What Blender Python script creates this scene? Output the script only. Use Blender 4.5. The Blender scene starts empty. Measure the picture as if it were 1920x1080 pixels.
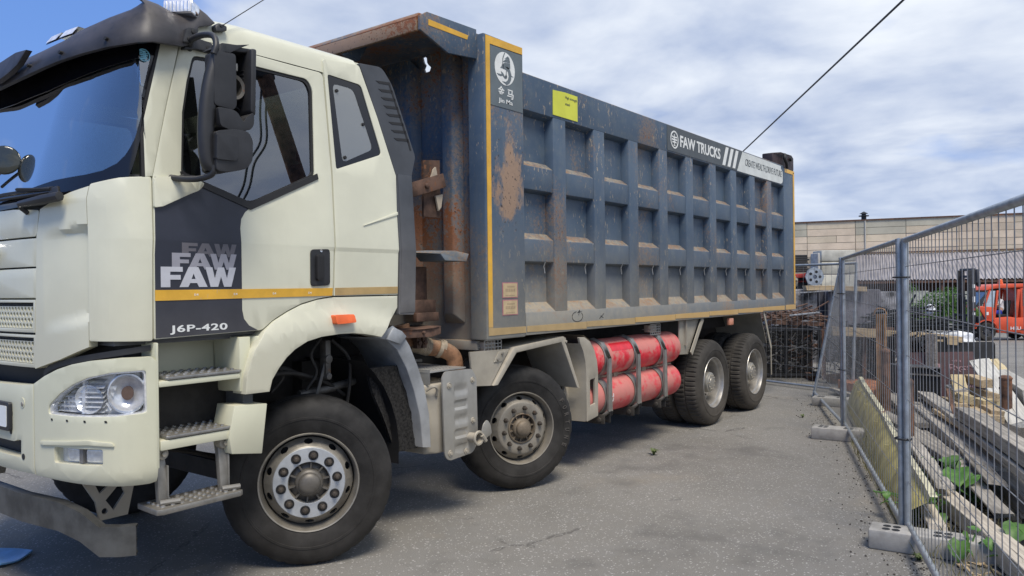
import bpy, bmesh, math, random
from mathutils import Vector, Matrix, Euler, noise as mnoise
R = math.radians
random.seed(7)
C = bpy.context.scene.collection
SC = bpy.context.scene

# ------------------------------------------------------------------ camera
cam = bpy.data.cameras.new('camera'); camo = bpy.data.objects.new('camera', cam); C.objects.link(camo)
_r = Vector((0.60589, -0.79545, -0.0122)); _u = Vector((0.00835, -0.00898, 0.99992)); _f = Vector((0.7955, 0.60595, -0.00121))
camo.matrix_world = Matrix(((_r.x, _u.x, -_f.x, -2.9918), (_r.y, _u.y, -_f.y, -3.8477), (_r.z, _u.z, -_f.z, 1.6874), (0, 0, 0, 1)))
cam.sensor_width = 36; cam.lens = 1452.4 / 1920 * 36; cam.clip_start = 0.05; cam.clip_end = 3000
SC.camera = camo

# ------------------------------------------------------------------ sky, sun, exposure
SUN_DIR = Vector((-0.30, -0.42, 0.86)).normalized()
w = bpy.data.worlds.new('World'); SC.world = w; w.use_nodes = True
nt = w.node_tree; nt.nodes.clear()
def wn(t, **k):
    n = nt.nodes.new(t)
    for a, b in k.items(): setattr(n, a, b)
    return n
def wmath(op, a, b=None, c=None, clamp=False):
    n = wn('ShaderNodeMath', operation=op, use_clamp=clamp)
    for i, v in enumerate((a, b, c)):
        if v is None: continue
        if isinstance(v, (int, float)): n.inputs[i].default_value = v
        else: nt.links.new(v, n.inputs[i])
    return n.outputs[0]
def wmix(f, a, b):
    n = wn('ShaderNodeMix', data_type='RGBA')
    for s, v in ((n.inputs[0], f), (n.inputs[6], a), (n.inputs[7], b)):
        if isinstance(v, tuple): s.default_value = (*v, 1)
        elif isinstance(v, (int, float)): s.default_value = v
        else: nt.links.new(v, s)
    return n.outputs[2]
def wramp(f, stops):
    n = wn('ShaderNodeValToRGB'); e = n.color_ramp.elements
    while len(e) < len(stops): e.new(0.5)
    for q, (p, c) in zip(e, stops): q.position = p; q.color = (c, c, c, 1)
    nt.links.new(f, n.inputs[0]); return n.outputs[0]
tc = wn('ShaderNodeTexCoord'); sep = wn('ShaderNodeSeparateXYZ'); nt.links.new(tc.outputs['Generated'], sep.inputs[0])
zz = wmath('MAXIMUM', sep.outputs[2], 0.0)
den = wmath('ADD', zz, 0.16)
px = wmath('DIVIDE', sep.outputs[0], den); py = wmath('DIVIDE', sep.outputs[1], den)
cmb = wn('ShaderNodeCombineXYZ'); nt.links.new(px, cmb.inputs[0]); nt.links.new(py, cmb.inputs[1])
def wnoise(scale, detail, rough, off, stretch=(1, 1, 1), dist=0.0):
    mp = wn('ShaderNodeMapping'); mp.inputs[1].default_value = off; mp.inputs[3].default_value = stretch
    nt.links.new(cmb.outputs[0], mp.inputs[0])
    n = wn('ShaderNodeTexNoise'); n.inputs['Scale'].default_value = scale; n.inputs['Detail'].default_value = detail
    n.inputs['Roughness'].default_value = rough; n.inputs['Distortion'].default_value = dist
    nt.links.new(mp.outputs[0], n.inputs['Vector']); return n.outputs[0]
sky = wn('ShaderNodeTexSky', sky_type='NISHITA', sun_disc=False, sun_elevation=math.asin(SUN_DIR.z), sun_rotation=math.atan2(SUN_DIR.x, SUN_DIR.y))
sky.air_density = 1.0; sky.dust_density = 0.4; sky.ozone_density = 2.0
# cloud cover thins towards -x +y, thick everywhere else
lean = wmath('ADD', wmath('MULTIPLY', sep.outputs[0], 0.78), wmath('MULTIPLY', sep.outputs[1], -0.52))
cov = wmath('MULTIPLY', wramp(wmath('MULTIPLY_ADD', lean, 0.5, 0.5), [(0.43, 0.0), (0.56, 1.0)]), 0.27)
big = wnoise(0.75, 6, 0.5, (3.1, 1.7, 0), (1, 1, 1), 0.2)
fine = wnoise(2.4, 7, 0.5, (7.3, 2.2, 0), (1, 1, 1), 0.25)
den2 = wmath('ADD', wmath('ADD', wmath('MULTIPLY', big, 0.66), wmath('MULTIPLY', fine, 0.34)), cov)
mask = wramp(den2, [(0.545, 0.0), (0.70, 1.0)])
shade = wmath('ADD', wmath('MULTIPLY', wnoise(1.5, 6, 0.52, (1.2, 9.4, 0), (1, 1, 1), 0.3), 0.78), wmath('MULTIPLY', wnoise(4.5, 6, 0.5, (4.4, 0.3, 0), (1, 1, 1), 0.2), 0.22))
cl = wmix(wramp(shade, [(0.39, 0.0), (0.66, 1.0)]), (3.0, 3.7, 5.3), (6.6, 7.0, 7.6))
blue = wmix(0.7, sky.outputs[0], (1.0, 2.3, 6.2))
skyc = wmix(mask, blue, cl)
hz = wramp(sep.outputs[2], [(0.0, 1.0), (0.16, 0.0)])
skyc = wmix(wmath('MULTIPLY', hz, 0.45), skyc, (4.7, 5.5, 6.9))
bg = wn('ShaderNodeBackground'); bg.inputs[1].default_value = 0.10
nt.links.new(skyc, bg.inputs[0])
wo = wn('ShaderNodeOutputWorld'); nt.links.new(bg.outputs[0], wo.inputs[0])

sun = bpy.data.lights.new('sun', 'SUN'); sun.energy = 2.7; sun.angle = R(22); sun.color = (1.0, 0.92, 0.80)
suno = bpy.data.objects.new('sun', sun); C.objects.link(suno)
suno.rotation_euler = (-SUN_DIR).to_track_quat('-Z', 'Y').to_euler()
SC.view_settings.view_transform = 'Standard'; SC.view_settings.look = 'None'
SC.view_settings.exposure = 0.45; SC.view_settings.gamma = 1; SC.view_settings.use_curve_mapping = False
SC.render.engine = 'CYCLES'; SC.cycles.max_bounces = 8; SC.cycles.transparent_max_bounces = 24; SC.cycles.denoising_prefilter = 'NONE'

# ------------------------------------------------------------------ helpers: objects
WM = {}
def W(o): return WM.get(o.name, Matrix.Identity(4))
def link(o, parent, M):
    C.objects.link(o); WM[o.name] = M.copy()
    if parent is not None: o.parent = parent; o.matrix_basis = W(parent).inverted() @ M
    else: o.matrix_basis = M
    return o
def tag(o, label=None, cat=None, group=None, kind=None):
    if label: o['label'] = label
    if cat: o['category'] = cat
    if group: o['group'] = group
    if kind: o['kind'] = kind
    return o
def thing(name, label, cat, loc, group=None, rotz=0):
    o = bpy.data.objects.new(name, None); o.empty_display_size = 0.2
    link(o, None, Matrix.Translation(loc) @ Matrix.Rotation(rotz, 4, 'Z'))
    return tag(o, label, cat, group)

class MB:
    def __init__(s): s.v = []; s.f = []
    def add(s, vs, fs):
        n = len(s.v); s.v += [tuple(v) for v in vs]; s.f += [tuple(i + n for i in f) for f in fs]; return s
    def box(s, x0, x1, y0, y1, z0, z1, M=None):
        vs = [Vector(q) for q in ((x0,y0,z0),(x1,y0,z0),(x1,y1,z0),(x0,y1,z0),(x0,y0,z1),(x1,y0,z1),(x1,y1,z1),(x0,y1,z1))]
        if M is not None: vs = [M @ q for q in vs]
        return s.add(vs, [(0,3,2,1),(4,5,6,7),(0,1,5,4),(1,2,6,5),(2,3,7,6),(3,0,4,7)])
    def beam(s, a, b, wd, th, up=(0, 0, 1)):
        a = Vector(a); b = Vector(b); d = (b - a).normalized(); sd = d.cross(Vector(up)).normalized(); u = sd.cross(d)
        vs = [p + sd * (i * wd / 2) + u * (j * th / 2) for p in (a, b) for i, j in ((-1,-1),(1,-1),(1,1),(-1,1))]
        return s.add(vs, [(0,1,2,3),(7,6,5,4),(0,4,5,1),(1,5,6,2),(2,6,7,3),(3,7,4,0)])
    def prism(s, poly, vec):
        n = len(poly); vec = Vector(vec); a = [Vector(p) for p in poly]
        return s.add(a + [p + vec for p in a], [tuple(range(n))[::-1], tuple(range(n, 2 * n))] + [(i, (i+1) % n, n + (i+1) % n, n + i) for i in range(n)])
    def tube(s, path, r, n=8, cap=True, closed=False):
        path = [Vector(p) for p in path]; m = len(path); rs = r if isinstance(r, (list, tuple)) else [r] * m
        base = len(s.v); ref = None
        for i, p in enumerate(path):
            if closed: d = path[(i+1) % m] - path[i-1]
            else: d = path[min(i+1, m-1)] - path[max(i-1, 0)]
            d = d.normalized() if d.length > 1e-9 else Vector((0, 0, 1))
            if ref is None: ref = Vector((0,0,1)) if abs(d.z) < .9 else Vector((1,0,0))
            a = (ref - d * ref.dot(d)).normalized(); ref = a; b = d.cross(a)
            for k in range(n):
                t = 2 * math.pi * k / n
                s.v.append(tuple(p + (a * math.cos(t) + b * math.sin(t)) * rs[i]))
        for i in range(m if closed else m - 1):
            j = (i + 1) % m
            for k in range(n):
                s.f.append((base + i*n + k, base + i*n + (k+1) % n, base + j*n + (k+1) % n, base + j*n + k))
        if cap and not closed:
            s.f.append(tuple(base + k for k in range(n))[::-1]); s.f.append(tuple(base + (m-1)*n + k for k in range(n)))
        return s
    def lathe(s, prof, c, axis='y', n=32, rf=None, close=False):
        c = Vector(c); base = len(s.v); m = len(prof)
        for k in range(n):
            t = 2 * math.pi * k / n
            for i, (r, h) in enumerate(prof):
                if rf: r = rf(k, i, r)
                if axis == 'y': q = (r * math.cos(t), h, r * math.sin(t))
                elif axis == 'x': q = (h, r * math.cos(t), r * math.sin(t))
                else: q = (r * math.cos(t), r * math.sin(t), h)
                s.v.append(tuple(c + Vector(q)))
        for k in range(n):
            k2 = (k + 1) % n
            for i in range(m if close else m - 1):
                j = (i + 1) % m
                s.f.append((base + k*m + i, base + k*m + j, base + k2*m + j, base + k2*m + i))
        return s
    def grid(s, rows):
        base = len(s.v); m = len(rows[0])
        for r_ in rows: s.v += [tuple(p) for p in r_]
        for i in range(len(rows) - 1):
            for j in range(m - 1): s.f.append((base + i*m + j, base + i*m + j + 1, base + (i+1)*m + j + 1, base + (i+1)*m + j))
        return s
    def xf(s, M): s.v = [tuple(M @ Vector(v)) for v in s.v]; return s

def to_bm(mb):
    bm = bmesh.new(); vs = [bm.verts.new(v) for v in mb.v]
    for f in mb.f:
        try: bm.faces.new([vs[i] for i in f])
        except ValueError: pass
    return bm
def do_bevel(bm, width, seg=2, ang=32):
    bmesh.ops.remove_doubles(bm, verts=bm.verts, dist=1e-5)
    bmesh.ops.recalc_face_normals(bm, faces=bm.faces)
    es = [e for e in bm.edges if len(e.link_faces) == 2 and e.calc_face_angle(0) > R(ang)]
    if es: bmesh.ops.bevel(bm, geom=es, offset=width, offset_type='OFFSET', segments=seg, profile=0.5, affect='EDGES', clamp_overlap=True)
def mesh_from(bm, name, mat, smooth=40, recalc=True):
    if recalc: bmesh.ops.recalc_face_normals(bm, faces=bm.faces)
    me = bpy.data.meshes.new(name); bm.to_mesh(me); bm.free()
    if mat: me.materials.append(mat)
    if smooth:
        me.polygons.foreach_set('use_smooth', [True] * len(me.polygons)); me.set_sharp_from_angle(angle=R(smooth))
    return me
def obj(name, g, mat, parent=None, bevel=0, seg=2, smooth=40, recalc=True, origin=None, kind=None, label=None):
    """links g (MB or bmesh, world coordinates) as one mesh object whose origin is at its own centre"""
    bm = to_bm(g) if isinstance(g, MB) else g
    if bevel: do_bevel(bm, bevel, seg)
    if origin is None:
        lo = [min(v.co[i] for v in bm.verts) for i in range(3)]; hi = [max(v.co[i] for v in bm.verts) for i in range(3)]
        origin = Vector([(a + b) / 2 for a, b in zip(lo, hi)]); 
        if parent is None: origin.z = lo[2]
    origin = Vector(origin)
    for v in bm.verts: v.co -= origin
    me = mesh_from(bm, name, mat, smooth, recalc)
    o = bpy.data.objects.new(name, me); link(o, parent, Matrix.Translation(origin))
    if kind: o['kind'] = kind
    if label: o['label'] = label
    return o
def stuff(o): o['kind'] = 'stuff'; return o
def inst(name, me, parent, M):
    return link(bpy.data.objects.new(name, me), parent, M)
def kids(o): return [c for c in bpy.data.objects if c.parent == o]
def copy_tree(o, M, parent=None):
    """copies a thing or part with everything under it; M is the new world matrix of the copy"""
    ch = list(o.children); old = W(o)
    c = o.copy(); C.objects.link(c); WM[c.name] = M.copy()
    if parent is not None: c.parent = parent; c.matrix_parent_inverse = Matrix.Identity(4); c.matrix_basis = W(parent).inverted() @ M
    else: c.matrix_basis = M
    for k in ch: copy_tree(k, M @ old.inverted() @ W(k), c)
    return c

# ------------------------------------------------------------------ helpers: flat pieces laid on a surface
def flat2d(outer, holes=(), step=0.08, us=(), vs=()):
    bm = bmesh.new(); edges = []
    for loop in [outer, *holes]:
        q = [bm.verts.new((p[0], p[1], 0)) for p in loop]
        edges += [bm.edges.new((q[i], q[(i+1) % len(q)])) for i in range(len(q))]
    bmesh.ops.triangle_fill(bm, use_beauty=True, use_dissolve=False, edges=edges)
    xs = [p[0] for p in outer]; ys = [p[1] for p in outer]
    def cut(co, no): bmesh.ops.bisect_plane(bm, geom=bm.verts[:] + bm.edges[:] + bm.faces[:], dist=1e-6, plane_co=co, plane_no=no)
    if step:
        k = math.floor(min(xs) / step) + 1
        while k * step < max(xs): cut((k * step, 0, 0), (1, 0, 0)); k += 1
        k = math.floor(min(ys) / (step * 2)) + 1
        while k * step * 2 < max(ys): cut((0, k * step * 2, 0), (0, 1, 0)); k += 1
    for v in (1.925, 1.945, 1.95, 2.15):          # the cab skin bends at these heights, so every sheet laid on it is cut there
        if min(ys) < v < max(ys): cut((0, v, 0), (0, 1, 0))
    for u in us: cut((u, 0, 0), (1, 0, 0))
    for v in vs: cut((0, v, 0), (0, 1, 0))
    return bm
def thicken(bm, f, w0, w1, bevel=0, seg=2):
    """2-D sheet -> solid: outer face at offset w0, inner face at w1 of the mapping f(u, v, w)"""
    out = bmesh.new(); a = {}; b = {}
    for v in bm.verts:
        a[v] = out.verts.new(f(v.co.x, v.co.y, w0)); b[v] = out.verts.new(f(v.co.x, v.co.y, w1))
    rim = []
    for fc in bm.faces:
        out.faces.new([a[v] for v in fc.verts]); out.faces.new([b[v] for v in reversed(fc.verts)])
    for e in bm.edges:
        if len(e.link_faces) == 1:
            p, q = e.verts; out.faces.new((a[p], a[q], b[q], b[p])); rim.append((a[p], a[q]))
    bmesh.ops.recalc_face_normals(out, faces=out.faces)
    if bevel:
        es = [out.edges.get(pq) for pq in rim]
        bmesh.ops.bevel(out, geom=[e for e in es if e], offset=bevel, offset_type='OFFSET', segments=seg, profile=0.5, affect='EDGES', clamp_overlap=True)
    bm.free(); return out
def rnd(poly, r, n=4):
    """rounds the corners of a 2-D polygon; r may be a list"""
    out = []; m = len(poly)
    for i in range(m):
        rr = r[i] if isinstance(r, (list, tuple)) else r
        p = Vector(poly[i][:2]); a = Vector(poly[i-1][:2]); b = Vector(poly[(i+1) % m][:2])
        if rr <= 0: out.append(tuple(p)); continue
        da = (a - p); db = (b - p); d = min(rr, da.length * .45, db.length * .45)
        s = p + da.normalized() * d; e = p + db.normalized() * d
        for k in range(n + 1):
            t = k / n; out.append(tuple(s * (1-t)**2 + p * 2*t*(1-t) + e * t*t))
    return out
def ellipse(c, a, b, n=24, t0=0): return [(c[0] + a * math.cos(t0 + 2*math.pi*k/n), c[1] + b * math.sin(t0 + 2*math.pi*k/n)) for k in range(n)]
def text_mesh(body, wd, ht, f, w0=0.003, w1=0.0, bold=0.0, spacing=1.0):
    cu = bpy.data.curves.new('lettering', 'FONT'); cu.body = body; cu.size = 1; cu.offset = bold; cu.space_character = spacing; cu.resolution_u = 4
    to = bpy.data.objects.new('lettering', cu); C.objects.link(to)
    dg = bpy.context.evaluated_depsgraph_get(); me = bpy.data.meshes.new_from_object(to.evaluated_get(dg))
    bpy.data.objects.remove(to); bpy.data.curves.remove(cu)
    bm = bmesh.new(); bm.from_mesh(me); bpy.data.meshes.remove(me)
    xs = [v.co.x for v in bm.verts]; ys = [v.co.y for v in bm.verts]
    x0, x1, y0, y1 = min(xs), max(xs), min(ys), max(ys)
    bmesh.ops.remove_doubles(bm, verts=bm.verts, dist=1e-5)
    for v in bm.verts: v.co.x = (v.co.x - x0) / (x1 - x0) * wd; v.co.y = (v.co.y - y0) / (y1 - y0) * ht
    return thicken(bm, f, w0, w1)
def catmull(P, n=8):
    P = [Vector(q) for q in P]; P = [2*P[0]-P[1]] + P + [2*P[-1]-P[-2]]; out = []
    for i in range(1, len(P) - 2):
        a, b, c, e = P[i-1:i+3]
        for k in range(n):
            t = k / n; out.append(.5*((2*b)+(c-a)*t+(2*a-5*b+4*c-e)*t*t+(3*b-a-3*c+e)*t**3))
    out.append(P[-2]); return out

# ------------------------------------------------------------------ helpers: materials
class NT:
    def __init__(s, name):
        s.m = bpy.data.materials.new(name); s.m.use_nodes = True; s.t = s.m.node_tree; s.t.nodes.clear()
        s.out = s.t.nodes.new('ShaderNodeOutputMaterial'); s.geo = s.t.nodes.new('ShaderNodeNewGeometry'); s.pos = s.geo.outputs['Position']
    def n(s, t, **k):
        q = s.t.nodes.new(t)
        for a, b in k.items(): setattr(q, a, b)
        return q
    def put(s, sock, v):
        if v is None: return
        if isinstance(v, tuple): sock.default_value = (*v, 1) if len(v) == 3 and sock.type == 'RGBA' else v
        elif isinstance(v, (int, float)): sock.default_value = v
        else: s.t.links.new(v, sock)
    def math(s, op, a, b=None, c=None, clamp=False):
        q = s.n('ShaderNodeMath', operation=op, use_clamp=clamp)
        for i, v in enumerate((a, b, c)): s.put(q.inputs[i], v)
        return q.outputs[0]
    def mapv(s, scale=(1,1,1), off=(0,0,0), vec=None):
        q = s.n('ShaderNodeMapping'); q.inputs[3].default_value = scale; q.inputs[1].default_value = off; s.put(q.inputs[0], vec or s.pos); return q.outputs[0]
    def noise(s, scale, detail=4, rough=.55, vec=None, dist=0):
        q = s.n('ShaderNodeTexNoise'); q.inputs['Scale'].default_value = scale; q.inputs['Detail'].default_value = detail; q.inputs['Roughness'].default_value = rough; q.inputs['Distortion'].default_value = dist
        s.put(q.inputs['Vector'], vec or s.pos); return q.outputs[0]
    def voro(s, scale, vec=None, feature='F1', out='Distance'):
        q = s.n('ShaderNodeTexVoronoi', feature=feature); q.inputs['Scale'].default_value = scale; s.put(q.inputs['Vector'], vec or s.pos); return q.outputs[out]
    def ramp(s, f, stops):
        q = s.n('ShaderNodeValToRGB'); e = q.color_ramp.elements
        while len(e) < len(stops): e.new(.5)
        for el, (p, c) in zip(e, stops): el.position = p; el.color = (c, c, c, 1) if isinstance(c, (int, float)) else (*c, 1)
        s.put(q.inputs[0], f); return q.outputs[0]
    def step(s, f, a, b): 
        q = s.n('ShaderNodeMapRange', interpolation_type='SMOOTHSTEP'); s.put(q.inputs[0], f); q.inputs[1].default_value = a; q.inputs[2].default_value = b; return q.outputs[0]
    def mix(s, f, a, b, blend='MIX'):
        q = s.n('ShaderNodeMix', data_type='RGBA', blend_type=blend); s.put(q.inputs[0], f); s.put(q.inputs[6], a); s.put(q.inputs[7], b); return q.outputs[2]
    def z(s): 
        q = s.n('ShaderNodeSeparateXYZ'); s.put(q.inputs[0], s.pos); return q.outputs[2]
    def xyz(s):
        q = s.n('ShaderNodeSeparateXYZ'); s.put(q.inputs[0], s.pos); return q.outputs
    def up(s):
        q = s.n('ShaderNodeSeparateXYZ'); s.put(q.inputs[0], s.geo.outputs['Normal']); return q.outputs[2]
    def bump(s, h, strength=.3, dist=.01):
        q = s.n('ShaderNodeBump'); q.inputs['Strength'].default_value = strength; q.inputs['Distance'].default_value = dist; s.put(q.inputs['Height'], h); return q.outputs[0]
    def bsdf(s, color, rough=.5, metal=0., normal=None, coat=0., spec=.5, emis=None):
        q = s.n('ShaderNodeBsdfPrincipled'); s.put(q.inputs['Base Color'], color); s.put(q.inputs['Roughness'], rough); s.put(q.inputs['Metallic'], metal)
        q.inputs['Specular IOR Level'].default_value = spec; q.inputs['Coat Weight'].default_value = coat; q.inputs['Coat Roughness'].default_value = .08
        if normal is not None: s.put(q.inputs['Normal'], normal)
        s.t.links.new(q.outputs[0], s.out.inputs[0]); return s.m
def rnd_obj(s):
    return s.n('ShaderNodeObjectInfo').outputs['Random']

DUST = (.27, .235, .175)
RUST = (.17, .072, .032)
def weathered(name, base, rough=.5, metal=0., var=.12, scale=6., dust=0., zd=(0., 1.), updust=0., dustc=DUST, rust=0., rustc=RUST, streak=0., bump=0., bscale=60., coat=0., spec=.5, chips=0.):
    """painted or bare surface with tone variation, road dust that thins with height, dust lying on top faces, rust spots and run-down streaks"""
    s = NT(name); n1 = s.noise(scale, 5, .6); n2 = s.noise(scale * 5, 4, .6)
    dk = tuple(c * (1 - var * 1.6) for c in base); lt = tuple(min(1, c * (1 + var)) for c in base)
    col = s.mix(s.step(n1, .3, .7), dk, lt)
    if streak:
        st = s.noise(1.0, 6, .65, s.mapv((9, 9, .55)))
        col = s.mix(s.math('MULTIPLY', s.step(st, .5, .75), streak), col, tuple(c * .6 + d * .25 for c, d in zip(base, DUST)))
    rr = rough
    if rust:
        rn = s.math('ADD', s.math('MULTIPLY', s.noise(1.6, 3, .6, s.mapv(off=(3.3, 0, 1))), .62), s.math('MULTIPLY', s.noise(26, 5, .7), .38))
        t = .66 - .2 * rust
        rf = s.step(rn, t, t + .05)
        rc = s.mix(s.noise(40, 4, .7), tuple(c * .55 for c in rustc), tuple(c * 1.7 for c in rustc))
        col = s.mix(rf, col, rc)
    if chips:
        cv = s.math('MULTIPLY', s.step(s.noise(55, 2, .5, s.mapv((1, 1, .45))), .66, .69), s.step(s.noise(2.2, 3, .6, s.mapv(off=(8, 2, 5))), .42, .6))
        col = s.mix(s.math('MULTIPLY', cv, chips), col, (.42, .38, .31))
    if dust:
        f = s.math('SUBTRACT', 1., s.step(s.z(), zd[0], zd[1])); f = s.math('MULTIPLY', f, dust)
        f = s.math('MULTIPLY', f, s.math('MULTIPLY_ADD', n1, .8, .62), None, True)
        f = s.math('MULTIPLY', f, s.math('MULTIPLY_ADD', n2, .5, .75), None, True)
        col = s.mix(f, col, dustc)
    if updust:
        uf = s.math('MULTIPLY', s.step(s.up(), .25, .8), s.math('MULTIPLY', s.step(n2, .2, .55), updust), None, True)
        col = s.mix(uf, col, tuple(c * 1.15 for c in dustc))
    nm = s.bump(s.noise(bscale, 4, .6), bump, .004) if bump else None
    return s.bsdf(col, rr, metal, nm, coat, spec)
def simple(name, c, rough=.5, metal=0., var=.08, spec=.5, bump=0): return weathered(name, c, rough, metal, var, 12, bump=bump, spec=spec)
def glass(name, tint, rough=0., boost=1.0, ior=1.55, milk=None):
    s = NT(name); fr = s.n('ShaderNodeFresnel'); fr.inputs[0].default_value = ior
    f = s.math('MULTIPLY', fr.outputs[0], boost, None, True)
    f = s.math('MULTIPLY', f, s.math('SUBTRACT', 1., s.geo.outputs['Backfacing']))   # the inner face of the pane only transmits
    tr = s.n('ShaderNodeBsdfTransparent'); tr.inputs[0].default_value = (*tint, 1); gl = s.n('ShaderNodeBsdfGlossy'); gl.inputs['Roughness'].default_value = rough
    base = tr.outputs[0]
    if milk:
        df = s.n('ShaderNodeBsdfDiffuse'); df.inputs[0].default_value = (*milk[0], 1); mm = s.n('ShaderNodeMixShader'); mm.inputs[0].default_value = milk[1]
        s.put(mm.inputs[1], base); s.put(mm.inputs[2], df.outputs[0]); base = mm.outputs[0]
    mx = s.n('ShaderNodeMixShader'); s.put(mx.inputs[0], f); s.put(mx.inputs[1], base); s.put(mx.inputs[2], gl.outputs[0]); s.t.links.new(mx.outputs[0], s.out.inputs[0]); return s.m

M = {}
M['cream'] = weathered('cream_paint', (.625, .625, .495), .32, var=.04, scale=2, dust=.6, zd=(.5, 1.95), streak=.16, coat=.35, dustc=(.42, .37, .27))
M['cream_low'] = weathered('cream_plastic', (.615, .615, .465), .42, var=.035, scale=3, dust=.45, zd=(.3, 1.3), updust=.35, streak=.06, dustc=(.42, .37, .27))
M['visor'] = weathered('faded_black_plastic', (.034, .0325, .036), .5, var=.3, scale=5, updust=.3, dustc=(.12, .10, .09), streak=.1, bump=.05)
M['plastic'] = weathered('black_plastic', (.022, .023, .026), .48, var=.15, scale=8, updust=.25, dustc=(.10, .095, .09), bump=.06, bscale=220)
M['fairing'] = weathered('dark_grey_plastic', (.05, .056, .066), .5, var=.1, dust=.62, zd=(1.3, 2.4), dustc=(.20, .19, .18))
M['decal'] = weathered('navy_decal', (.020, .023, .036), .38, var=.1, dust=.35, zd=(1.2, 1.9), dustc=(.16, .15, .14))
M['lettera'] = simple('silver_letter', (.50, .51, .55), .4, var=.04)
M['letterb'] = simple('grey_letter', (.29, .29, .33), .4, var=.04)
M['letterc'] = simple('dark_grey_letter', (.115, .11, .125), .4, var=.04)
M['white'] = simple('white_print', (.72, .74, .72), .5, var=.05)
M['tape'] = weathered('yellow_reflective_tape', (.70, .39, .035), .38, var=.1, dust=.85, zd=(1.15, 1.75), dustc=(.42, .31, .17), chips=.25)
M['tapedust'] = weathered('dusty_yellow_tape', (.42, .29, .12), .5, var=.1, dust=.3, zd=(1.3, 1.8), dustc=(.40, .31, .19))
M['rubber_seal'] = simple('rubber_seal', (.012, .012, .013), .6)
M['black'] = simple('black_paint', (.012, .012, .012), .6)
M['under'] = weathered('grimy_black_steel', (.022, .021, .02), .75, var=.3, scale=9, dust=.35, zd=(.2, 1.4), dustc=(.10, .085, .065), bump=.2)
M['tyre'] = weathered('tyre_rubber', (.021, .0203, .0195), .72, var=.42, scale=5, dust=.14, zd=(-.1, 1.2), dustc=(.10, .085, .065), bump=.15, bscale=90, spec=.35)
M['tyre_dusty'] = weathered('dusty_tyre_rubber', (.034, .032, .029), .8, var=.25, scale=7, dust=.38, zd=(-.1, 1.3), dustc=(.14, .12, .095), bump=.15, bscale=90, spec=.3)
M['rim'] = weathered('wheel_steel', (.30, .285, .25), .45, .35, var=.2, scale=9, dust=.55, zd=(-.1, 1.4), dustc=(.24, .21, .165), rust=.1, bump=.06)
M['rim_dusty'] = weathered('dusty_wheel_steel', (.25, .235, .205), .55, .2, var=.2, scale=9, dust=.7, zd=(-.1, 1.6), dustc=(.25, .22, .17), rust=.16, bump=.08)
M['rim_bright'] = weathered('bare_wheel_alloy', (.50, .49, .47), .38, .65, var=.2, scale=8, dust=.6, zd=(-.1, 1.5), dustc=(.30, .27, .22))
M['nutring'] = weathered('silver_nut_ring', (.46, .49, .52), .45, .3, var=.1, scale=10, dust=.3, zd=(0, 1), dustc=(.3, .27, .22), chips=.6)
M['nut'] = weathered('greasy_nut', (.09, .075, .06), .5, .5, var=.3, scale=30, rust=.3)
M['hub'] = weathered('hub_casting', (.12, .115, .105), .5, .4, var=.2, scale=12, dust=.4, zd=(0, 1.2), dustc=(.2, .17, .13), rust=.1)
M['hub_rusty'] = weathered('rusty_hub_casting', (.15, .115, .08), .65, .2, var=.3, scale=14, dust=.4, zd=(0, 1.2), rust=.5)
M['khaki'] = weathered('dust_caked_steel', (.33, .305, .25), .62, var=.12, scale=5, dust=.6, zd=(.2, 1.6), dustc=(.37, .33, .26), updust=.5, bump=.08)
M['silverbox'] = weathered('dusty_silver_sheet', (.44, .44, .42), .42, .45, var=.12, scale=5, dust=.6, zd=(.2, 1.5), dustc=(.30, .27, .21))
M['greyfender'] = weathered('grey_mudguard', (.30, .32, .34), .5, var=.18, scale=6, dust=.5, zd=(.2, 1.5), dustc=(.27, .25, .21), rust=.03)
M['redtank'] = weathered('red_tank_paint', (.78, .045, .075), .42, var=.1, scale=3, dust=.8, zd=(-.2, 2.0), dustc=(.62, .36, .30), updust=.85)
def tank_paint():
    s = NT('dusty_red_tank_paint'); n1 = s.noise(2.6, 5, .62); n2 = s.noise(16, 5, .65)
    col = s.mix(s.step(n2, .3, .7), (.60, .018, .035), (.74, .035, .06))
    d = s.math('MULTIPLY', s.step(s.math('ADD', n1, s.math('MULTIPLY', s.math('SUBTRACT', n2, .5), .35)), .44, .56), .62)
    d2 = s.math('MULTIPLY', s.math('SUBTRACT', 1., s.step(s.z(), .35, .95)), .30); d = s.math('MAXIMUM', d, d2)
    uf = s.math('MULTIPLY', s.step(s.up(), .35, .9), .7); d = s.math('MAXIMUM', d, s.math('MULTIPLY', uf, s.math('MULTIPLY_ADD', n2, 1., .4)))
    return s.bsdf(s.mix(d, col, (.46, .29, .235)), s.math('MULTIPLY_ADD', d, .4, .35), 0, None, 0, .45)
M['redtank'] = tank_paint()
M['strap'] = weathered('steel_strap', (.26, .265, .26), .5, .4, var=.2, scale=9, dust=.5, zd=(.3, 1.5), dustc=(.28, .25, .2))
M['rustpipe'] = weathered('rusty_pipe', (.24, .125, .065), .75, .1, var=.3, scale=14, rust=.45, bump=.3, bscale=80, updust=.3)
M['flexpipe'] = weathered('dusty_flex_pipe', (.36, .30, .22), .6, .3, var=.2, scale=20, rust=.2)
M['rustsheet'] = weathered('rusty_sheet', (.115, .066, .046), .75, .1, var=.35, scale=8, rust=.55, bump=.3)
M['orange'] = simple('orange_lens', (.75, .13, .03), .25)
M['chrome'] = simple('chrome', (.85, .86, .88), .12, 1., var=.03)
M['lampgrey'] = weathered('lamp_reflector', (.80, .81, .83), .28, .25, var=.15, scale=24)
M['lampchrome'] = weathered('lamp_chrome', (.86, .87, .88), .20, .5, var=.12, scale=30)
M['clear'] = glass('clear_lens', (.97, .98, .99), .02, 1.4)
M['side_glass'] = glass('side_window_glass', (.42, .46, .46), 0, 5.5)
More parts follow.
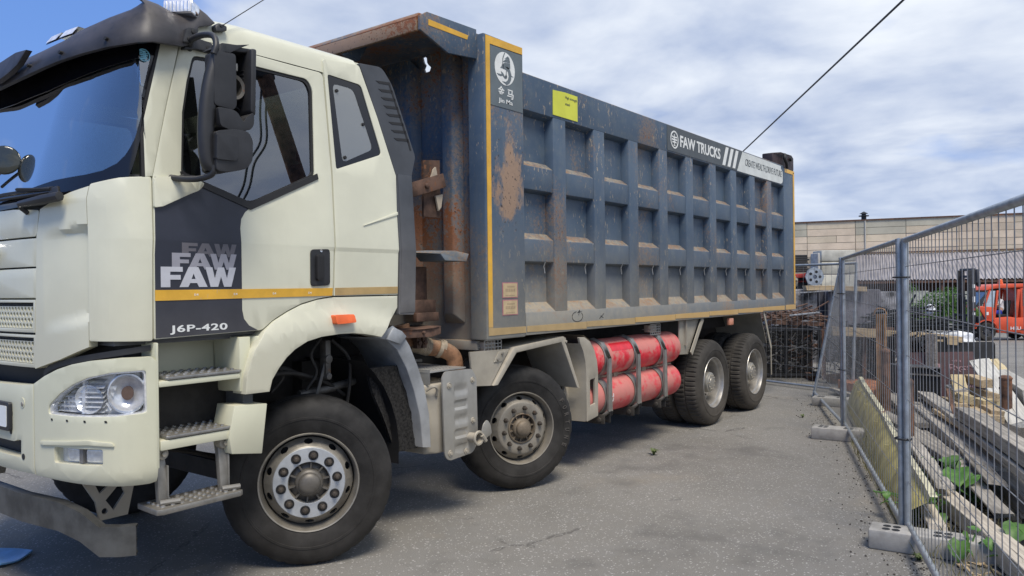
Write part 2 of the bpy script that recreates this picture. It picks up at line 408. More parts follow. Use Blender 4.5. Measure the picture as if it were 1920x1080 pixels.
M['rear_glass'] = glass('rear_side_window_glass', (.30, .34, .34), .03, 4.0, milk=((.36, .38, .37), .40))
M['screen_glass'] = glass('windscreen_glass', (.62, .70, .72), 0, 7.0)
M['frit'] = weathered('glass_black_border', (.006, .006, .008), .08, var=.05, spec=.6)
M['galv'] = weathered('galvanised_steel', (.40, .44, .47), .42, .55, var=.14, scale=14, dust=.2, zd=(0, .6), bump=.05, bscale=150)
M['wire'] = weathered('galvanised_wire', (.24, .245, .25), .5, .4, var=.15, scale=10)
M['interior'] = simple('cab_trim', (.11, .115, .12), .8)
M['seat'] = simple('seat_fabric', (.20, .22, .26), .9)
M['paper'] = simple('paper', (.75, .76, .78), .7)
M['darkglass'] = simple('dark_mirror_glass', (.03, .035, .03), .08, spec=.8)
M['treadplate'] = weathered('tread_plate', (.30, .30, .29), .42, .6, var=.2, scale=12, dust=.4, zd=(.3, 1.4), rust=.22, updust=.3)
M['bumperbar'] = weathered('galvanised_bar', (.085, .088, .086), .5, .4, var=.3, scale=6, dust=.2, zd=(.2, .8), dustc=(.17, .155, .125), streak=.3)

def box_paint(name, rust=.3, dustamt=.9, rz=None):
    """slate blue tipper paint: dust thickens towards the floor, lies on every ledge, rust patches, stone chips and pale drips"""
    s = NT(name); x, y, z = s.xyz()
    n1 = s.noise(1.3, 5, .6); n2 = s.noise(9, 5, .65); n3 = s.noise(34, 5, .7)
    col = s.mix(s.step(n1, .3, .7), (.045, .076, .122), (.075, .112, .162))
    col = s.mix(s.math('MULTIPLY', s.step(n2, .45, .7), .35), col, (.12, .145, .155))
    pale = s.math('MULTIPLY', s.step(s.noise(1., 6, .7, s.mapv((14, 14, 1.6))), .52, .72), .14)
    col = s.mix(pale, col, (.21, .20, .185))
    # drips and chips
    chip = s.math('MULTIPLY', s.step(s.noise(38, 3, .55, s.mapv((1, 1, .42))), .62, .66), s.step(s.noise(1.7, 4, .6, s.mapv(off=(5, 5, 2))), .40, .62))
    col = s.mix(s.math('MULTIPLY', chip, .75), col, (.36, .30, .22))
    # rust in patches
    rn = s.math('ADD', s.math('MULTIPLY', s.noise(1.15, 4, .62, s.mapv((1, 1, .6), (2.2, 0, 4.1))), .64), s.math('MULTIPLY', n3, .36))
    t = .66 - .22 * rust
    halo = s.step(rn, t - .07, t + .02); core = s.step(rn, t + .015, t + .045)
    if rz:
        dx = s.math('DIVIDE', s.math('SUBTRACT', x, rz[0]), rz[2]); dz = s.math('DIVIDE', s.math('SUBTRACT', z, rz[1]), rz[3])
        dd = s.math('SQRT', s.math('ADD', s.math('MULTIPLY', dx, dx), s.math('MULTIPLY', dz, dz))); dd = s.math('ADD', dd, s.math('MULTIPLY_ADD', s.noise(5.5, 6, .7, s.mapv((1, 1, .6))), 3.4, -1.7))
        pf = s.math('SUBTRACT', 1., s.step(dd, .45, .95)); col = s.mix(s.math('MULTIPLY', pf, .85), col, s.mix(n3, (.26, .17, .10), (.42, .27, .17)))
        sp = s.math('MULTIPLY', s.step(s.noise(44, 3, .6, s.mapv((1, 1, .7))), .63, .66), s.math('SUBTRACT', 1., s.step(dd, .9, 1.3))); col = s.mix(s.math('MULTIPLY', sp, .9), col, (.035, .024, .02))
    col = s.mix(s.math('MULTIPLY', halo, .55), col, (.25, .165, .095))
    rc = s.mix(s.noise(60, 4, .7), (.085, .034, .017), (.34, .125, .045)); col = s.mix(core, col, rc)
    dots = s.math('MULTIPLY', s.step(s.noise(70, 2, .5), .66, .69), halo); col = s.mix(dots, col, (.03, .02, .017))
    # dust by height
    f = s.math('SUBTRACT', 1., s.step(z, 1.15, 2.35)); f = s.math('MULTIPLY', f, dustamt * 1.2)
    f = s.math('MULTIPLY', f, s.math('MULTIPLY_ADD', n2, 1.0, .38), None, True)
    front = s.math('SUBTRACT', 1., s.step(x, 2.2, 7.5)); f = s.math('MULTIPLY', f, s.math('MULTIPLY_ADD', front, .55, .5), None, True)
    col = s.mix(f, col, (.262, .252, .215))
    uf = s.math('MULTIPLY', s.step(s.up(), .3, .75), s.math('MULTIPLY_ADD', s.step(n3, .35, .6), .7, .25), None, True)
    uc = s.mix(s.step(n2, .4, .62), (.30, .255, .185), (.26, .15, .075)); col = s.mix(uf, col, uc)
    rr = s.math('MULTIPLY_ADD', f, .3, .5)
    return s.bsdf(col, rr, 0., s.bump(s.math('ADD', s.math('MULTIPLY', n3, .5), core), .12, .006), 0, .4)
M['box'] = box_paint('blue_tipper_paint', .34)
M['box_rusty'] = box_paint('rusted_blue_tipper_paint', .80, .8)
M['box_lip'] = box_paint('dusty_canopy_paint', .5, .8, (.95, 3.55, .6, .6))
M['box_post'] = box_paint('blue_tipper_post_paint', .40, .8, (1.87, 2.48, .20, .46))

# ================================================================== GROUND (large structure first)
def fall(x, y):
    d = (x + 2.99) * .7955 + (y + 3.85) * .606
    t = min(max((d - 14) / 18, 0), 1); a = t * t * (3 - 2 * t) * -.64
    t2 = min(max((d - 32) / 20, 0), 1); return a - .12 * t2
def asphalt():
    s = NT('asphalt'); x, y, z = s.xyz()
    n1 = s.noise(.5, 5, .6); n2 = s.noise(5, 6, .65); n3 = s.noise(160, 3, .7)
    v = s.voro(64); vc = s.voro(64, out='Color')
    sp = s.n('ShaderNodeSeparateColor'); s.put(sp.inputs[0], vc); rnd_ = sp.outputs[0]
    col = s.mix(s.step(n1, .3, .7), (.182, .172, .150), (.255, .241, .213))
    col = s.mix(s.math('MULTIPLY', s.step(n2, .4, .7), .5), col, (.25, .242, .222))
    col = s.mix(s.math('MULTIPLY', s.step(n3, .40, .62), .55), col, (.12, .115, .105))
    stone = s.math('MULTIPLY', s.step(rnd_, .74, .80), s.math('SUBTRACT', 1., s.step(v, .25, .42)))
    col = s.mix(s.math('MULTIPLY', stone, .75), col, (.50, .485, .45))
    v2 = s.voro(30); vc2 = s.voro(30, out='Color'); sp2 = s.n('ShaderNodeSeparateColor'); s.put(sp2.inputs[0], vc2)
    st2 = s.math('MULTIPLY', s.step(sp2.outputs[1], .90, .93), s.math('SUBTRACT', 1., s.step(v2, .2, .32)))
    col = s.mix(s.math('MULTIPLY', st2, .6), col, (.52, .50, .46))
    # oil and old damp stains, brown dust swept together
    ol = s.step(s.noise(.85, 5, .65, s.mapv(off=(2, 7, 0))), .54, .70); col = s.mix(s.math('MULTIPLY', ol, .6), col, (.105, .10, .092))
    br = s.step(s.noise(.7, 5, .65, s.mapv(off=(9, 1, 0))), .56, .72); col = s.mix(s.math('MULTIPLY', br, .5), col, (.26, .225, .175))
    # cracks
    cr = s.voro(.55, s.mapv((1, 1, 1), (0, 0, 0), s.n('ShaderNodeVectorMath').outputs[0]) if False else s.pos, 'DISTANCE_TO_EDGE')
    wob = s.noise(3.5, 5, .7); cr = s.math('ADD', cr, s.math('MULTIPLY', s.math('SUBTRACT', wob, .5), .10)); cr = s.math('ABSOLUTE', cr)
    crk = s.math('MULTIPLY', s.math('SUBTRACT', 1., s.step(cr, .001, .006)), s.step(s.noise(.9, 2, .5, s.mapv(off=(4, 4, 0))), .52, .6))
    col = s.mix(s.math('MULTIPLY', crk, .5), col, (.045, .042, .038))
    h = s.math('ADD', s.math('MULTIPLY', stone, .5), s.math('SUBTRACT', n3, s.math('MULTIPLY', crk, 1.5)))
    return s.bsdf(col, .82, 0, s.bump(h, .55, .006), 0, .35)
M['asphalt'] = asphalt()
g = MB()
def gcoords(lo, hi, fine_lo, fine_hi, fs, n):
    a = []; v = fine_lo
    while v < fine_hi + 1e-6: a.append(v); v += fs
    k = fs; v = fine_hi
    while v < hi: k *= 1.6; v += k; a.append(min(v, hi))
    k = fs; v = fine_lo
    while v > lo: k *= 1.6; v -= k; a.insert(0, max(v, lo))
    return a
gx = gcoords(-600, 900, -6, 60, 1.5, 0); gy = gcoords(-700, 700, -12, 40, 1.5, 0)
g.grid([[(x, y, fall(x, y) + (0.004 * mnoise.noise(Vector((x * .6, y * .6, 0))) if abs(x) < 30 else 0)) for x in gx] for y in gy])
obj('ground', g, M['asphalt'], kind='structure', origin=(0, 0, 0))

# ================================================================== DUMP TRUCK
truck = thing('dump_truck', 'cream tipper lorry, rusty blue dump box, with FAW on its door', 'truck', (3.4, 1.13, 0))
YC = 1.13
CTRL = [(-1.345,1.13),(-1.345,.85),(-1.335,.6),(-1.315,.44),(-1.275,.25),(-1.225,.11),(-1.16,.01),(-1.08,-.05),(-1.0,-.07)]
PLAN = catmull([(a, b, 0) for a, b in CTRL], 12)
SEG = [0.]
for a, b in zip(PLAN, PLAN[1:]): SEG.append(SEG[-1] + (b - a).length)
LEN = SEG[-1]
def _pl(q):
    q = min(max(q, 0), LEN)
    for i in range(len(SEG) - 1):
        if q <= SEG[i+1]:
            t = (q - SEG[i]) / (SEG[i+1] - SEG[i]); return PLAN[i].lerp(PLAN[i+1], t)
    return PLAN[-1].copy()
def plan(s):
    if s >= 0: return Vector((-1 + s, -.07, 0)), Vector((0, -1, 0))
    q = s + LEN; a = _pl(q - .02); b = _pl(q + .02)
    if q < .02: return _pl(q), Vector((-1, 0, 0))
    t = (b - a).normalized(); return _pl(q), Vector((t.y, -t.x, 0))
def skin(s, z, off=0.):
    if s < -LEN:                                   # past the centre line: the other half of the front
        p = skin(-2 * LEN - s, z, off); return Vector((p.x, 2 * YC - p.y, p.z))
    p, n = plan(s); ry = .105 * max(z - 1.95, 0); rx = .27 * max(z - 2.15, 0)
    return Vector((p.x - n.x * rx + n.x * off, p.y - n.y * ry + n.y * off, z))
def skin_door(s, z, off=0.):                       # pressed crease below the waist line
    t = min(max((z - 1.925) / .02, 0), 1); k = min(max((s - .95) / .2, 0), 1)
    return skin(s, z, off + .007 * t * k)
def far(f): return lambda s, z, o: (lambda p: Vector((p.x, 2 * YC - p.y, p.z)))(f(s, z, o))
def panel(name, outer, mat, w0, w1, holes=(), step=.08, bevel=.006, parent=truck, both=False, f=skin, us=(), vs=(), smooth=40, label=None):
    o = None
    for m in ((0, 1) if both else (0,)):
        q = obj(name, thicken(flat2d(outer, holes, step, us, vs), far(f) if m else f, w0, w1, bevel), mat, parent, smooth=smooth, label=label)
        o = o or q
    return o

# --- inner shell of the cab: dark liner behind the gaps, floor, back wall, so nothing shows through
b = MB(); zs = [1.44, 1.95, 2.15, 2.28]
b.grid([[skin(s, z, -.06) for s in [-LEN, -1, -.8, -.6, -.45, -.3, -.2, -.1, 0, .3, .8, 1.3, 1.6]] for z in zs])
b.grid([[(lambda p: (p.x, 2*YC - p.y, p.z))(skin(s, z, -.06)) for s in [-LEN, -1, -.8, -.6, -.45, -.3, -.2, -.1, 0, .3, .8, 1.3, 1.6]] for z in zs])
b.box(-1.15, .62, .02, 2.24, 1.42, 1.46)
obj('cab_liner', b, M['interior'], truck)
b = MB(); b.prism([(.60, -.02, 1.45), (.66, -.02, 2.45), (.47, .08, 3.19), (.47, 2.18, 3.19), (.66, 2.28, 2.45), (.60, 2.28, 1.45)], (.04, 0, 0))
obj('cab_back_wall', b, M['cream'], truck)

# --- front bodywork
panel('grille_panel', [(-LEN, 1.49), (-.692, 1.495), (-.674, 1.812), (-LEN, 1.812)], M['cream'], 0, -.03, holes=[], both=True) if False else None
E = 2 * LEN
def full(poly):                                    # a polygon drawn for the near half, closed over the centre line
    return poly + [(-E - s, z) for s, z in reversed(poly)]
panel('bonnet_panel', rnd(full([(-LEN + .001, 1.975), (-.672, 1.975), (-.645, 2.108), (-.9, 2.125), (-LEN + .001, 2.13)]), [0, .02, .02, 0, 0, 0, 0, .02, .02, 0]), M['cream'], 0, -.03)
panel('bonnet_panel', full([(-LEN + .001, 1.822), (-.682, 1.822), (-.674, 1.966), (-LEN + .001, 1.966)]), M['cream'], -.004, -.03)
panel('bonnet_panel', full([(-LEN + .001, 1.660), (-.692, 1.660), (-.684, 1.814), (-LEN + .001, 1.814)]), M['cream'], -.006, -.03)
def grille(z0, z1):
    fr = panel('grille_frame', full([(-LEN + .001, z0), (-.700, z0), (-.692, z1), (-LEN + .001, z1)]), M['cream'], -.002, -.03,
               holes=[[(-E + .708, z0 + .018), (-.716, z0 + .018), (-.71, z1 - .014), (-E + .702, z1 - .014)]], bevel=.004)
    g = MB(); dx = .036; dz = .0285; r_ = .0125; rows = int((z1 - z0 - .03) / dz)
    for j in range(rows):
        z = z0 + .02 + dz * (j + .5); k = 0
        s = -.72 - (dx / 2 if j % 2 else 0)
        while s > -E + .715:
            base = len(g.v); cell = [(s + dx/2*a, z + dz/2*c) for a, c in ((1,-1),(1,0),(1,1),(0,1),(-1,1),(-1,0),(-1,-1),(0,-1))]
            el = [(s + r_ * math.cos(t), z + r_ * 1.02 * math.sin(t)) for t in [-.785 + .7854 * i for i in range(8)]]
            g.add([skin(p, q, -.012) for p, q in cell] + [skin(p, q, -.012) for p, q in el] + [skin(p, q, -.03) for p, q in el],
                  [(i, (i+1) % 8, 8 + (i+1) % 8, 8 + i) for i in range(8)] + [(8 + i, 8 + (i+1) % 8, 16 + (i+1) % 8, 16 + i) for i in range(8)])
            s -= dx
    obj('perforated_plate', g, M['cream'], fr, smooth=0, recalc=False)
    b = MB(); b.grid([[skin(-LEN - (LEN - .70) + 2 * (LEN - .70) * i / 24, z, -.07) for i in range(25)] for z in (z0, z1)]); obj('grille_back', b, M['black'], fr)
grille(1.484, 1.652); grille(1.305, 1.472)
# side deflectors with two pressed scoops, corner panels
dq = [(-.698, 1.300), (-.50, 1.352), (-.307, 1.418), (-.307, 2.212), (-.42, 2.185), (-.636, 2.112), (-.672, 1.97)]
def skin_defl(s, z, off=0.):
    zt = 1.985 + (s + .585) * .12; zb = 1.475 + (s + .631) * .20
    t = min(max((zt - z) / .02, 0), 1) * min(max((z - zb) / .05, 0), 1); k = min(max((s + .62) / .30, 0), 1)
    return skin(s, z, off - .035 * t * k)
panel('deflector_panel', dq, M['cream'], 0, -.06, both=True, f=skin_defl, step=.011, bevel=0, smooth=30)
panel('corner_panel', rnd([(-.302, 1.447), (-.003, 1.440), (.001, 1.87), (.018, 2.267), (-.15, 2.252), (-.302, 2.222)], [.012, .012, 0, .015, 0, .012]), M['cream'], .002, -.04, both=True, step=.05)
# A pillars
panel('windscreen_pillar', [(-.018, 2.262), (.024, 2.27), (.12, 2.645), (.212, 2.975), (.245, 3.07), (.155, 3.07), (.112, 2.966), (-.022, 2.485)], M['cream'], .004, -.05, both=True, step=.05)
# windscreen: black printed border round the clear glass
ws = [(-E + .105, 2.252), (-E + .425, 2.187), (-E + .705, 2.137), (-LEN, 2.128), (-.705, 2.137), (-.425, 2.187), (-.105, 2.252), (-.026, 2.485), (.150, 3.06), (-.6, 3.06), (-LEN, 3.06), (-E + .6, 3.06), (-E - .150, 3.06), (-E + .026, 2.485)]
wh = [(-E + .57, 2.257), (-E + .849, 2.216), (-LEN, 2.205), (-.849, 2.216), (-.572, 2.257), (-.35, 2.272), (-.253, 2.288), (-.175, 2.325), (-.132, 2.369), (-.085, 2.45), (-.04, 2.538), (.012, 2.72), (.06, 2.888), (-.20, 2.872), (-.463, 2.835), (-.70, 2.80), (-.884, 2.781), (-LEN, 2.772),
      (-E + .884, 2.781), (-E + .463, 2.835), (-E + .2, 2.872), (-E - .06, 2.888), (-E + .04, 2.538), (-E + .132, 2.369), (-E + .253, 2.288), (-E + .35, 2.272)]
scr = panel('windscreen_border', ws, M['frit'], -.004, -.012, holes=[wh], bevel=0, step=.035)
panel('windscreen', wh, M['screen_glass'], -.006, -.010, bevel=0, step=.035, parent=scr)
panel('rubber_strip', [(-.034, 2.262), (-.018, 2.262), (-.022, 2.485), (.112, 2.966), (.15, 3.06), (.134, 3.06), (.098, 2.966), (-.038, 2.485)], M['rubber_seal'], .003, -.03, bevel=0, step=.035)

# --- doors, quarter panels and windows
dwin = rnd([(.292, 2.955), (.245, 2.80), (.208, 2.63), (.178, 2.30), (.30, 2.255), (.578, 2.162), (1.044, 2.378), (1.082, 2.925), (1.048, 2.984), (.689, 2.984)], [.03, 0, 0, .02, 0, .05, .03, .03, .03, 0])
dout = rnd([(.005, 1.447), (.628, 1.462), (.70, 1.515), (.80, 1.565), (.90, 1.605), (1.02, 1.632), (1.138, 1.646), (1.172, 2.394), (1.168, 3.045), (.60, 3.05), (.252, 3.05), (.216, 2.967), (.124, 2.645), (.026, 2.271), (.008, 1.87)],
           [.008, .02, .02, 0, 0, 0, .01, 0, .035, 0, .03, 0, 0, 0, 0])
for m in (0, 1):
    ff = far(skin_door) if m else skin_door
    door = obj('door', thicken(flat2d(dout, [dwin], .08, vs=(1.925, 1.945)), ff, .004, -.035, .006), M['cream'], truck)
    inner = [(s + (.62 - s) * .035, z + (2.6 - z) * .045) for s, z in dwin]
    obj('window_seal', thicken(flat2d(dwin, [inner], .1), ff, -.004, -.02), M['rubber_seal'], door)
    obj('door_window', thicken(flat2d(inner, (), .1), far(skin) if m else skin, -.010, -.014), M['side_glass'], door)
    if m: continue
    # navy decal with a rounded cream cut-out, following the window's lower edge
    dec = [(.008, 1.45), (.624, 1.465), (.612, 1.466), (.555, 1.49), (.515, 1.53), (.503, 1.58), (.503, 2.03), (.515, 2.085), (.545, 2.125), (.585, 2.150), (.30, 2.243), (.262, 2.243), (.165, 2.19), (.015, 2.10)]
    dec = [(.012, 1.452), (.60, 1.464), (.545, 1.492), (.514, 1.53), (.503, 1.58), (.503, 2.03), (.513, 2.082), (.54, 2.122), (.574, 2.148), (.30, 2.238), (.18, 2.272), (.032, 2.266), (.012, 1.87)]
    obj('door_decal', thicken(flat2d(dec, (), .1), skin_door, .0065, .0035), M['decal'], door)
    # mirror foot moulded in cream on the door corner
    obj('mirror_foot', thicken(flat2d(rnd([(.022, 2.262), (.015, 2.108), (.06, 2.118), (.255, 2.216), (.268, 2.245), (.25, 2.268), (.17, 2.285)], [.01, .01, 0, .02, .01, .01, .01]), (), .05), lambda s, z, w: skin(s, z, w + (.05 * max(0, min(1, (s - .1) / .12)) * max(0, 1 - abs(z - 2.25) / .06) if w > .02 else 0)), .022, .002, .006), M['cream'], door)
    obj('trim_strip', thicken(flat2d([(.172, 2.31), (.180, 2.272), (.30, 2.234), (.578, 2.138), (1.066, 2.362), (1.060, 2.396), (.580, 2.180), (.30, 2.270)], (), .1), skin_door, .012, .003), M['rubber_seal'], door)
    obj('reflective_stripe', thicken(flat2d([(.010, 1.640), (1.13, 1.648), (1.135, 1.695), (.010, 1.694)], (), .1), skin_door, .0095, .0055), M['tape'], door)
    hd = obj('door_handle', thicken(flat2d(rnd([(.968, 1.706), (1.112, 1.712), (1.114, 1.934), (.970, 1.928)], .025), (), .05), skin_door, .012, -.02, .006), M['plastic'], door)
    obj('handle_grip', thicken(flat2d(rnd([(1.000, 1.74), (1.052, 1.742), (1.054, 1.90), (1.002, 1.898)], .02), (), .05), skin_door, .034, .004, .008), M['rubber_seal'], hd)
    obj('lock', thicken(flat2d(ellipse((1.045, 1.922), .009, .009, 10), (), 0), skin_door, .016, .004), M['chrome'], hd)
    # FAW lettering, three sizes stepping back
    LF = {'F': ([(0,0),(0,1),(1,1),(1,.76),(.42,.76),(.42,.60),(.90,.60),(.90,.37),(.42,.37),(.42,0)], []),
          'A': ([(0,0),(.33,1),(.67,1),(1,0),(.69,0),(.62,.2),(.37,.2),(.30,0)], [[(.42,.40),(.57,.40),(.495,.68)]]),
          'W': ([(0,1),(.22,1),(.30,.42),(.40,1),(.60,1),(.70,.42),(.78,1),(1,1),(.84,0),(.60,0),(.50,.52),(.40,0),(.16,0)], [])}
    def faw(x0, x1, z0, z1, mat, w):
        wd = x1 - x0
        for ch, a, c in (('F', 0, .275), ('A', .235, .60), ('W', .575, 1.0)):
            o, h = LF[ch]; T = lambda p: (x0 + wd * (a + (c - a) * p[0]), z0 + (z1 - z0) * p[1])
            obj('letter', thicken(flat2d([T(p) for p in o], [[T(p) for p in q] for q in h], 0), skin_door, w, .0035), mat, door, smooth=0)
    faw(.155, .472, 1.868, 1.938, M['letterc'], .0075); faw(.100, .471, 1.800, 1.884, M['letterb'], .0085); faw(.040, .465, 1.708, 1.812, M['lettera'], .0095)
    obj('lettering', text_mesh('J6P-420', .325, .047, lambda u, v, w: skin_door(.085 + u, 1.466 + v, w), .0085, .0035, .02, 1.08), M['white'], door, smooth=0)
    for u0 in (.22, .45, .70, .95): obj('stamp_mark', text_mesh('E4', .022, .012, lambda u, v, w: skin_door(u0 + u, 1.662 + v, w), .0105, .006), M['white'], door, smooth=0)

qwin = rnd([(1.206, 3.048), (1.484, 3.034), (1.618, 2.587), (1.214, 2.440)], [.02, .03, .03, .02])
qg = rnd([(1.246, 2.998), (1.418, 2.995), (1.548, 2.613), (1.276, 2.490)], [.04, .04, .04, .04])
for m in (0, 1):
    ff = far(skin_door) if m else skin_door
    qp = obj('quarter_panel', thicken(flat2d(rnd([(1.148, 1.646), (1.690, 1.646), (1.712, 2.197), (1.733, 2.454), (1.605, 2.84), (1.480, 3.165), (1.182, 3.14), (1.184, 2.394)], [.006, .006, 0, 0, 0, .02, .02, 0]), [qwin], .08, vs=(1.925, 1.945)), ff, .004, -.035, .006), M['cream'], truck)
    qf = obj('window_border', thicken(flat2d(qwin, [qg], .1), ff, -.002, -.012), M['frit'], qp)
    obj('rear_side_window', thicken(flat2d(qg, (), .1), ff, -.004, -.010), M['rear_glass'], qp)
    if m: continue
    for c in ((1.275, 2.955), (1.478, 2.77), (1.298, 2.527)):
        obj('window_knob', thicken(flat2d(ellipse(c, .011, .011, 12), (), 0), ff, .006, -.004, .002), M['black'], qp)
    obj('reflective_stripe', thicken(flat2d([(1.155, 1.650), (1.688, 1.654), (1.690, 1.700), (1.156, 1.696)], (), .1), skin_door, .0075, .0035), M['tapedust'], qp)
    obj('pressed_crease', thicken(flat2d([(1.40, 2.095), (1.715, 2.205), (1.714, 2.185)], (), .05), skin_door, .012, .002, .004), M['cream'], qp)
# --- wheel arch
arch_in = [(.644, 1.116), (.663, 1.18), (.709, 1.242), (.762, 1.298), (.821, 1.341), (.91, 1.382), (1.015, 1.403), (1.158, 1.412), (1.26, 1.411), (1.353, 1.401), (1.43, 1.388), (1.499, 1.372)]
arch_out = [(1.647, 1.506), (1.688, 1.56), (1.690, 1.638), (1.138, 1.638), (1.02, 1.624), (.90, 1.597), (.80, 1.557), (.70, 1.507), (.632, 1.455), (.55, 1.35), (.50, 1.22), (.492, 1.118)]
def skin_arch(s, z, off=0.):                        # flares outward towards the wheel opening
    d = math.hypot((s - 1.10) / 1.0, (z - .95) / .62); t = min(max((1.06 - d) / .22, 0), 1)
    return skin(s, z, off + .045 * t * t * (3 - 2 * t))
panel('wheel_arch', arch_in + arch_out, M['cream'], .002, -.12, both=True, f=skin_arch, step=.03, bevel=.007, smooth=50)
panel('marker_lamp', rnd([(1.098, 1.474), (1.254, 1.479), (1.254, 1.530), (1.098, 1.530)], .012), M['orange'], .045, 0, f=skin_arch, bevel=.006)
# --- dark side fairing behind the cab, with pressed louvres
fo = rnd([(1.488, 3.183), (1.690, 3.200), (1.775, 3.10), (1.870, 2.83), (1.945, 2.612), (1.893, 2.475), (1.875, 2.3), (1.842, 1.506), (1.698, 1.511), (1.722, 2.197), (1.744, 2.454), (1.614, 2.84)], [.01, .04, .05, 0, .02, .02, 0, .01, .01, 0, 0, 0])
for m in (0, 1):
    ff = far(skin) if m else skin
    fa = obj('cab_fairing', thicken(flat2d(fo, (), .08), ff, .006, -.05, .012, 3), M['fairing'], truck)
    if m: continue
    for k in range(8):
        t = k / 7; s0 = 1.625 + .122 * t; z0 = 3.094 - .375 * t; wd = .132 + .012 * t
        obj('louvre', thicken(flat2d([(s0, z0), (s0 + wd, z0 + .014), (s0 + wd + .018, z0 - .055 - .012 * t), (s0 + wd + .004, z0 - .055 - .012 * t), (s0 + wd - .012, z0 - .006), (s0 + .03, z0 - .014)], (), 0), skin, .0085, .004), M['rubber_seal'], fa)
    obj('fairing_shelf', thicken(flat2d([(1.752, 2.47), (1.89, 2.47), (1.852, 1.52), (1.71, 1.52)], (), .1), skin, .012, .004, .008), M['fairing'], fa)
# --- roof
def roof_row(z, k, front=-LEN):
    pts = []
    ss = [-LEN, -1.1, -.85, -.6, -.4, -.25, -.12, 0, .12, .3, .6, .9, 1.2, 1.40, 1.478]
    near = [skin(s, min(z, 3.165), 0) for s in ss]; cx, cy = .05, YC
    drop = lambda s: .155 * (1 - min(max((s + .8) / 1.3, 0), 1)) if s < .5 else 0
    near = [Vector((cx + (p.x - cx) * (1 - k * .55), cy + (p.y - cy) * (1 - k), z - drop(s) * min(1, max(0, (z - 3.06) / .1)) * (1 - min(k * .8, 1)))) for s, p in zip(ss, near)]
    return near[::-1] + [Vector((p.x, 2*YC - p.y, p.z)) for p in near[1:]]
b = MB(); b.grid([roof_row(3.055, 0), roof_row(3.12, 0), roof_row(3.165, .006), roof_row(3.20, .03), roof_row(3.222, .07), roof_row(3.235, .14), roof_row(3.26, .5), roof_row(3.268, .95)])
obj('cab_roof', b, M['cream'], truck, smooth=60)
b = MB(); b.prism([(x, y, 3.10) for x, y in ((-.98, .12), (.45, .12), (.45, 2.14), (-.98, 2.14))], (0, 0, .02)); obj('headliner', b, M['seat'], truck)
# --- roof visor: a curved plastic sheet standing off the windscreen head
VS = [(-1.3376, 2.845, 3.06), (-1.1, 2.852, 3.065), (-.935, 2.860, 3.072), (-.793, 2.870, 3.08), (-.646, 2.884, 3.118), (-.474, 2.899, 3.146), (-.296, 2.914, 3.168), (-.098, 2.931, 3.190), (.03, 2.945, 3.204), (.13, 2.955, 3.195), (.20, 2.968, 3.172), (.245, 2.988, 3.176), (.285, 3.050, 3.186), (.32, 3.110, 3.205), (.36, 3.128, 3.232), (.40, 3.142, 3.212), (.425, 3.160, 3.182)]
rows = []
for j, (tz, of) in enumerate(((0, .075), (0, .100), (.10, .108), (.35, .092), (.6, .066), (.82, .032), (.95, -.004), (1.0, -.022), (.99, -.04))):
    row = [skin(s, zb + (zt - zb) * tz, of * (1 if s < .1 else max(.25, 1 - .55 * (s - .1) / .20))) for s, zb, zt in VS]
    rows.append([Vector((p.x, 2*YC - p.y, p.z)) for p in row][::1][::-1][:0] + row)
def mirror_rows(rows): return [[Vector((p.x, 2*YC - p.y, p.z)) for p in r_[::-1]] + list(r_[1:]) if False else [*[p for p in r_[::-1]], *[Vector((p.x, 2*YC - p.y, p.z)) for p in r_[1:]]] for r_ in rows]
b = MB(); b.grid(mirror_rows(rows)); vis = obj('roof_visor', b, M['visor'], truck, smooth=60)
# screws, roof lamp, LED bar, lifted flap
panel('mount_plate', rnd([(.190, 2.985), (.252, 2.995), (.285, 3.075), (.222, 3.072)], .01), M['plastic'], .092, .06, bevel=.003, parent=vis)
for c in ((.225, 3.01), (.252, 3.055)): panel('screw', ellipse(c, .012, .012, 10), M['black'], .098, .07, bevel=.002, step=0, parent=vis)
for s_, z_ in ((-.30, 2.955), (-.62, 2.925), (-.92, 2.905), (-1.1, 2.90)): panel('screw', ellipse((s_, z_), .010, .010, 8), M['black'], .122, .1, bevel=0, step=0, parent=vis)
hb = [skin(.20, 3.15, -.16), skin(.21, 3.19, -.13), skin(.31, 3.242, -.13), skin(.37, 3.235, -.13), skin(.42, 3.17, -.13)]
b = MB(); b.prism(hb, (.02, .10, -.01)); obj('lamp_hump', b, M['visor'], vis, bevel=.02, seg=3)
Ml = Matrix.Translation((-.735, .085, 3.200)) @ Matrix.Rotation(R(34), 4, 'Z') @ Matrix.Rotation(R(6), 4, 'Y')
def mb_box(sx, sy, sz, Mx): return MB().box(-sx/2, sx/2, -sy/2, sy/2, -sz/2, sz/2, Mx)
lamp = obj('roof_lamp', mb_box(.09, .160, .076, Ml), M['chrome'], vis, bevel=.012)
obj('lamp_lens', mb_box(.02, .150, .066, Ml @ Matrix.Translation((-.046, 0, 0))), M['lampgrey'], lamp, bevel=.004)
for k in range(7): obj('lens_rib', mb_box(.006, .0035, .05, Ml @ Matrix.Translation((-.059, -.060 + .020 * k, 0))), M['chrome'], lamp)
b = MB()
for k in range(11):
    t = k / 10; x = -.62 + .45 * t; b.tube([(x, .30 + .12 * t, 3.215), (x, .30 + .12 * t, 3.216)], .001, 4)
lb = MB(); 
for s0, s1 in ((-1.02, -.90), (-.86, -.72)): lb.grid([[skin(s0 + (s1 - s0) * i / 4, 3.075 + .045 * j, .03 - .02 * j) for i in range(5)] for j in range(2)]); lb.grid([[skin(s0 + (s1 - s0) * i / 4, 3.12, .01 - .08 * j) for i in range(5)] for j in range(2)])
obj('light_bar', lb, M['lampgrey'], vis)
lb = MB(); lb.grid([[skin(-1.04 + .34 * i / 6, 3.07 + .035 * j, .02 - .01 * j) for i in range(7)] for j in range(2)]); obj('light_bar_base', lb, M['plastic'], vis)
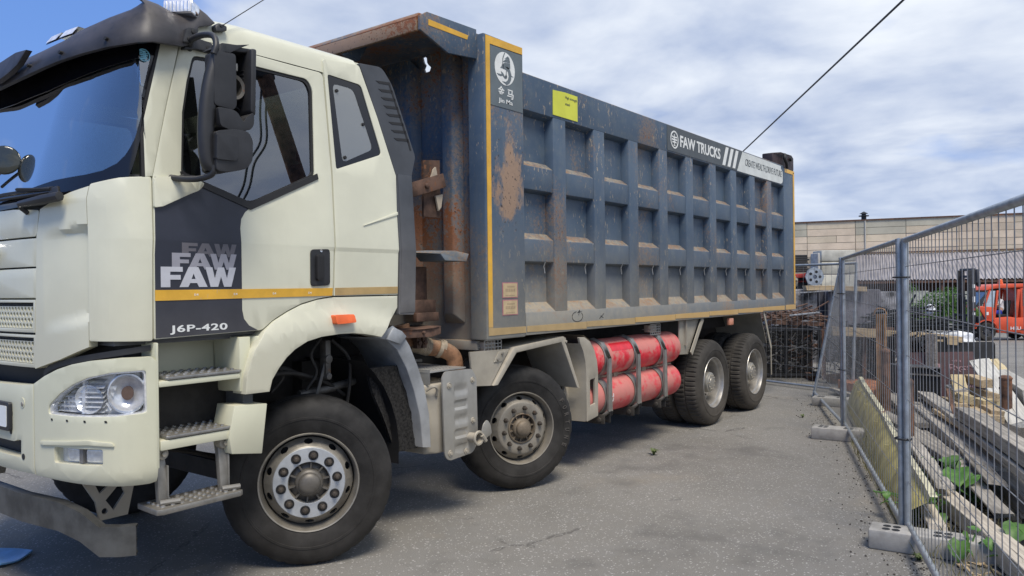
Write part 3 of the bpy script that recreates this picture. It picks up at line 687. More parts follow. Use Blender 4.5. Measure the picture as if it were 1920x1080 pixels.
# lifted, cracked flap of the visor
panel('lifted_flap', [(-LEN, 2.850), (-1.189, 2.858), (-1.064, 2.880), (-.975, 2.912), (-.915, 2.985), (-1.048, 2.995), (-1.25, 2.975), (-LEN, 2.96)], M['visor'], .150, .118, bevel=.006, step=.05, parent=vis)
# printed round emblem at the head of the windscreen
def emblem(f, c, r_, mat, parent, w, name='emblem'):
    T = lambda p: (c[0] + p[0] * r_, c[1] + p[1] * r_)
    ring = thicken(flat2d(ellipse(c, r_, r_, 28), [ellipse(c, r_ * .84, r_ * .84, 28)], 0), f, w, w - .003)
    e = obj(name, ring, mat, parent, smooth=0)
    for poly in ([(-.07,-.62),(.07,-.62),(.07,.62),(-.07,.62)], [(-.07,.18),(-.07,.34),(-.62,.40),(-.62,.24)], [(.07,.18),(.07,.34),(.62,.40),(.62,.24)],
                 [(-.07,-.08),(-.07,.08),(-.66,.10),(-.66,-.06)], [(.07,-.08),(.07,.08),(.66,.10),(.66,-.06)], [(-.07,-.34),(-.07,-.18),(-.48,-.20),(-.52,-.36)], [(.07,-.34),(.07,-.18),(.48,-.20),(.52,-.36)], [(-.22,-.7),(.22,-.7),(.16,-.56),(-.16,-.56)]):
        obj('emblem_bar', thicken(flat2d([T(p) for p in poly], (), 0), f, w, w - .003), mat, e if e.parent == truck else parent, smooth=0)
    return e
M['cyan'] = simple('pale_cyan_print', (.16, .42, .52), .3)
emblem(skin, (.022, 2.893), .033, M['cyan'], scr, .003)
panel('badge', ellipse((-LEN, 1.915), .265, .115, 40), M['chrome'], .03, -.01, holes=[ellipse((-LEN, 1.915), .24, .095, 40)], bevel=.006, step=.05)

# --- bumper and lamps
bo = [(.012, 1.335), (.013, .735), (-.02, .728), (-.147, .730), (-.4, .742), (-.690, .757), (-.690, 1.225), (-.60, 1.268), (-.5, 1.305), (-.40, 1.332), (-.298, 1.350), (-.15, 1.362), (-.01, 1.362)]
hl = rnd([(-.572, 1.078), (-.572, 1.122), (-.49, 1.183), (-.40, 1.232), (-.31, 1.268), (-.19, 1.293), (-.038, 1.300), (-.034, 1.088), (-.17, 1.077), (-.4, 1.074)], [.012, .02, 0, 0, 0, 0, .018, .018, 0, 0])
fog = rnd([(-.530, .838), (-.530, .918), (-.232, .918), (-.232, .838)], .012)
def skin_bump(s, z, off=0.):                        # the bumper rolls under at its lower edge and steps back round the lamps
    t = min(max((.80 - z) / .08, 0), 1); k = 0
    return skin(s, z, off + .012 - .03 * t * t - .016 * k)
bp = panel('bumper_corner', bo, M['cream_low'], .0, -.06, holes=[hl, fog], f=skin_bump, step=.02, bevel=.007, smooth=50)
obj('bumper_corner', thicken(flat2d(bo, [hl, fog], .04), far(skin_bump), 0, -.06, .007), M['cream_low'], truck)
panel('brow', rnd([(-.635, .940), (-.30, .962), (-.185, .950), (-.175, .932), (-.30, .940), (-.62, .922)], .006), M['cream_low'], .022, .0, bevel=.008, f=skin, step=.03, parent=bp)
# bumper middle with number plate recess
mid = full([(-LEN + .001, .752), (-.700, .760), (-.700, 1.222), (-.80, 1.212), (-LEN + .001, 1.20)])
slot = rnd([(-E + .83, .835), (-.826, .835), (-.822, .925), (-.86, .925), (-.90, .912), (-E + .90, .912), (-E + .86, .925), (-E + .83, .925)], .008)
bm_ = panel('bumper_middle', mid, M['cream_low'], .010, -.05, holes=[slot], f=lambda s, z, o: skin(s, z, o - .03 * min(max((.80 - z) / .08, 0), 1) ** 2), bevel=.006)
panel('slot_back', [(-E + .82, .82), (-.81, .82), (-.81, .94), (-E + .82, .94)], M['black'], -.06, -.07, bevel=0, parent=bm_)
for c, r1 in (((-.932, 1.055), .019), ((-.805, 1.12), .024), ((-.80, .842), .014), ((-.935, .96), .013)):
    panel('bolt_hole', ellipse(c, r1, r1 * 1.15, 14), M['black'] if r1 != .024 else M['cream_low'], .0125, -.02, bevel=0, step=0, parent=bm_)
    if r1 == .024: panel('screw', ellipse((c[0] + .004, c[1] - .006), .012, .012, 10), M['rim'], .016, 0, bevel=.002, step=0, parent=bm_)
pl = panel('number_plate', rnd([(-E + .925, .965), (-.915, .965), (-.915, 1.115), (-E + .925, 1.115)], .015), M['plastic'], .03, .012, bevel=.004)
panel('plate_face', rnd([(-E + .945, .985), (-.937, .985), (-.937, 1.095), (-E + .945, 1.095)], .008), M['white'], .033, .028, bevel=0, parent=pl)
# headlamp: reflector bowl, projector, indicator cell, ribs and a clear cover
for m in (0, 1):
    ff = far(skin) if m else skin
    hb_ = obj('headlamp', thicken(flat2d(hl, (), .05), ff, -.065, -.075), M['lampgrey'], truck)
    obj('lamp_rim', thicken(flat2d(hl, [[(s + (-.28 - s) * .035, z + (1.17 - z) * .07) for s, z in hl]], .06), ff, .004, -.03), M['lampchrome'], hb_)
    if m == 0:
        a = MB()
        def bowl(c, r0, d, n=28):
            rows_ = []
            for rr, dd in ((r0, -.010), (r0 * .96, -.022), (r0 * .8, -.042), (r0 * .5, -.056), (r0 * .3, -.058)):
                rows_.append([skin(c[0] + rr * math.cos(2*math.pi*k/n), c[1] + rr * math.sin(2*math.pi*k/n), dd) for k in range(n + 1)])
            a.grid(rows_)
        bowl((-.125, 1.185), .088, .1)
        obj('reflector_bowl', a, M['lampchrome'], hb_, recalc=False)
        obj('bulb_shade', thicken(flat2d(ellipse((-.125, 1.185), .032, .034, 18), (), 0), skin, -.030, -.06, .006), M['rustsheet'], hb_)
        obj('bowl_ring', thicken(flat2d(ellipse((-.125, 1.185), .099, .100, 32), [ellipse((-.125, 1.185), .086, .087, 32)], 0), skin, -.015, -.05, .004), M['lampchrome'], hb_)
        a = MB(); rows_ = []
        for dd, kx in ((-.012, 1), (-.035, .8), (-.058, .45)):
            rows_.append([skin(-.325 + .085 * kx * math.cos(2*math.pi*k/20), 1.158 + .072 * kx * math.sin(2*math.pi*k/20), dd) for k in range(21)])
        a.grid(rows_); obj('reflector_bowl', a, M['lampchrome'], hb_, recalc=False)
        for k in range(4):
            a = MB(); s0 = -.235 + .012 * k; a.grid([[skin(s0 + .014 * i, 1.10 + .05 * k + .02 * j, -.02 - .022 * ((i + j + k) % 2)) for i in range(3)] for j in range(3)]); obj('reflector_facet', a, M['lampchrome'], hb_, smooth=0)
        for k in range(9):
            z1 = 1.098; z2 = 1.150 + .006 * k
            obj('lens_rib', thicken(flat2d([(-.475 + .011 * k, z1), (-.468 + .011 * k, z1), (-.468 + .011 * k, z2), (-.475 + .011 * k, z2)], (), 0), skin, -.03, -.05), M['lampchrome'], hb_)
        for k in range(5): obj('side_facet', thicken(flat2d([(-.560 + .016 * k, 1.09), (-.548 + .016 * k, 1.09), (-.548 + .016 * k, 1.118 + .012 * k), (-.560 + .016 * k, 1.11 + .012 * k)], (), 0), skin, -.04 - .01 * (k % 2), -.07), M['lampchrome'], hb_)
        for k in range(7):
            a = MB(); z0 = 1.092 + .024 * k; s1 = -.55 + max(0, z0 - 1.13) * 1.7; a.grid([[skin(s1 + (-.245 - s1) * i / 6, z0 + .020 * j, -.058 + .036 * (1 - j)) for i in range(7)] for j in range(2)]); obj('sky_catch_plate', a, M['lampgrey'] if k % 2 else M['lampchrome'], hb_, smooth=0)  # upward-tilted plates added to catch the sky and brighten the lamp
        obj('cell_wall', thicken(flat2d([(-.375, 1.085), (-.358, 1.085), (-.350, 1.248), (-.367, 1.240)], (), 0), skin, -.02, -.09), M['lampgrey'], hb_)
        obj('lamp_cover', thicken(flat2d([(s + (-.28 - s) * .03, z + (1.17 - z) * .06) for s, z in hl], (), .05), skin, -.003, -.007), M['clear'], hb_)
        for k in range(4): panel('vent_slot', [(-.55 + .11 * k, 1.048), (-.538 + .11 * k, 1.048), (-.542 + .11 * k, 1.058), (-.552 + .11 * k, 1.058)], M['black'], .0145, -.01, bevel=0, step=0, parent=bp)
    fb = obj('fog_lamp', thicken(flat2d(fog, (), .05), ff, -.035, -.05), M['lampgrey'], truck)
    if m == 0:
        obj('fog_reflector', thicken(flat2d(rnd([(-.47, .848), (-.385, .848), (-.385, .908), (-.47, .908)], .01), (), .03), skin, -.018, -.03, .006), M['lampchrome'], fb)
        obj('fog_reflector', thicken(flat2d(rnd([(-.345, .848), (-.25, .848), (-.25, .908), (-.345, .908)], .01), (), .03), skin, -.018, -.03, .006), M['lampchrome'], fb)
        obj('fog_divider', thicken(flat2d([(-.378, .842), (-.356, .842), (-.356, .914), (-.378, .914)], (), 0), skin, -.006, -.03), M['fairing'], fb)
        obj('fog_cover', thicken(flat2d(fog, (), .05), skin, -.004, -.008), M['clear'], fb)
# dark gap between bonnet and bumper
b = MB(); b.grid([[skin(-E - .05 + (E + .10) * i / 40, z, -.13) for i in range(41)] for z in (.80, 1.0, 1.2, 1.46)]); obj('gap_liner', b, M['black'], truck)
b = MB(); b.grid([[skin(-.66 + .655 * i / 16, 1.288 + .132 * (i / 16) ** .55 - .03 * (1 - j), -.02) for i in range(17)] for j in range(2)]); obj('gap_seal', b, M['plastic'], truck)

# --- underrun bar hung in front, with its pressed bracket
bs = [-E + .09, -E + .28, -E + .56, -E + .9, -LEN, -.9, -.56, -.40, -.28, -.18, -.09]
path = []
for s in bs: p = skin(s, .5, -.02); path.append(p)
zoff = [.0] * len(bs)
b = MB(); prof = [(-.0, .075), (.0, -.072), (.05, -.072), (.05, -.060), (.012, -.060), (.012, -.005), (.04, -.005), (.04, .005), (.012, .005), (.012, .062), (.05, .062), (.05, .075)]
rows = []
for i, p in enumerate(path):
    d = (path[min(i+1, len(path)-1)] - path[max(i-1, 0)]).normalized(); nrm = Vector((d.y, -d.x, 0)); zc = .555 if bs[i] > -E + .5 and bs[i] < -.5 else .52 if abs(bs[i] + LEN) < 1.0 else .452
    rows.append([p - nrm * a + Vector((0, 0, zc + c - p.z)) for a, c in prof] + [p - nrm * prof[0][0] + Vector((0, 0, zc + prof[0][1] - p.z))])
b.grid(rows); obj('underrun_bar', b, M['bumperbar'], truck, smooth=30)
def fxz(y): return lambda u, v, w: Vector((u, y + w, v))
for yy in (.30, 1.94):
    o_ = [(-1.20, .74), (-.90, .74), (-.955, .50), (-1.10, .50), (-1.12, .60)]
    obj('bar_bracket', thicken(flat2d(o_, [[(-1.13, .71), (-1.02, .70), (-1.10, .64)], [(-1.07, .60), (-.99, .68), (-.97, .62), (-1.03, .54)], ellipse((-1.075, .545), .016, .016, 10)], 0), fxz(yy), .0, .016), M['khaki'], truck)

# --- steps: upper well, lower well, hinged bottom step
b = MB(); yo = -.085
b.prism([(-.992, yo, 1.362), (-.992, yo, .80), (-.992, .25, .80), (-.992, .25, 1.43), (-.992, yo, 1.43)], (.012, 0, 0))
b.box(-.98, -.49, .205, .215, .98, 1.44)
b.prism([(-.98, yo, 1.205), (-.98, yo, 1.235), (-.98, .21, 1.247), (-.98, .21, 1.215)], (.46, 0, 0))
obj('step_well', b, M['cream_low'], truck, bevel=.006)
b = MB(); b.prism([(-.52, yo + .005, 1.43), (-.44, yo + .02, 1.43), (-.50, .2, 1.43)], (0, 0, -.30)); b.prism([(-.50, .10, 1.43), (-.40, yo + .01, 1.43), (-.38, yo + .01, 1.43), (-.38, .2, 1.43), (-.5, .2, 1.43)], (0, 0, -.31)); obj('step_side', b, M['cream_low'], truck, bevel=.006)
b = MB(); b.prism([(-.975, yo, .885), (-.975, yo, .935), (-.975, .20, .955), (-.975, .20, .905)], (.44, 0, 0))
b.box(-.975, -.50, .17, .18, .93, 1.075)
b.prism([(-.565, yo - .012, 1.062), (-.358, yo - .012, 1.048), (-.395, yo - .012, .772), (-.585, yo - .012, .802), (-.60, yo - .012, .90)], (0, .17, 0))
obj('step_well', b, M['cream_low'], truck, bevel=.008)
b = MB(); b.box(-.99, -.40, .16, .9, .84, 1.2); obj('step_backing', b, M['under'], truck)
b = MB(); b.box(-.46, -.40, -.02, .15, 1.03, 1.12); obj('step_gap_filler', b, M['interior'], truck)
def tread(x0, x1, z, y0, y1, parent=truck):
    b = MB(); b.prism(rndxy := [(x0, y0 + .01, z), (x0 + .015, y0, z), (x1 - .02, y0, z), (x1, y0 + .015, z), (x1 - .03, y1, z), (x0, y1, z)], (0, 0, .016)); t = obj('step_tread', b, M['treadplate'], parent, bevel=.004)
    bb = MB()
    for i in range(9):
        for j in range(4):
            cx = x0 + .03 + (x1 - x0 - .07) * i / 8; cy = y0 + .045 + (y1 - y0 - .07) * j / 3
            bb.lathe([(.012, 0), (.011, .006), (.006, .008), (0.004, .002)], (cx, cy, z + .016), 'z', 7)
    obj('tread_studs', bb, M['treadplate'], t, kind='stuff'); return t
tread(-.945, -.505, 1.238, yo - .006, .17); tread(-.945, -.525, .940, yo - .006, .16)
ls = MB()
ls.prism([(-1.02, -.12, .575), (-.99, -.135, .575), (-.56, -.135, .575), (-.535, -.12, .575), (-.545, .09, .575), (-1.01, .09, .575)], (0, 0, .03))
low = obj('hinged_step', ls, M['treadplate'], truck, bevel=.005)
bb = MB()
for i in range(9):
    for j in range(4): bb.lathe([(.013, 0), (.011, .007), (.005, .009), (.003, .003)], (-.97 + .05 * i, -.09 + .045 * j, .605), 'z', 7)
obj('tread_studs', bb, M['treadplate'], low, kind='stuff')
for xa in (-.945, -.60):
    b = MB(); b.prism([(xa - .022, -.02, .875), (xa + .022, -.02, .875), (xa + .03, -.02, .80), (xa + .022, -.04, .73), (xa + .028, -.05, .60), (xa - .022, -.05, .60)], (0, .035, 0)); b.box(xa + .02, xa + .028, -.055, .0, .60, .80)
    obj('step_arm', b, M['strap'], low, bevel=.004)
    b = MB(); b.lathe([(.0, -.052), (.028, -.052), (.032, -.044), (.032, -.01)], (xa, 0, .862), 'y', 16); b.lathe([(0, -.068), (.013, -.068), (.013, -.05)], (xa, 0, .862), 'y', 6); obj('arm_bolt', b, M['khaki'], low)
    b = MB(); b.tube([(xa - .03, -.07, .622), (xa + .06, -.10, .622)], .014, 8); obj('hinge_pin', b, M['strap'], low)

# --- wipers, front round mirror, aerial
b = MB(); b.tube([skin(-1.15, 2.20, .035), skin(-.95, 2.203, .04), skin(-.64, 2.204, .04), skin(-.50, 2.206, .035)], .011, 6); b.tube([skin(-1.15, 2.185, .02), skin(-.50, 2.19, .02)], .007, 5)
b.tube([skin(-.8, 2.22, .045), skin(-.62, 2.205, .06), skin(-.50, 2.20, .05)], .009, 5); wip = obj('wiper', b, M['rubber_seal'], truck)
b = MB(); b.prism([skin(-.51, 2.205, .05), skin(-.50, 2.165, .05), skin(-.42, 2.150, .05), skin(-.455, 2.215, .05)], (.02, .02, 0)); b.tube([skin(-.42, 2.160, .05), skin(-.55, 2.150, .045), skin(-.74, 2.140, .04), skin(-.755, 2.125, .03), skin(-.74, 2.095, .0)], [.024, .026, .018, .014, .012], 8)
obj('wiper_arm', b, M['plastic'], wip, bevel=.003)
b = MB(); cm = skin(-1.02, 2.40, .062); rows = []
nm = Vector((-.55, -.83, .05)).normalized(); ta = Vector((0, 0, 1)).cross(nm).normalized(); tb = nm.cross(ta)
for rr, hh in ((.0, .010), (.045, .008), (.070, .003), (.077, 0), (.079, -.006), (.077, -.012), (0, -.014)): rows.append([cm + nm * hh + (ta * math.cos(2*math.pi*k/24) + tb * math.sin(2*math.pi*k/24)) * rr for k in range(25)])
b.grid(rows); fm = obj('front_mirror', b, M['darkglass'], truck, smooth=60)
b = MB(); b.tube([cm - nm * .03, skin(-1.06, 2.36, .03), skin(-1.25, 2.30, .03)], .009, 6); obj('mirror_stalk', b, M['plastic'], fm)
b = MB(); b.prism([skin(.425, 3.115, .035), skin(.495, 3.135, .035), skin(.50, 3.165, .03), skin(.45, 3.172, .03), skin(.425, 3.15, .03)], (0, .05, .0)); ab = obj('aerial_base', b, M['plastic'], truck, bevel=.008)
b = MB(); b.tube([(-.545, .03, 3.15), (-.52, .03, 3.165)], [.012, .006], 6); b.tube([(-.53, .03, 3.16), (-.19, .09, 3.43), (.25, .17, 3.78)], .0028, 5); obj('aerial', b, M['rubber_seal'], ab)

# --- door mirrors: bracket, tubular arm, spine, open main housing with its motor ring, lower wide-angle housing
def mirror_at(P):                                   # local frame: (x along truck, z up, d towards the truck from the outer face)
    return lambda u, v, w: Vector((u, -.255 + w, v))
fm_ = mirror_at(None)
def mbox(poly, w0, w1, name, mat, parent, r=.015, bev=.01, taper=0):
    return obj(name, thicken(flat2d(rnd(poly, r), (), 0), fm_, w0, w1, bev, 3), mat, parent, smooth=50)
spine = MB(); sp = [(-.775, 2.935), (-.80, 2.86), (-.835, 2.74), (-.858, 2.60), (-.866, 2.46), (-.852, 2.33), (-.825, 2.29)]
spc = catmull([(a, 0, c) for a, c in sp], 4); rows = []
for i, p in enumerate(spc):
    t = i / (len(spc) - 1); hw = .035 + .010 * math.sin(math.pi * min(1, t * 1.2)) ; dp = .035
    rows.append([Vector((p.x + hw + hw * math.cos(q), -.275 + dp * math.sin(q), p.z)) for q in [2*math.pi*k/12 for k in range(13)]])
spine.grid(rows); mir = obj('door_mirror', spine, M['plastic'], truck, smooth=60)
mbox([(-.792, 2.895), (-.670, 2.905), (-.668, 2.640), (-.685, 2.615), (-.795, 2.622)], -.055, .03, 'mirror_cover', M['plastic'], mir, .02, .014)
mbox([(-.795, 2.905), (-.745, 2.945), (-.66, 2.955), (-.585, 2.975), (-.655, 2.935), (-.70, 2.905)], -.05, .05, 'mirror_hood', M['plastic'], mir, .006, .006)
# open housing: back plate, outer rim, lower lip, motor ring, ribs
mbox([(-.70, 2.925), (-.565, 2.955), (-.572, 2.62), (-.70, 2.60)], .055, .075, 'housing_back', M['black'], mir, .01, .004)
b = MB(); b.prism([fm_(u, v, .06) for u, v in ((-.592, 2.95), (-.556, 2.955), (-.566, 2.60), (-.60, 2.62))], (0, -.135, 0)); obj('housing_rim', b, M['plastic'], mir, bevel=.012)
b = MB(); b.prism([fm_(u, v, .06) for u, v in ((-.70, 2.945), (-.56, 2.96), (-.56, 2.935), (-.70, 2.918))], (0, -.10, 0)); obj('housing_rim', b, M['plastic'], mir, bevel=.008)
mbox([(-.785, 2.612), (-.70, 2.612), (-.672, 2.60), (-.640, 2.555), (-.622, 2.585), (-.575, 2.622), (-.578, 2.55), (-.60, 2.522), (-.70, 2.502), (-.77, 2.518)], -.07, .07, 'housing_lip', M['plastic'], mir, .014, .014)
b = MB(); b.lathe([(.042, .05), (.068, .03), (.074, .0), (.066, -.02), (.050, -.014), (.048, .05)], (-.66, -.255, 2.745), 'y', 22); b.lathe([(0, .02), (.016, .015), (.018, .05)], (-.66, -.255, 2.745), 'y', 12); obj('mirror_motor', b, M['hub'], mir)
obj('motor_bracket', MB().box(-.66, -.625, -.26, -.195, 2.835, 2.875), M['silverbox'], mir, bevel=.004)
b = MB()
for k in range(9): b.box(-.60, -.575, -.265, -.225, 2.665 + .022 * k, 2.671 + .022 * k)
b.beam((-.64, -.22, 2.66), (-.60, -.22, 2.64), .03, .006); b.beam((-.65, -.22, 2.90), (-.60, -.22, 2.77), .006, .02); obj('housing_ribs', b, M['plastic'], mir)
mbox([(-.800, 2.488), (-.70, 2.512), (-.615, 2.512), (-.588, 2.47), (-.592, 2.36), (-.63, 2.315), (-.72, 2.29), (-.80, 2.288)], -.075, .06, 'lower_housing', M['plastic'], mir, .022, .02)
mbox([(-.80, 2.475), (-.682, 2.478), (-.684, 2.362), (-.70, 2.348), (-.805, 2.345)], -.085, .0, 'lower_cover', M['plastic'], mir, .012, .008)
b = MB(); b.tube(catmull([(-.72, .045, 2.985), (-.76, -.04, 3.005), (-.775, -.16, 3.005), (-.768, -.26, 2.985), (-.775, -.30, 2.93), (-.79, -.30, 2.88)], 5), .016, 10); obj('mirror_arm', b, M['plastic'], mir, smooth=60)
b = MB(); b.tube(catmull([(-.80, -.30, 2.32), (-.80, -.29, 2.275), (-.83, -.22, 2.255), (-.86, -.12, 2.26), (-.88, -.04, 2.272)], 5), .016, 10); obj('mirror_arm', b, M['plastic'], mir, smooth=60)
obj('mirror_bracket', thicken(flat2d(rnd([(.222, 2.965), (.295, 2.985), (.39, 2.985), (.395, 3.035), (.31, 3.045), (.245, 3.03)], .012), (), .05), skin, .04, .002, .01), M['plastic'], mir)
for c in ((.268, 2.995), (.365, 3.005)): obj('bracket_hole', thicken(flat2d(ellipse(c, .012, .012, 12), (), 0), skin, .0425, .03), M['black'], mir)
obj('mirror_bracket', thicken(flat2d(rnd([(.165, 2.292), (.175, 2.262), (.25, 2.262), (.262, 2.29)], .01), (), 0), skin, .045, .004, .006), M['plastic'], mir)
fm_ = lambda u, v, w: Vector((u, 2.59 - w, v))
mbox([(-.80, 2.93), (-.60, 2.95), (-.59, 2.55), (-.79, 2.52)], -.07, .06, 'far_mirror', M['plastic'], truck, .03, .02)

# --- inside the cab
b = MB(); b.prism([(-1.15, .05, 1.46), (-1.13, .05, 2.16), (-.92, .05, 2.215), (-.70, .05, 2.12), (-.62, .05, 1.80), (-.66, .05, 1.46)], (0, 2.16, 0)); obj('dashboard', b, M['interior'], truck, bevel=.02)
for y0 in (.22, 1.5):
    b = MB(); b.box(-.22, .30, y0, y0 + .52, 1.62, 1.84); st_ = obj('seat', b, M['seat'], truck, bevel=.05, seg=3)
    b = MB(); b.prism([(.18, y0, 1.80), (.32, y0, 1.80), (.50, y0, 2.55), (.38, y0, 2.57)], (0, .52, 0)); obj('seat_back', b, M['seat'], st_, bevel=.04, seg=3)
    b = MB(); b.prism([(.38, y0 + .12, 2.58), (.48, y0 + .12, 2.57), (.53, y0 + .12, 2.80), (.43, y0 + .12, 2.82)], (0, .28, 0)); obj('headrest', b, M['seat'], st_, bevel=.03, seg=3)
b = MB(); cw = Vector((-.52, .48, 2.14)); Mw = Matrix.Translation(cw) @ Matrix.Rotation(R(-38), 4, 'Y')
b.tube([Mw @ Vector((.235 * math.cos(2*math.pi*k/28), .235 * math.sin(2*math.pi*k/28), 0)) for k in range(28)], .016, 8, closed=True)
for a_ in (30, 150, 270): b.tube([Mw @ Vector((0, 0, -.03)), Mw @ Vector((.23 * math.cos(R(a_)), .23 * math.sin(R(a_)), 0))], .014, 6)
b.tube([Mw @ Vector((0, 0, 0)), Mw @ Vector((0, 0, -.4))], .04, 8); obj('steering_wheel', b, M['rubber_seal'], truck, smooth=60)
b = MB(); b.prism([(-1.08, .45, 2.222), (-.86, .40, 2.24), (-.86, .95, 2.24), (-1.10, .9, 2.222)], (0, 0, .004)); b.prism([(-1.05, .45, 2.228), (-.93, .44, 2.30), (-.93, .62, 2.29), (-1.06, .62, 2.228)], (.003, 0, .003)); obj('papers', b, M['paper'], truck)
b = MB(); b.grid([[(-.42 + .05 * math.sin(i * .9 + j), .12 + .02 * math.cos(i * 2.1), 3.02 - .19 * j) for i in range(6)] for j in range(6)]) if False else None
obj('seat_belt', MB().beam((.08, .06, 3.0), (.17, .04, 2.1), .05, .004, (0, 1, 0)), M['rubber_seal'], truck)

# ================================================================== WHEELS
def tyre(n, lug, wd=.30, mat=None):
    pr_ = [(.292,.012),(.300,-.004),(.318,-.012),(.36,-.022),(.385,-.024),(.387,-.027),(.40,-.027),(.402,-.024),(.43,-.022),(.458,-.013),(.478,.0),(.4945,.016),(.503,.030),(.509,.045)]
    if not lug:
        for yy in (.085, .145, .205): pr_ += [(.512, yy - .009), (.501, yy - .006), (.501, yy + .006), (.512, yy + .009)]
    else: pr_ += [(.513,.10),(.514,.13),(.503,.134),(.503,.146),(.514,.15),(.513,.19)]
    pr_ += [(.509,wd-.045),(.503,wd-.03),(.4945,wd-.016),(.478,wd),(.43,wd+.02),(.36,wd+.02),(.30,wd),(.29,wd-.012)]
    def rf(k, i, r):
        h = pr_[i][1]
        if lug and r > .49 and (h < .125 or h > .155) and (k + (2 if h > .15 else 0)) % 4 < 1: return r - (.013 if r > .5 else .007)
        if not lug and r > .49 and (h < .05 or h > wd - .05) and k % 5 == 0: return r - .006
        return r
    return MB().lathe(pr_, (0, 0, 0), 'y', n, rf)
def flatten(mb, rad):                                # rests on its own weight
    mb.v = [(x, y + (-.012 if y < .1 and z < -rad + .07 else 0) * max(0, 1 - (z + rad) / .07), max(z, -rad)) for x, y, z in mb.v]; return mb
RW = .514
def disc_holes(prof_in, prof_out, n, a0, hw, hh, depth=.03):
    """conical ring between two (r, y) circles with n oval hand holes through it"""
    g = MB(); (r1, y1), (r2, y2) = prof_out, prof_in; rm = (r1 + r2) / 2
    P = lambda r, t: ((r) * math.cos(t), y1 + (y2 - y1) * (r1 - r) / (r1 - r2), r * math.sin(t))
    for k in range(n):
        t0 = 2*math.pi*k/n + a0; h = math.pi / n; outer = []
        for i in range(6): outer.append((r2, t0 - h + 2*h*i/6))
        for i in range(3): outer.append((r2 + (r1 - r2) * i / 3, t0 + h))
        for i in range(6): outer.append((r1, t0 + h - 2*h*i/6))
        for i in range(3): outer.append((r1 - (r1 - r2) * i / 3, t0 - h))
        m = len(outer); base = len(g.v); el = []
        for r, t in outer:
            ang = math.atan2((r - rm), (t - t0) * rm); el.append((rm + hh * math.sin(ang), t0 + hw / rm * math.cos(ang)))
        g.add([P(*q) for q in outer] + [P(*q) for q in el] + [(a * .985, b_ + depth, c * .985) for a, b_, c in [P(*q) for q in el]],
              [(i, (i+1) % m, m + (i+1) % m, m + i) for i in range(m)] + [(m + i, m + (i+1) % m, 2*m + (i+1) % m, 2*m + i) for i in range(m)])
    return g
def hexnut(r0, r1, h0, h1, c):
    g = MB(); g.lathe([(r0 * 1.35, h0), (r0 * 1.35, h0 - .004), (r0, h0 - .005), (r0, h1), (r1, h1 - .002), (r1, h1 - .014), (0, h1 - .016)], c, 'y', 6); return g
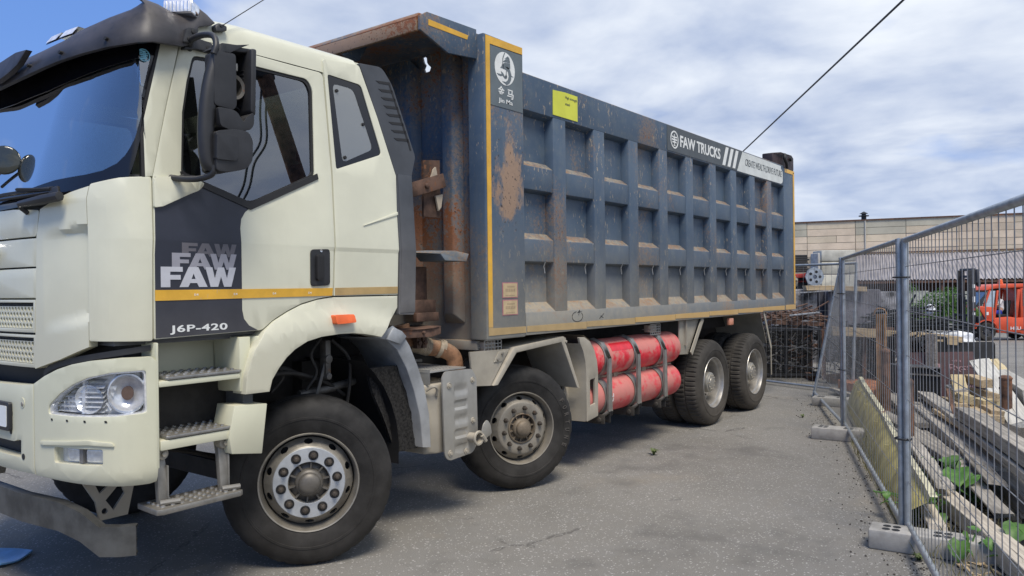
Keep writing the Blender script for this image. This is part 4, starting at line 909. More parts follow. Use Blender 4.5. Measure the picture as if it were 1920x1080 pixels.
def make_wheel(x, y, kind):
    """part 'wheel' (the tyre) with rim, hub, nut ring and nuts under it; outer face towards -y"""
    front = kind != 'rear'
    t = flatten(tyre(150 if front else 232, not front), RW)
    T = Matrix.Translation((x, y, RW))
    o = obj('wheel', t.xf(T), M['tyre'] if front else M['tyre_dusty'], truck, smooth=28, origin=(x, y, RW))
    def sub(name, g, mat, sm=35, bev=0): return obj(name, g.xf(T), mat, o, smooth=sm, origin=(x, y, RW), bevel=bev)
    rm = M['rim'] if kind == 'steer' else M['rim_dusty'] if front else M['rim_bright']
    if front:
        sub('rim', MB().lathe([(.290,.03),(.297,.012),(.303,-.004),(.299,-.011),(.292,-.008),(.288,.006),(.284,.03),(.278,.052),(.275,.10),(.262,.16)], (0,0,0), 'y', 72), M['rubber_seal'] if False else rm, 40)
        g = disc_holes((.222, .010), (.266, .066), 10, .314, .027, .0150); g.lathe([(.222,.010),(.217,.004),(.205,.0),(.13,.0),(.122,.006),(.118,.03)], (0,0,0), 'y', 64)
        sub('rim_disc', g, rm, 40)
        sub('rim_shade_backing', MB().lathe([(.275,.13),(.12,.11)], (0,0,0), 'y', 40), M['black'])  # black ring behind the disc: shade of the recess put into its colour
        if kind == 'steer':
            sub('nut_ring', MB().lathe([(.214,.002),(.214,-.006),(.211,-.009),(.128,-.009),(.125,-.006),(.125,.002)], (0,0,0), 'y', 64), M['nutring'])
        y0 = -.009 if kind == 'steer' else 0.
        hm = M['hub'] if kind == 'steer' else M['hub_rusty']
        g = MB().lathe([(.124,.04),(.116,.032),(.085,.022),(.082,-.012),(.074,-.020),(.066,-.024),(.066,-.040),(.058,-.052),(.036,-.060),(.012,-.064),(0,-.064)], (0,0,0), 'y', 40)
        if kind != 'steer': g.lathe([(.128,.02),(.126,-.008),(.118,-.012),(.112,-.004),(.110,.03)], (0,0,0), 'y', 48)
        sub('hub', g, hm, 40)
        g = MB()
        for k in range(10):
            a = 2*math.pi*k/10 + .2; g.box(.070, .122, .0, .034, -.005, .005, Matrix.Rotation(-a, 4, 'Y'))
        sub('hub_ribs', g, hm, 0)['kind'] = 'stuff'
        nm = hexnut(.0155, .010, 0, -.026, (0,0,0)); nme = None
        for k in range(10):
            a = 2*math.pi*k/10 + .155; p = T @ Vector((.1675 * math.cos(a), y0, .1675 * math.sin(a)))
            if nme is None:
                n0 = obj('nut', nm.xf(Matrix.Translation(p)), M['nut'], o, smooth=30, origin=p); nme = n0.data
            else: inst('nut', nme, o, Matrix.Translation(p))
        if kind == 'steer':
            cme = None
            for k in range(10):
                a = 2*math.pi*k/10 + .155; p = T @ Vector((.1675 * math.cos(a), y0, .1675 * math.sin(a)))
                if cme is None:
                    n0 = obj('nut_collar', MB().lathe([(.030,.002),(.030,-.004),(.026,-.006),(.019,-.004),(.018,.002)], p, 'y', 18), M['rubber_seal'], o, origin=p); cme = n0.data
                else: inst('nut_collar', cme, o, Matrix.Translation(p))
    else:
        sub('rim', MB().lathe([(.291,.03),(.298,.012),(.304,-.004),(.300,-.012),(.292,-.008),(.288,.004),(.284,.026),(.262,.040),(.258,.060),(.254,.150),(.225,.172)], (0,0,0), 'y', 72), rm, 35)
        g = disc_holes((.195, .165), (.252, .150), 10, .1, .024, .015); g.lathe([(.195,.165),(.190,.160),(.118,.160)], (0,0,0), 'y', 48); sub('rim_disc', g, rm, 40)
        sub('rim_shade_backing', MB().lathe([(.25,.22),(.10,.22)], (0,0,0), 'y', 40), M['black'])  # same black backing, shade of the deep rim as colour
        sub('hub', MB().lathe([(.128,.16),(.122,.05),(.118,.035),(.098,.030),(.095,.018),(.060,.016),(.058,.012),(.030,.010),(0,.010)], (0,0,0), 'y', 40), M['silverbox'], 35)
        nm = hexnut(.0155, .010, 0, -.03, (0,0,0)); nme = None
        for k in range(10):
            a = 2*math.pi*k/10; p = T @ Vector((.1675 * math.cos(a), .160, .1675 * math.sin(a)))
            if nme is None: n0 = obj('nut', nm.xf(Matrix.Translation(p)), M['nut'], o, smooth=30, origin=p); nme = n0.data
            else: inst('nut', nme, o, Matrix.Translation(p))
        bme = None
        for k in range(10):
            a = 2*math.pi*k/10; p = T @ Vector((.080 * math.cos(a), .016, .080 * math.sin(a)))
            if bme is None: n0 = obj('hub_bolt', MB().lathe([(.009,.004),(.009,-.006),(0,-.007)], p, 'y', 6), M['khaki'], o, origin=p); bme = n0.data
            else: inst('hub_bolt', bme, o, Matrix.Translation(p))
    return o
def arc_text(body, r, a0, a1, hgt, c, yy, mat, parent):
    n = len(body)
    for i, ch in enumerate(body):
        if ch == ' ': continue
        a = a0 + (a1 - a0) * (i + .5) / n; ca, sa = math.cos(a), math.sin(a)
        obj('letter', text_mesh(ch, hgt * .62, hgt, lambda u, v, w: Vector((c[0] + ca * (r + v) + sa * (u - hgt*.31), yy - w, c[1] + sa * (r + v) - ca * (u - hgt*.31))), .003, -.006, .02), mat, parent, smooth=0)
M['tyretext'] = simple('raised_tyre_lettering', (.075, .068, .06), .8)

X2, X3, X4 = 2.17, 5.863, 7.242; YR = -.125
w1 = make_wheel(0, 0, 'steer'); w2 = make_wheel(X2, 0, 'steer2'); w3 = make_wheel(X3, YR, 'rear')
for kx in range(10): pass
copy_tree(w3, Matrix.Translation((X4, YR, RW)), truck)
flip = Matrix.Rotation(math.pi, 4, 'Z')
arc_text('FORTUNE', .405, R(33), R(-28), .042, (X2, RW), -.0245, M['tyretext'], w2)
def turn(o, ang):                                     # both front axles stand on right lock
    old = W(o); new = old @ Matrix.Rotation(R(ang), 4, 'Z')
    def rec(q):
        for c in q.children: WM[c.name] = new @ old.inverted() @ W(c); rec(c)
    rec(o); WM[o.name] = new; o.matrix_basis = W(truck).inverted() @ new
turn(w1, -36); turn(w2, -26)
for wv, x, y in ((w1, 0, 0), (w2, X2, 0), (w3, X3, YR), (w3, X4, YR)):
    copy_tree(wv, Matrix.Translation((x, 2*YC - y, RW)) @ flip @ Matrix.Rotation(R(-30 if x == 0 else -21 if x == X2 else 0), 4, 'Z'), truck)
for x in (X3, X4):                                    # inner wheels of the twin tyres
    for yy, fl in ((YR + .335, Matrix.Identity(4)), (2*YC - YR - .335, flip)):
        inst('inner_wheel', w3.data, truck, Matrix.Translation((x, yy, RW)) @ fl)
# ================================================================== CHASSIS
b = MB()
for y0 in (.66, 1.53): b.box(-1.0, 8.9, y0, y0 + .08, .78, 1.06)
for x in (-.9, .9, 1.6, 3.0, 4.2, 5.2, 6.5, 8.0, 8.8): b.box(x, x + .1, .735, 1.535, .82, 1.0)
obj('chassis_frame', b, M['under'], truck)
b = MB()
for x in (0, X2): b.box(x - .06, x + .06, .25, 2.0, .42, .54); 
for x in (X3, X4): b.tube([(x, .2, RW), (x, 2.06, RW)], .11, 12); b.lathe([(0, -.2), (.2, -.15), (.25, 0), (.2, .15), (0, .2)], (x, YC, RW), 'x', 16)
b.tube([(1.2, YC, .75), (5.8, YC, .56)], .06, 10)
obj('axles', b, M['under'], truck)
b = MB()
for x0, x1 in ((-.55, .6), (1.55, 2.75)):
    for k in range(4): b.tube(catmull([(x0 + .06*k, .62, .74 - .018*k), ((x0+x1)/2, .62, .60 - .018*k), (x1 - .06*k, .62, .74 - .018*k)], 6), .012, 4)
b.box(-.35, .9, .55, 1.7, .95, 1.40); b.box(.3, 1.0, .45, 1.8, .6, 1.2)
obj('engine', b, M['under'], truck)
# things to be seen in the front wheel arch: liner, hoses, links, spring shackle
b = MB(); rows = []
for i in range(19):
    a = R(-8 + 196 * i / 18); rows.append([(.02 + .70 * math.cos(a), y, .60 + .74 * math.sin(a)) for y in (-.04, .30, .62)])
b.grid(rows[:9] if False else rows[:7]); obj('arch_liner', b, M['rubber_seal'], truck, smooth=60)
for nm, pts, r in (('brake_hose', [(-.30, .20, 1.22), (-.05, .18, 1.20), (.15, .22, 1.12), (.42, .26, 1.02)], .018), ('brake_hose', [(-.28, .16, 1.17), (.0, .15, 1.17), (.28, .18, 1.08), (.45, .2, .98)], .014),
                   ('air_line', [(.20, .12, 1.38), (.12, .12, 1.28), (.16, .12, 1.16), (.10, .15, 1.05)], .010), ('air_line', [(-.10, .18, 1.36), (-.14, .16, 1.26), (-.06, .16, 1.16), (-.12, .2, 1.06)], .009),
                   ('coil_hose', [(.30, .14, 1.36), (.42, .12, 1.24), (.45, .14, 1.08), (.44, .16, .92)], .012), ('steering_rod', [(.10, .22, 1.02), (.35, .20, 1.04), (.55, .22, 1.06)], .028)):
    b = MB(); b.tube(catmull(pts, 6), r, 7); obj(nm, b, M['under'] if 'rod' not in nm else M['hub'], truck, smooth=60)
b = MB(); b.box(.22, .26, .10, .16, 1.12, 1.36); b.lathe([(0,-.03),(.028,-.03),(.03,.03),(0,.03)], (.24, .12, 1.24), 'y', 12); b.lathe([(0,-.03),(.022,-.03),(.024,.03),(0,.03)], (.24, .12, 1.13), 'y', 12); b.beam((.24,.12,1.24), (.18,.16,.98), .03, .02); obj('shackle', b, M['hub'], truck, bevel=.003)
# mud flap mat and grey rear half of the mudguard
b = MB(); rows = []
for j in range(9):
    z = 1.16 - .60 * j / 8; x = .50 + .02 * j + .10 * (j / 8) ** 2
    rows.append([(x + .05 * math.sin(i * .8) * .2 + .26 * i / 10 * (1 + .05 * j), .02 + .012 * math.sin(i * 1.9 + j), z) for i in range(11)])
b.grid(rows); b.grid([[(p[0], p[1] + .02, p[2]) for p in r_] for r_ in rows])
M['mat'] = weathered('bristle_mat', (.020, .019, .018), .95, var=.6, scale=60, bump=.9, bscale=240)
obj('mud_flap', b, M['mat'], truck, smooth=60)
fpts = [(.489,1.371),(.60,1.345),(.69,1.275),(.78,1.14),(.85,.98),(.905,.80),(.93,.575)]
fo2 = [(.64,1.440),(.715,1.40),(.80,1.295),(.87,1.16),(.935,1.01),(.985,.80),(.998,.565)]
b = MB(); b.grid([[Vector((a[0], -.06, a[1])) for a in fpts], [Vector((a[0], -.075, a[1])) for a in fo2], [Vector((a[0] + .015, .35, a[1] + .01)) for a in fo2], [Vector((a[0] + .02, .35, a[1] - .01)) for a in fpts], [Vector((a[0], -.06, a[1])) for a in fpts]])
obj('mudguard', b, M['greyfender'], truck, bevel=.006)
b = MB(); b.prism([(.64, -.065, 1.43), (.71, -.078, 1.40), (.76, -.07, 1.36), (.70, -.07, 1.31), (.58, -.062, 1.35)], (0, -.02, 0)); obj('mudguard_bracket', b, M['greyfender'], truck, bevel=.008)

# --- exhaust: rusty down-pipe with flexible sleeve, silencer box with pressed heat shield, outlet with flap
def rr(a, n=6): return catmull(a, n)
b = MB(); b.tube(rr([(1.03, .24, 1.42), (1.05, .23, 1.33), (1.10, .22, 1.285)]), .058, 16); b.tube(rr([(1.25, .19, 1.245), (1.37, .13, 1.215), (1.44, .10, 1.16), (1.455, .09, 1.05)]), [.062]*18 + [.060], 16); obj('exhaust_pipe', b, M['rustpipe'], truck, smooth=60)
b = MB(); pth = rr([(1.09, .222, 1.288), (1.16, .21, 1.272), (1.26, .188, 1.243)], 14); b.tube(pth, [.064 + (.006 if i % 2 else 0) for i in range(len(pth))], 16); obj('flexible_sleeve', b, M['flexpipe'], truck, smooth=20)
for t_, px_ in ((.25, 1.33), (.6, 1.36)):
    b = MB(); b.tube([(px_ - .012, .150, 1.232), (px_ + .012, .138, 1.222)], .069, 16); obj('pipe_clamp', b, M['flexpipe'], truck)
sil = MB(); sil.prism([(1.00, .0, 1.00), (1.09, -.06, 1.0), (1.40, -.06, 1.0), (1.42, .5, 1.0), (1.0, .5, 1.0)], (0, 0, -.50)); silo = obj('silencer', sil, M['khaki'], truck, bevel=.02)
tp = [(1.02, -.05), (1.41, -.05), (1.40, .42), (.98, .42)]
hs = []
for i in range(5):
    for j in range(7): hs.append(ellipse((1.07 + .035 * j + .006 * i, .0 + .05 * i), .009, .011, 8))
obj('perforated_cover', thicken(flat2d(tp, hs, 0), lambda u, v, w: Vector((u, v, 1.10 + w - .12 * max(0, .0 - v) )), 0, -.01), M['silverbox'], silo, smooth=0)
b = MB(); b.grid([[(1.02, -.05, 1.105), (1.02, -.052, 1.0)], [(.98, .42, 1.10), (1.0, .42, 1.0)]]); b.tube(rr([(.97, .42, 1.115), (1.2, .43, 1.125), (1.42, .42, 1.118)]), .014, 6); obj('cover_edge', b, M['silverbox'], silo)
sh = rnd([(1.075, 1.045), (1.105, 1.090), (1.40, 1.085), (1.452, 1.015), (1.462, .53), (1.40, .462), (1.14, .448), (1.095, .485)], [.02, .03, .03, .03, .04, .03, .03, .03], 4)
slots = [rnd([(1.20 - .002*k, .965 - .105*k), (1.335 - .004*k, .972 - .105*k), (1.362 - .004*k, .942 - .105*k), (1.335, .915 - .105*k), (1.215, .912 - .105*k)], .018) for k in range(5)]
def skin_sh(u, v, w):
    k = 0
    for q in range(5):
        cz = .942 - .105 * q; d = max(abs(v - cz) - .020, 0); e = max(abs(u - 1.275) - .062, 0); dd = math.hypot(d, e); k = max(k, 1 - min(dd / .014, 1))
    return Vector((u, -.112 - w + .012 * k, v))
obj('heat_shield', thicken(flat2d(sh, (), .0095), skin_sh, .006, -.006), M['silverbox'], silo, smooth=25)
for c in ((1.145, .985), (1.405, 1.00), (1.15, .50), (1.325, .485), (1.405, .70)):
    b = MB(); b.lathe([(.024, -.119), (.022, -.125), (.013, -.122), (.012, -.130), (0, -.131)], (c[0], 0, c[1]), 'y', 14); obj('shield_bolt', b, M['khaki'], silo)
b = MB(); b.lathe([(.034,-.10),(.034,-.19),(.054,-.192),(.056,-.20),(.052,-.208),(.040,-.208),(.036,-.18),(.034,-.11)], (1.372, 0, .582), 'y', 24); b.lathe([(0,-.12),(.034,-.12)], (1.372, 0, .582), 'y', 20); obj('tail_pipe', b, M['khaki'], silo)
obj('pipe_flap', thicken(flat2d(rnd([(1.405,.60),(1.43,.675),(1.475,.705),(1.515,.66),(1.53,.59),(1.475,.575),(1.45,.55)], .02), (), 0), lambda u, v, w: Vector((u, -.195 - w, v)), .004, -.004, .002), M['silverbox'], silo)
b = MB(); b.tube([(1.405,-.205,.60),(1.445,-.205,.55)], .016, 8); obj('flap_hinge', b, M['khaki'], silo)
b = MB(); b.tube(rr([(1.0,-.03,.96),(1.02,-.08,.99),(1.06,-.08,.97),(1.075,-.06,.92)]), .010, 6); obj('shield_bracket', b, M['khaki'], silo)

# --- second axle mudguard: folded khaki band, carrier plate
outl = [(1.475,.962),(1.665,.935),(1.945,1.222),(2.655,1.262),(2.915,.775)]; inl = [(1.60,.990),(1.63,.975),(1.955,1.160),(2.62,1.205),(2.87,.79)]
band = [(1.675,.928),(1.945,1.205),(2.66,1.252),(2.912,.772)]; bin_ = [(1.730,.928),(1.975,1.160),(2.625,1.203),(2.868,.782)]
b = MB(); b.grid([[(a, -.105, c) for a, c in band], [(a, -.105, c) for a, c in bin_], [(a, -.09, c) for a, c in bin_]]); b.grid([[(a, -.105, c) for a, c in band], [(a, .33, c) for a, c in band], [(a, .33, c - .012) for a, c in band]])
g2 = MB(); g2.grid([[(a, -.105, c) for a, c in band], [(a, -.105, c) for a, c in bin_], [(a + .004, .33, c) for a, c in bin_], [(a, .33, c + .004) for a, c in band], [(a, -.105, c) for a, c in band]])
md = obj('mudguard', g2, M['khaki'], truck, bevel=.005)
b = MB(); b.prism([(2.66,-.10,1.25),(2.70,-.10,1.235),(2.70,-.10,1.17),(2.675,-.10,1.18)], (0, .02, 0)); b.lathe([(0,-.115),(.013,-.113),(.013,-.10)], (2.69, 0, 1.205), 'y', 6); obj('mudguard_clip', b, M['khaki'], md)
obj('carrier_plate', thicken(flat2d([(1.46,.945),(1.66,.928),(1.90,1.195),(1.42,1.205),(1.44,1.05)], (), 0), fxz(0), -.085, -.07), M['khaki'], md)
obj('bolted_plate', thicken(flat2d([(1.70,1.105),(1.80,1.105),(1.86,1.185),(1.76,1.185)], (), 0), fxz(0), -.092, -.086, .002), M['khaki'], md)
for x_, z_ in ((1.745, 1.125), (1.80, 1.165)): b = MB(); b.lathe([(0,-.104),(.012,-.103),(.012,-.09)], (x_, 0, z_), 'y', 6); obj('plate_bolt', b, M['rim_dusty'], md)
# --- tank guard: rounded end cover with a slot, twin red tanks, straps and feet
gp = [(2.70,1.235),(2.90,1.262),(3.02,1.235),(3.12,1.16),(3.185,1.03),(3.205,.90),(3.195,.50),(3.165,.478),(2.885,.452),(2.875,.60)]
gs = [(2.89,1.25),(3.02,1.225),(3.11,1.15),(3.17,1.02),(3.19,.89),(3.18,.49)]
b = MB(); edge = [(2.84,1.255),(2.95,1.245),(3.05,1.195),(3.125,1.115),(3.172,1.0),(3.188,.88),(3.178,.485)]
b.grid([[(a - .0, -.125, c) for a, c in edge], [(a, .30, c) for a, c in edge], [(a - .02, .30, c - .02) for a, c in edge]])
front = [(2.86,1.232),(2.95,1.228),(3.045,1.182),(3.12,1.10),(3.166,.99),(3.18,.88),(3.172,.49),(2.975,.462),(2.975,.90),(2.965,1.0),(2.93,1.10),(2.88,1.175)]
gd = obj('tank_guard', b, M['khaki'], truck, smooth=50)
obj('guard_face', thicken(flat2d(rnd(front, .01), [rnd([(3.035,.835),(3.125,.845),(3.125,.610),(3.035,.598)], .008)], 0), fxz(0), -.135, -.115, .006), M['khaki'], gd)
b = MB(); b.prism([(2.68,.05,1.23),(2.87,.05,1.235),(2.975,.05,.90),(2.975,.05,.455),(2.885,.05,.452),(2.89,.05,.80)], (0,.02,0)); b.grid([[(2.88,-.12,1.175),(2.93,-.12,1.10),(2.965,-.12,1.0),(2.975,-.12,.90),(2.975,-.12,.462)], [(2.86,.06,1.175),(2.91,.06,1.10),(2.945,.06,1.0),(2.955,.06,.90),(2.955,.06,.462)]]); obj('guard_back', b, M['khaki'], gd)
def tank(zc, x0=3.02, x1=5.10):
    r_ = .178; e = .10
    g = MB().lathe([(0, x0), (r_*.5, x0 + .012), (r_*.85, x0 + .045), (r_, x0 + e), (r_, x1 - e), (r_*.97, x1 - e*.7), (r_*.85, x1 - .04), (r_*.6, x1 - .014), (r_*.3, x1 - .003), (0, x1)], (0, .075, zc), 'x', 36)
    return obj('air_tank', g, M['redtank'], truck, smooth=60)
ta = tank(.992); tb_ = tank(.628)
obj('tank_label', thicken(flat2d([(3.52,.12),(4.00,.12),(4.00,.62),(3.52,.62)], (), .06), lambda u, v, w: Vector((u, .075 - (.178 + w) * math.cos(v + .25), .992 + (.178 + w) * math.sin(v + .25))), .002, -.002), simple('fresh_red', (.62, .018, .03), .3), ta)
obj('stencil', text_mesh('CE', .09, .13, lambda u, v, w: Vector((3.44 + v * .6, .075 - (.180 + w) * math.cos((u) / .18 - .35), .628 + (.180 + w) * math.sin((u) / .18 - .35))), .002, -.003), M['white'], tb_, smooth=0)
for xs_ in (3.40, 3.98, 4.575):
    b = MB(); b.box(xs_ - .035, xs_ + .035, -.135, -.115, .50, 1.0)
    b.prism([(xs_ - .035, -.135, 1.0), (xs_ - .035, -.115, 1.0), (xs_ - .035, -.04, 1.135), (xs_ - .035, .06, 1.180), (xs_ - .035, .06, 1.190), (xs_ - .035, -.055, 1.150)], (.07, 0, 0))
    b.prism([(xs_ - .035, -.135, .50), (xs_ - .035, -.115, .51), (xs_ - .035, -.05, .46), (xs_ - .035, .06, .444), (xs_ - .035, .06, .430), (xs_ - .035, -.06, .44)], (.07, 0, 0))
    sb = obj('tank_strap', b, M['strap'], truck, bevel=.004)
    b = MB()
    for zc in (.992, .628): b.lathe([(.184, xs_ - .05), (.189, xs_ - .05), (.189, xs_ + .05), (.184, xs_ + .05)], (0, .075, zc), 'x', 36)
    obj('strap_band', b, M['strap'], sb, smooth=50)
    b = MB(); b.box(xs_ - .06, xs_ - .045, -.10, .30, .38, .47); b.box(xs_ + .045, xs_ + .06, -.10, .30, .38, .47); b.tube([(xs_ - .075, -.05, .42), (xs_ + .075, -.05, .42)], .014, 8); b.tube([(xs_ - .085, -.05, .42), (xs_ - .06, -.05, .42)], .025, 6); obj('strap_foot', b, M['under'], sb, bevel=.004)
    b = MB()
    for q in (-.02, .012): b.box(xs_ + q, xs_ + q + .012, -.141, -.13, .455, .50)
    obj('buckle', b, M['black'], sb)
b = MB(); b.tube([(3.1, .02, .81), (5.0, .02, .81)], .012, 6); 
for x_ in (3.7, 4.3): b.box(x_, x_ + .08, .0, .06, .79, .83)
obj('tank_pipe', b, M['flexpipe'], truck)
# --- rear mudguard carriers and work lamps in wire cages
obj('mudguard_carrier', thicken(flat2d([(5.07,.905),(5.30,.893),(5.62,1.285),(5.52,1.285),(5.08,1.285)], (), 0), fxz(0), -.06, -.045, .003), M['khaki'], truck)
b = MB(); b.beam((5.31,-.095,.90), (5.64,-.095,1.29), .06, .012, (0,1,0)); b.box(5.20, 5.225, -.09, -.05, 1.0, 1.285); obj('carrier_brace', b, M['khaki'], truck)
b = MB(); b.beam((7.70,-.10,1.29), (7.98,-.10,.78), .05, .012, (0,1,0)); b.beam((7.98,-.10,.80), (7.985,-.10,.40), .02, .010, (0,1,0)); b.prism([(7.66,-.04,1.29),(7.72,-.04,1.29),(7.97,-.04,.85),(7.97,.8,.85),(7.66,.8,1.29)], (.01,0,0)); obj('rear_mudguard', b, M['khaki'], truck)
def caged_lamp(x0, x1, z0, z1, y=-.06):
    lo = obj('work_lamp', MB().box(x0 + .02, x1 - .03, y + .03, y + .09, z0 + .025, z1 - .01), simple('dusty_lamp', (.45, .38, .30), .3), truck, bevel=.008)
    b = MB()
    for i in range(6): x = x0 + (x1 - x0) * i / 5; b.beam((x, y, z0), (x, y, z1), .006, .006, (0,1,0))
    for i in range(5): z = z0 + (z1 - z0) * i / 4; b.beam((x0, y, z), (x1, y, z), .006, .006)
    for x in (x0, x1): b.beam((x, y, z0), (x, y + .1, z0), .006, .006); b.beam((x, y, (z0+z1)/2), (x, y + .1, (z0+z1)/2), .006, .006)
    obj('lamp_cage', b, M['silverbox'], lo)
caged_lamp(1.62, 1.83, 1.165, 1.275); caged_lamp(4.38, 4.60, 1.165, 1.275)
obj('side_marker', MB().box(6.46, 6.60, -.10, -.06, 1.17, 1.26), simple('faded_orange_lens', (.62, .27, .17), .35), truck, bevel=.01)
b = MB(); b.box(1.3, 8.9, .50, 1.76, 1.08, 1.22); obj('sub_frame', b, M['under'], truck)

# ================================================================== DUMP BOX
yb = -.12; XA, XB, XC, XD = 1.581, 2.087, 8.552, 9.049; ZT = 3.434
b = MB(); b.box(XB, XC, -.035, -.022, 1.30, 3.42); b.box(XB, XC, 2*YC + .022, 2*YC + .035, 1.30, 3.42); b.box(1.70, 9.0, -.022, 2*YC + .022, 1.29, 1.32); b.box(8.96, 8.985, -.022, 2*YC + .022, 1.32, 3.40)
box = obj('dump_box', b, M['box'], truck)
def fy(y0, sgn): return lambda u, v, w: Vector((u, y0 + sgn * w, v))
def both_sides(name, gfun, mat, bevel=.004, parent=None):
    for m in (0, 1):
        g = gfun()
        if m: g.v = [(x, 2*YC - y, z) for x, y, z in g.v]
        obj(name, g, mat, parent or box, bevel=bevel)
both_sides('top_rail', lambda: MB().prism([(XB, -.118, 3.136), (XB, -.120, 3.428), (XB, -.110, 3.436), (XB, -.015, 3.436), (XB, -.015, 3.10)], (XC - XB, 0, 0)), M['box'])
both_sides('bottom_rail', lambda: MB().prism([(XB, -.120, 1.293), (XB, -.120, 1.470), (XB, -.112, 1.484), (XB, -.032, 1.560), (XB, -.032, 1.293)], (XC - XB, 0, 0)), M['box'])
def rib(x0, x1): return lambda: MB().prism([(x0, -.034, 1.475), (x0 + .016, -.119, 1.440), (x1 - .016, -.119, 1.440), (x1, -.034, 1.475)], (0, 0, 3.140 - 1.440))
RX = [2.500 + .6645 * k for k in range(9)]
for x in RX: both_sides('vertical_rib', lambda: MB().prism([(x, -.034, 1.475), (x + .016, -.1185, 1.475), (x + .206, -.1185, 1.475), (x + .222, -.034, 1.475)], (0, 0, 1.662)), M['box'], .006)
ends = [XB] + [v for x in RX for v in (x + .008, x + .214)] + [XC]
for k in range(10):
    x0, x1 = ends[2*k], ends[2*k + 1]
    for zb_, zt_ in ((2.490, 2.682), (1.896, 2.080)):
        both_sides('horizontal_rib', lambda: MB().prism([(x0, -.034, zb_ - .02), (x0, -.113, zb_), (x0, -.113, zt_), (x0, -.034, zt_ + .058)], (x1 - x0, 0, 0)), M['box'], .005)
    b = MB(); b.tube([(x0 + .19 * (x1 - x0) / .25 * .9, -.116, 1.892), (x0 + .19 * (x1 - x0) / .25 * .9, -.100, 1.86), (x0 + .19 * (x1 - x0) / .25 * .9 + .008, -.105, 1.80)], .0035, 5); obj('hook', b, M['silverbox'], box)
both_sides('front_post', lambda: MB().box(XA, XB, -.120, .045, 1.282, 3.631), M['box_post'], .014)
both_sides('rear_post', lambda: MB().box(XC + .002, XD, -.122, .045, 1.2935, 3.405), M['box_post'], .012)
M['maroon_steel'] = weathered('dark_maroon_steel', (.035, .022, .026), .6, var=.3, rust=.3)
both_sides('tailgate_hinge', lambda: MB().prism([(8.30, -.05, 3.412), (8.30, -.05, 3.600), (8.47, -.118, 3.622), (8.95, -.118, 3.635), (9.04, -.118, 3.60), (9.04, -.118, 3.408), (8.47, -.118, 3.408)], (0, .16, 0)), M['maroon_steel'], .012)
b = MB(); b.lathe([(0,-.15),(.035,-.15),(.037,-.12)], (8.86, 0, 3.565), 'y', 12); b.tube(catmull([(8.55,-.14,3.60),(8.52,-.15,3.53),(8.60,-.15,3.47),(8.66,-.14,3.41)], 5), .022, 8); b.lathe([(0,-.14),(.04,-.14),(.04,-.12)], (8.63, 0, 3.57), 'y', 12); obj('hinge_hook', b, M['black'], box)
b = MB(); b.prism([(9.05,-.10,1.66),(9.05,-.10,1.82),(9.16,-.10,1.80),(9.26,-.10,1.72),(9.20,-.10,1.64)], (0,.10,0)); b.lathe([(0,-.13),(.03,-.13),(.03,-.1)], (9.13,0,1.74), 'y', 8); obj('tailgate_latch', b, M['rim_dusty'], box, bevel=.01)
# yellow border tape
def tp_(poly, mat, w=.0015): obj('reflective_tape', thicken(flat2d(poly, (), .25), fy(-.1225, -1), w, -.003), mat, box)
tp_([(1.602, 3.618), (2.072, 3.625), (2.072, 3.570), (1.652, 3.560), (1.652, 1.380), (1.602, 1.380)], M['tape'])
tp_([(1.602, 1.378), (1.652, 1.378), (1.652, 1.372), (2.080, 1.367), (2.080, 1.316), (1.602, 1.316)], M['tapedust'])
x = 2.092
for i in range(7):
    x2 = x + .92; tp_([(x + .004, 1.319), (min(x2, XC) - .004, 1.303), (min(x2, XC) - .004, 1.366), (x + .004, 1.368)], M['tapedust'] if i < 2 else M['tape']); x = x2
tp_([(XC + .02, 1.302), (9.035, 1.300), (9.035, 1.372), (XC + .02, 1.372)], M['tape'], .0035); tp_([(8.975, 1.38), (9.035, 1.38), (9.035, 3.37), (8.975, 3.37)], M['tape'], .0035); tp_([(8.60, 3.395), (9.035, 3.395), (9.035, 3.375), (8.97, 3.34), (8.60, 3.34)], M['tape'], .0035)
# --- lettering on the box
M['slate'] = weathered('slate_banner', (.115, .142, .155), .45, var=.08, dust=.0)
M['slate2'] = weathered('grey_banner', (.055, .066, .072), .45, var=.08)
fb_ = fy(-.1205, -1)
lp = obj('logo_panel', thicken(flat2d([(1.656, 3.552), (2.070, 3.562), (2.070, 3.096), (1.656, 3.094)], (), .1), fb_, .003, -.002), M['slate'], box)
def lg(poly, mat, w=.0055, holes=()): return obj('logo_shape', thicken(flat2d(poly, holes, 0), fb_, w, .001), mat, lp, smooth=0)
lg(ellipse((1.838, 3.405), .128, .130, 36), M['white'])
T = lambda a: [(1.838 + p * .128, 3.405 + q * .130) for p, q in a]
lg(T([(.02,.98),(-.06,.97),(-.25,.6),(-.26,.2),(-.18,-.02),(-.14,-.02),(-.20,.25),(-.18,.6)]), M['slate'], .0075)
for pl_ in ([(-.05,.60),(.28,.82),(.42,.74),(.48,.62),(.10,.66)], [(-.20,.40),(.10,.62),(.48,.60),(.50,.45),(.12,.42)], [(-.35,.16),(-.05,.36),(.50,.42),(.52,.12),(.30,.02),(.0,.14)], [(-.48,-.02),(-.30,.14),(.30,.14),(.50,.02),(.62,-.25),(.60,-.55),(.42,-.80),(.16,-.95),(-.30,-.80),(.06,-.78),(.28,-.62),(.36,-.38),(.28,-.12),(.05,-.04),(-.2,-.02)],
            [(-.82,-.42),(-.35,-.40),(-.42,-.22),(-.20,-.30),(-.05,-.48),(.10,-.30),(.20,-.46),(.12,-.58),(-.06,-.60),(-.24,-.46),(-.46,-.52),(-.70,-.50)], [(.10,-.10),(.16,-.12),(.10,-.5),(.06,-.62),(.04,-.5)], [(.55,-.28),(.85,-.34),(.60,-.36)]):
    lg(T(pl_), M['slate'], .0075)
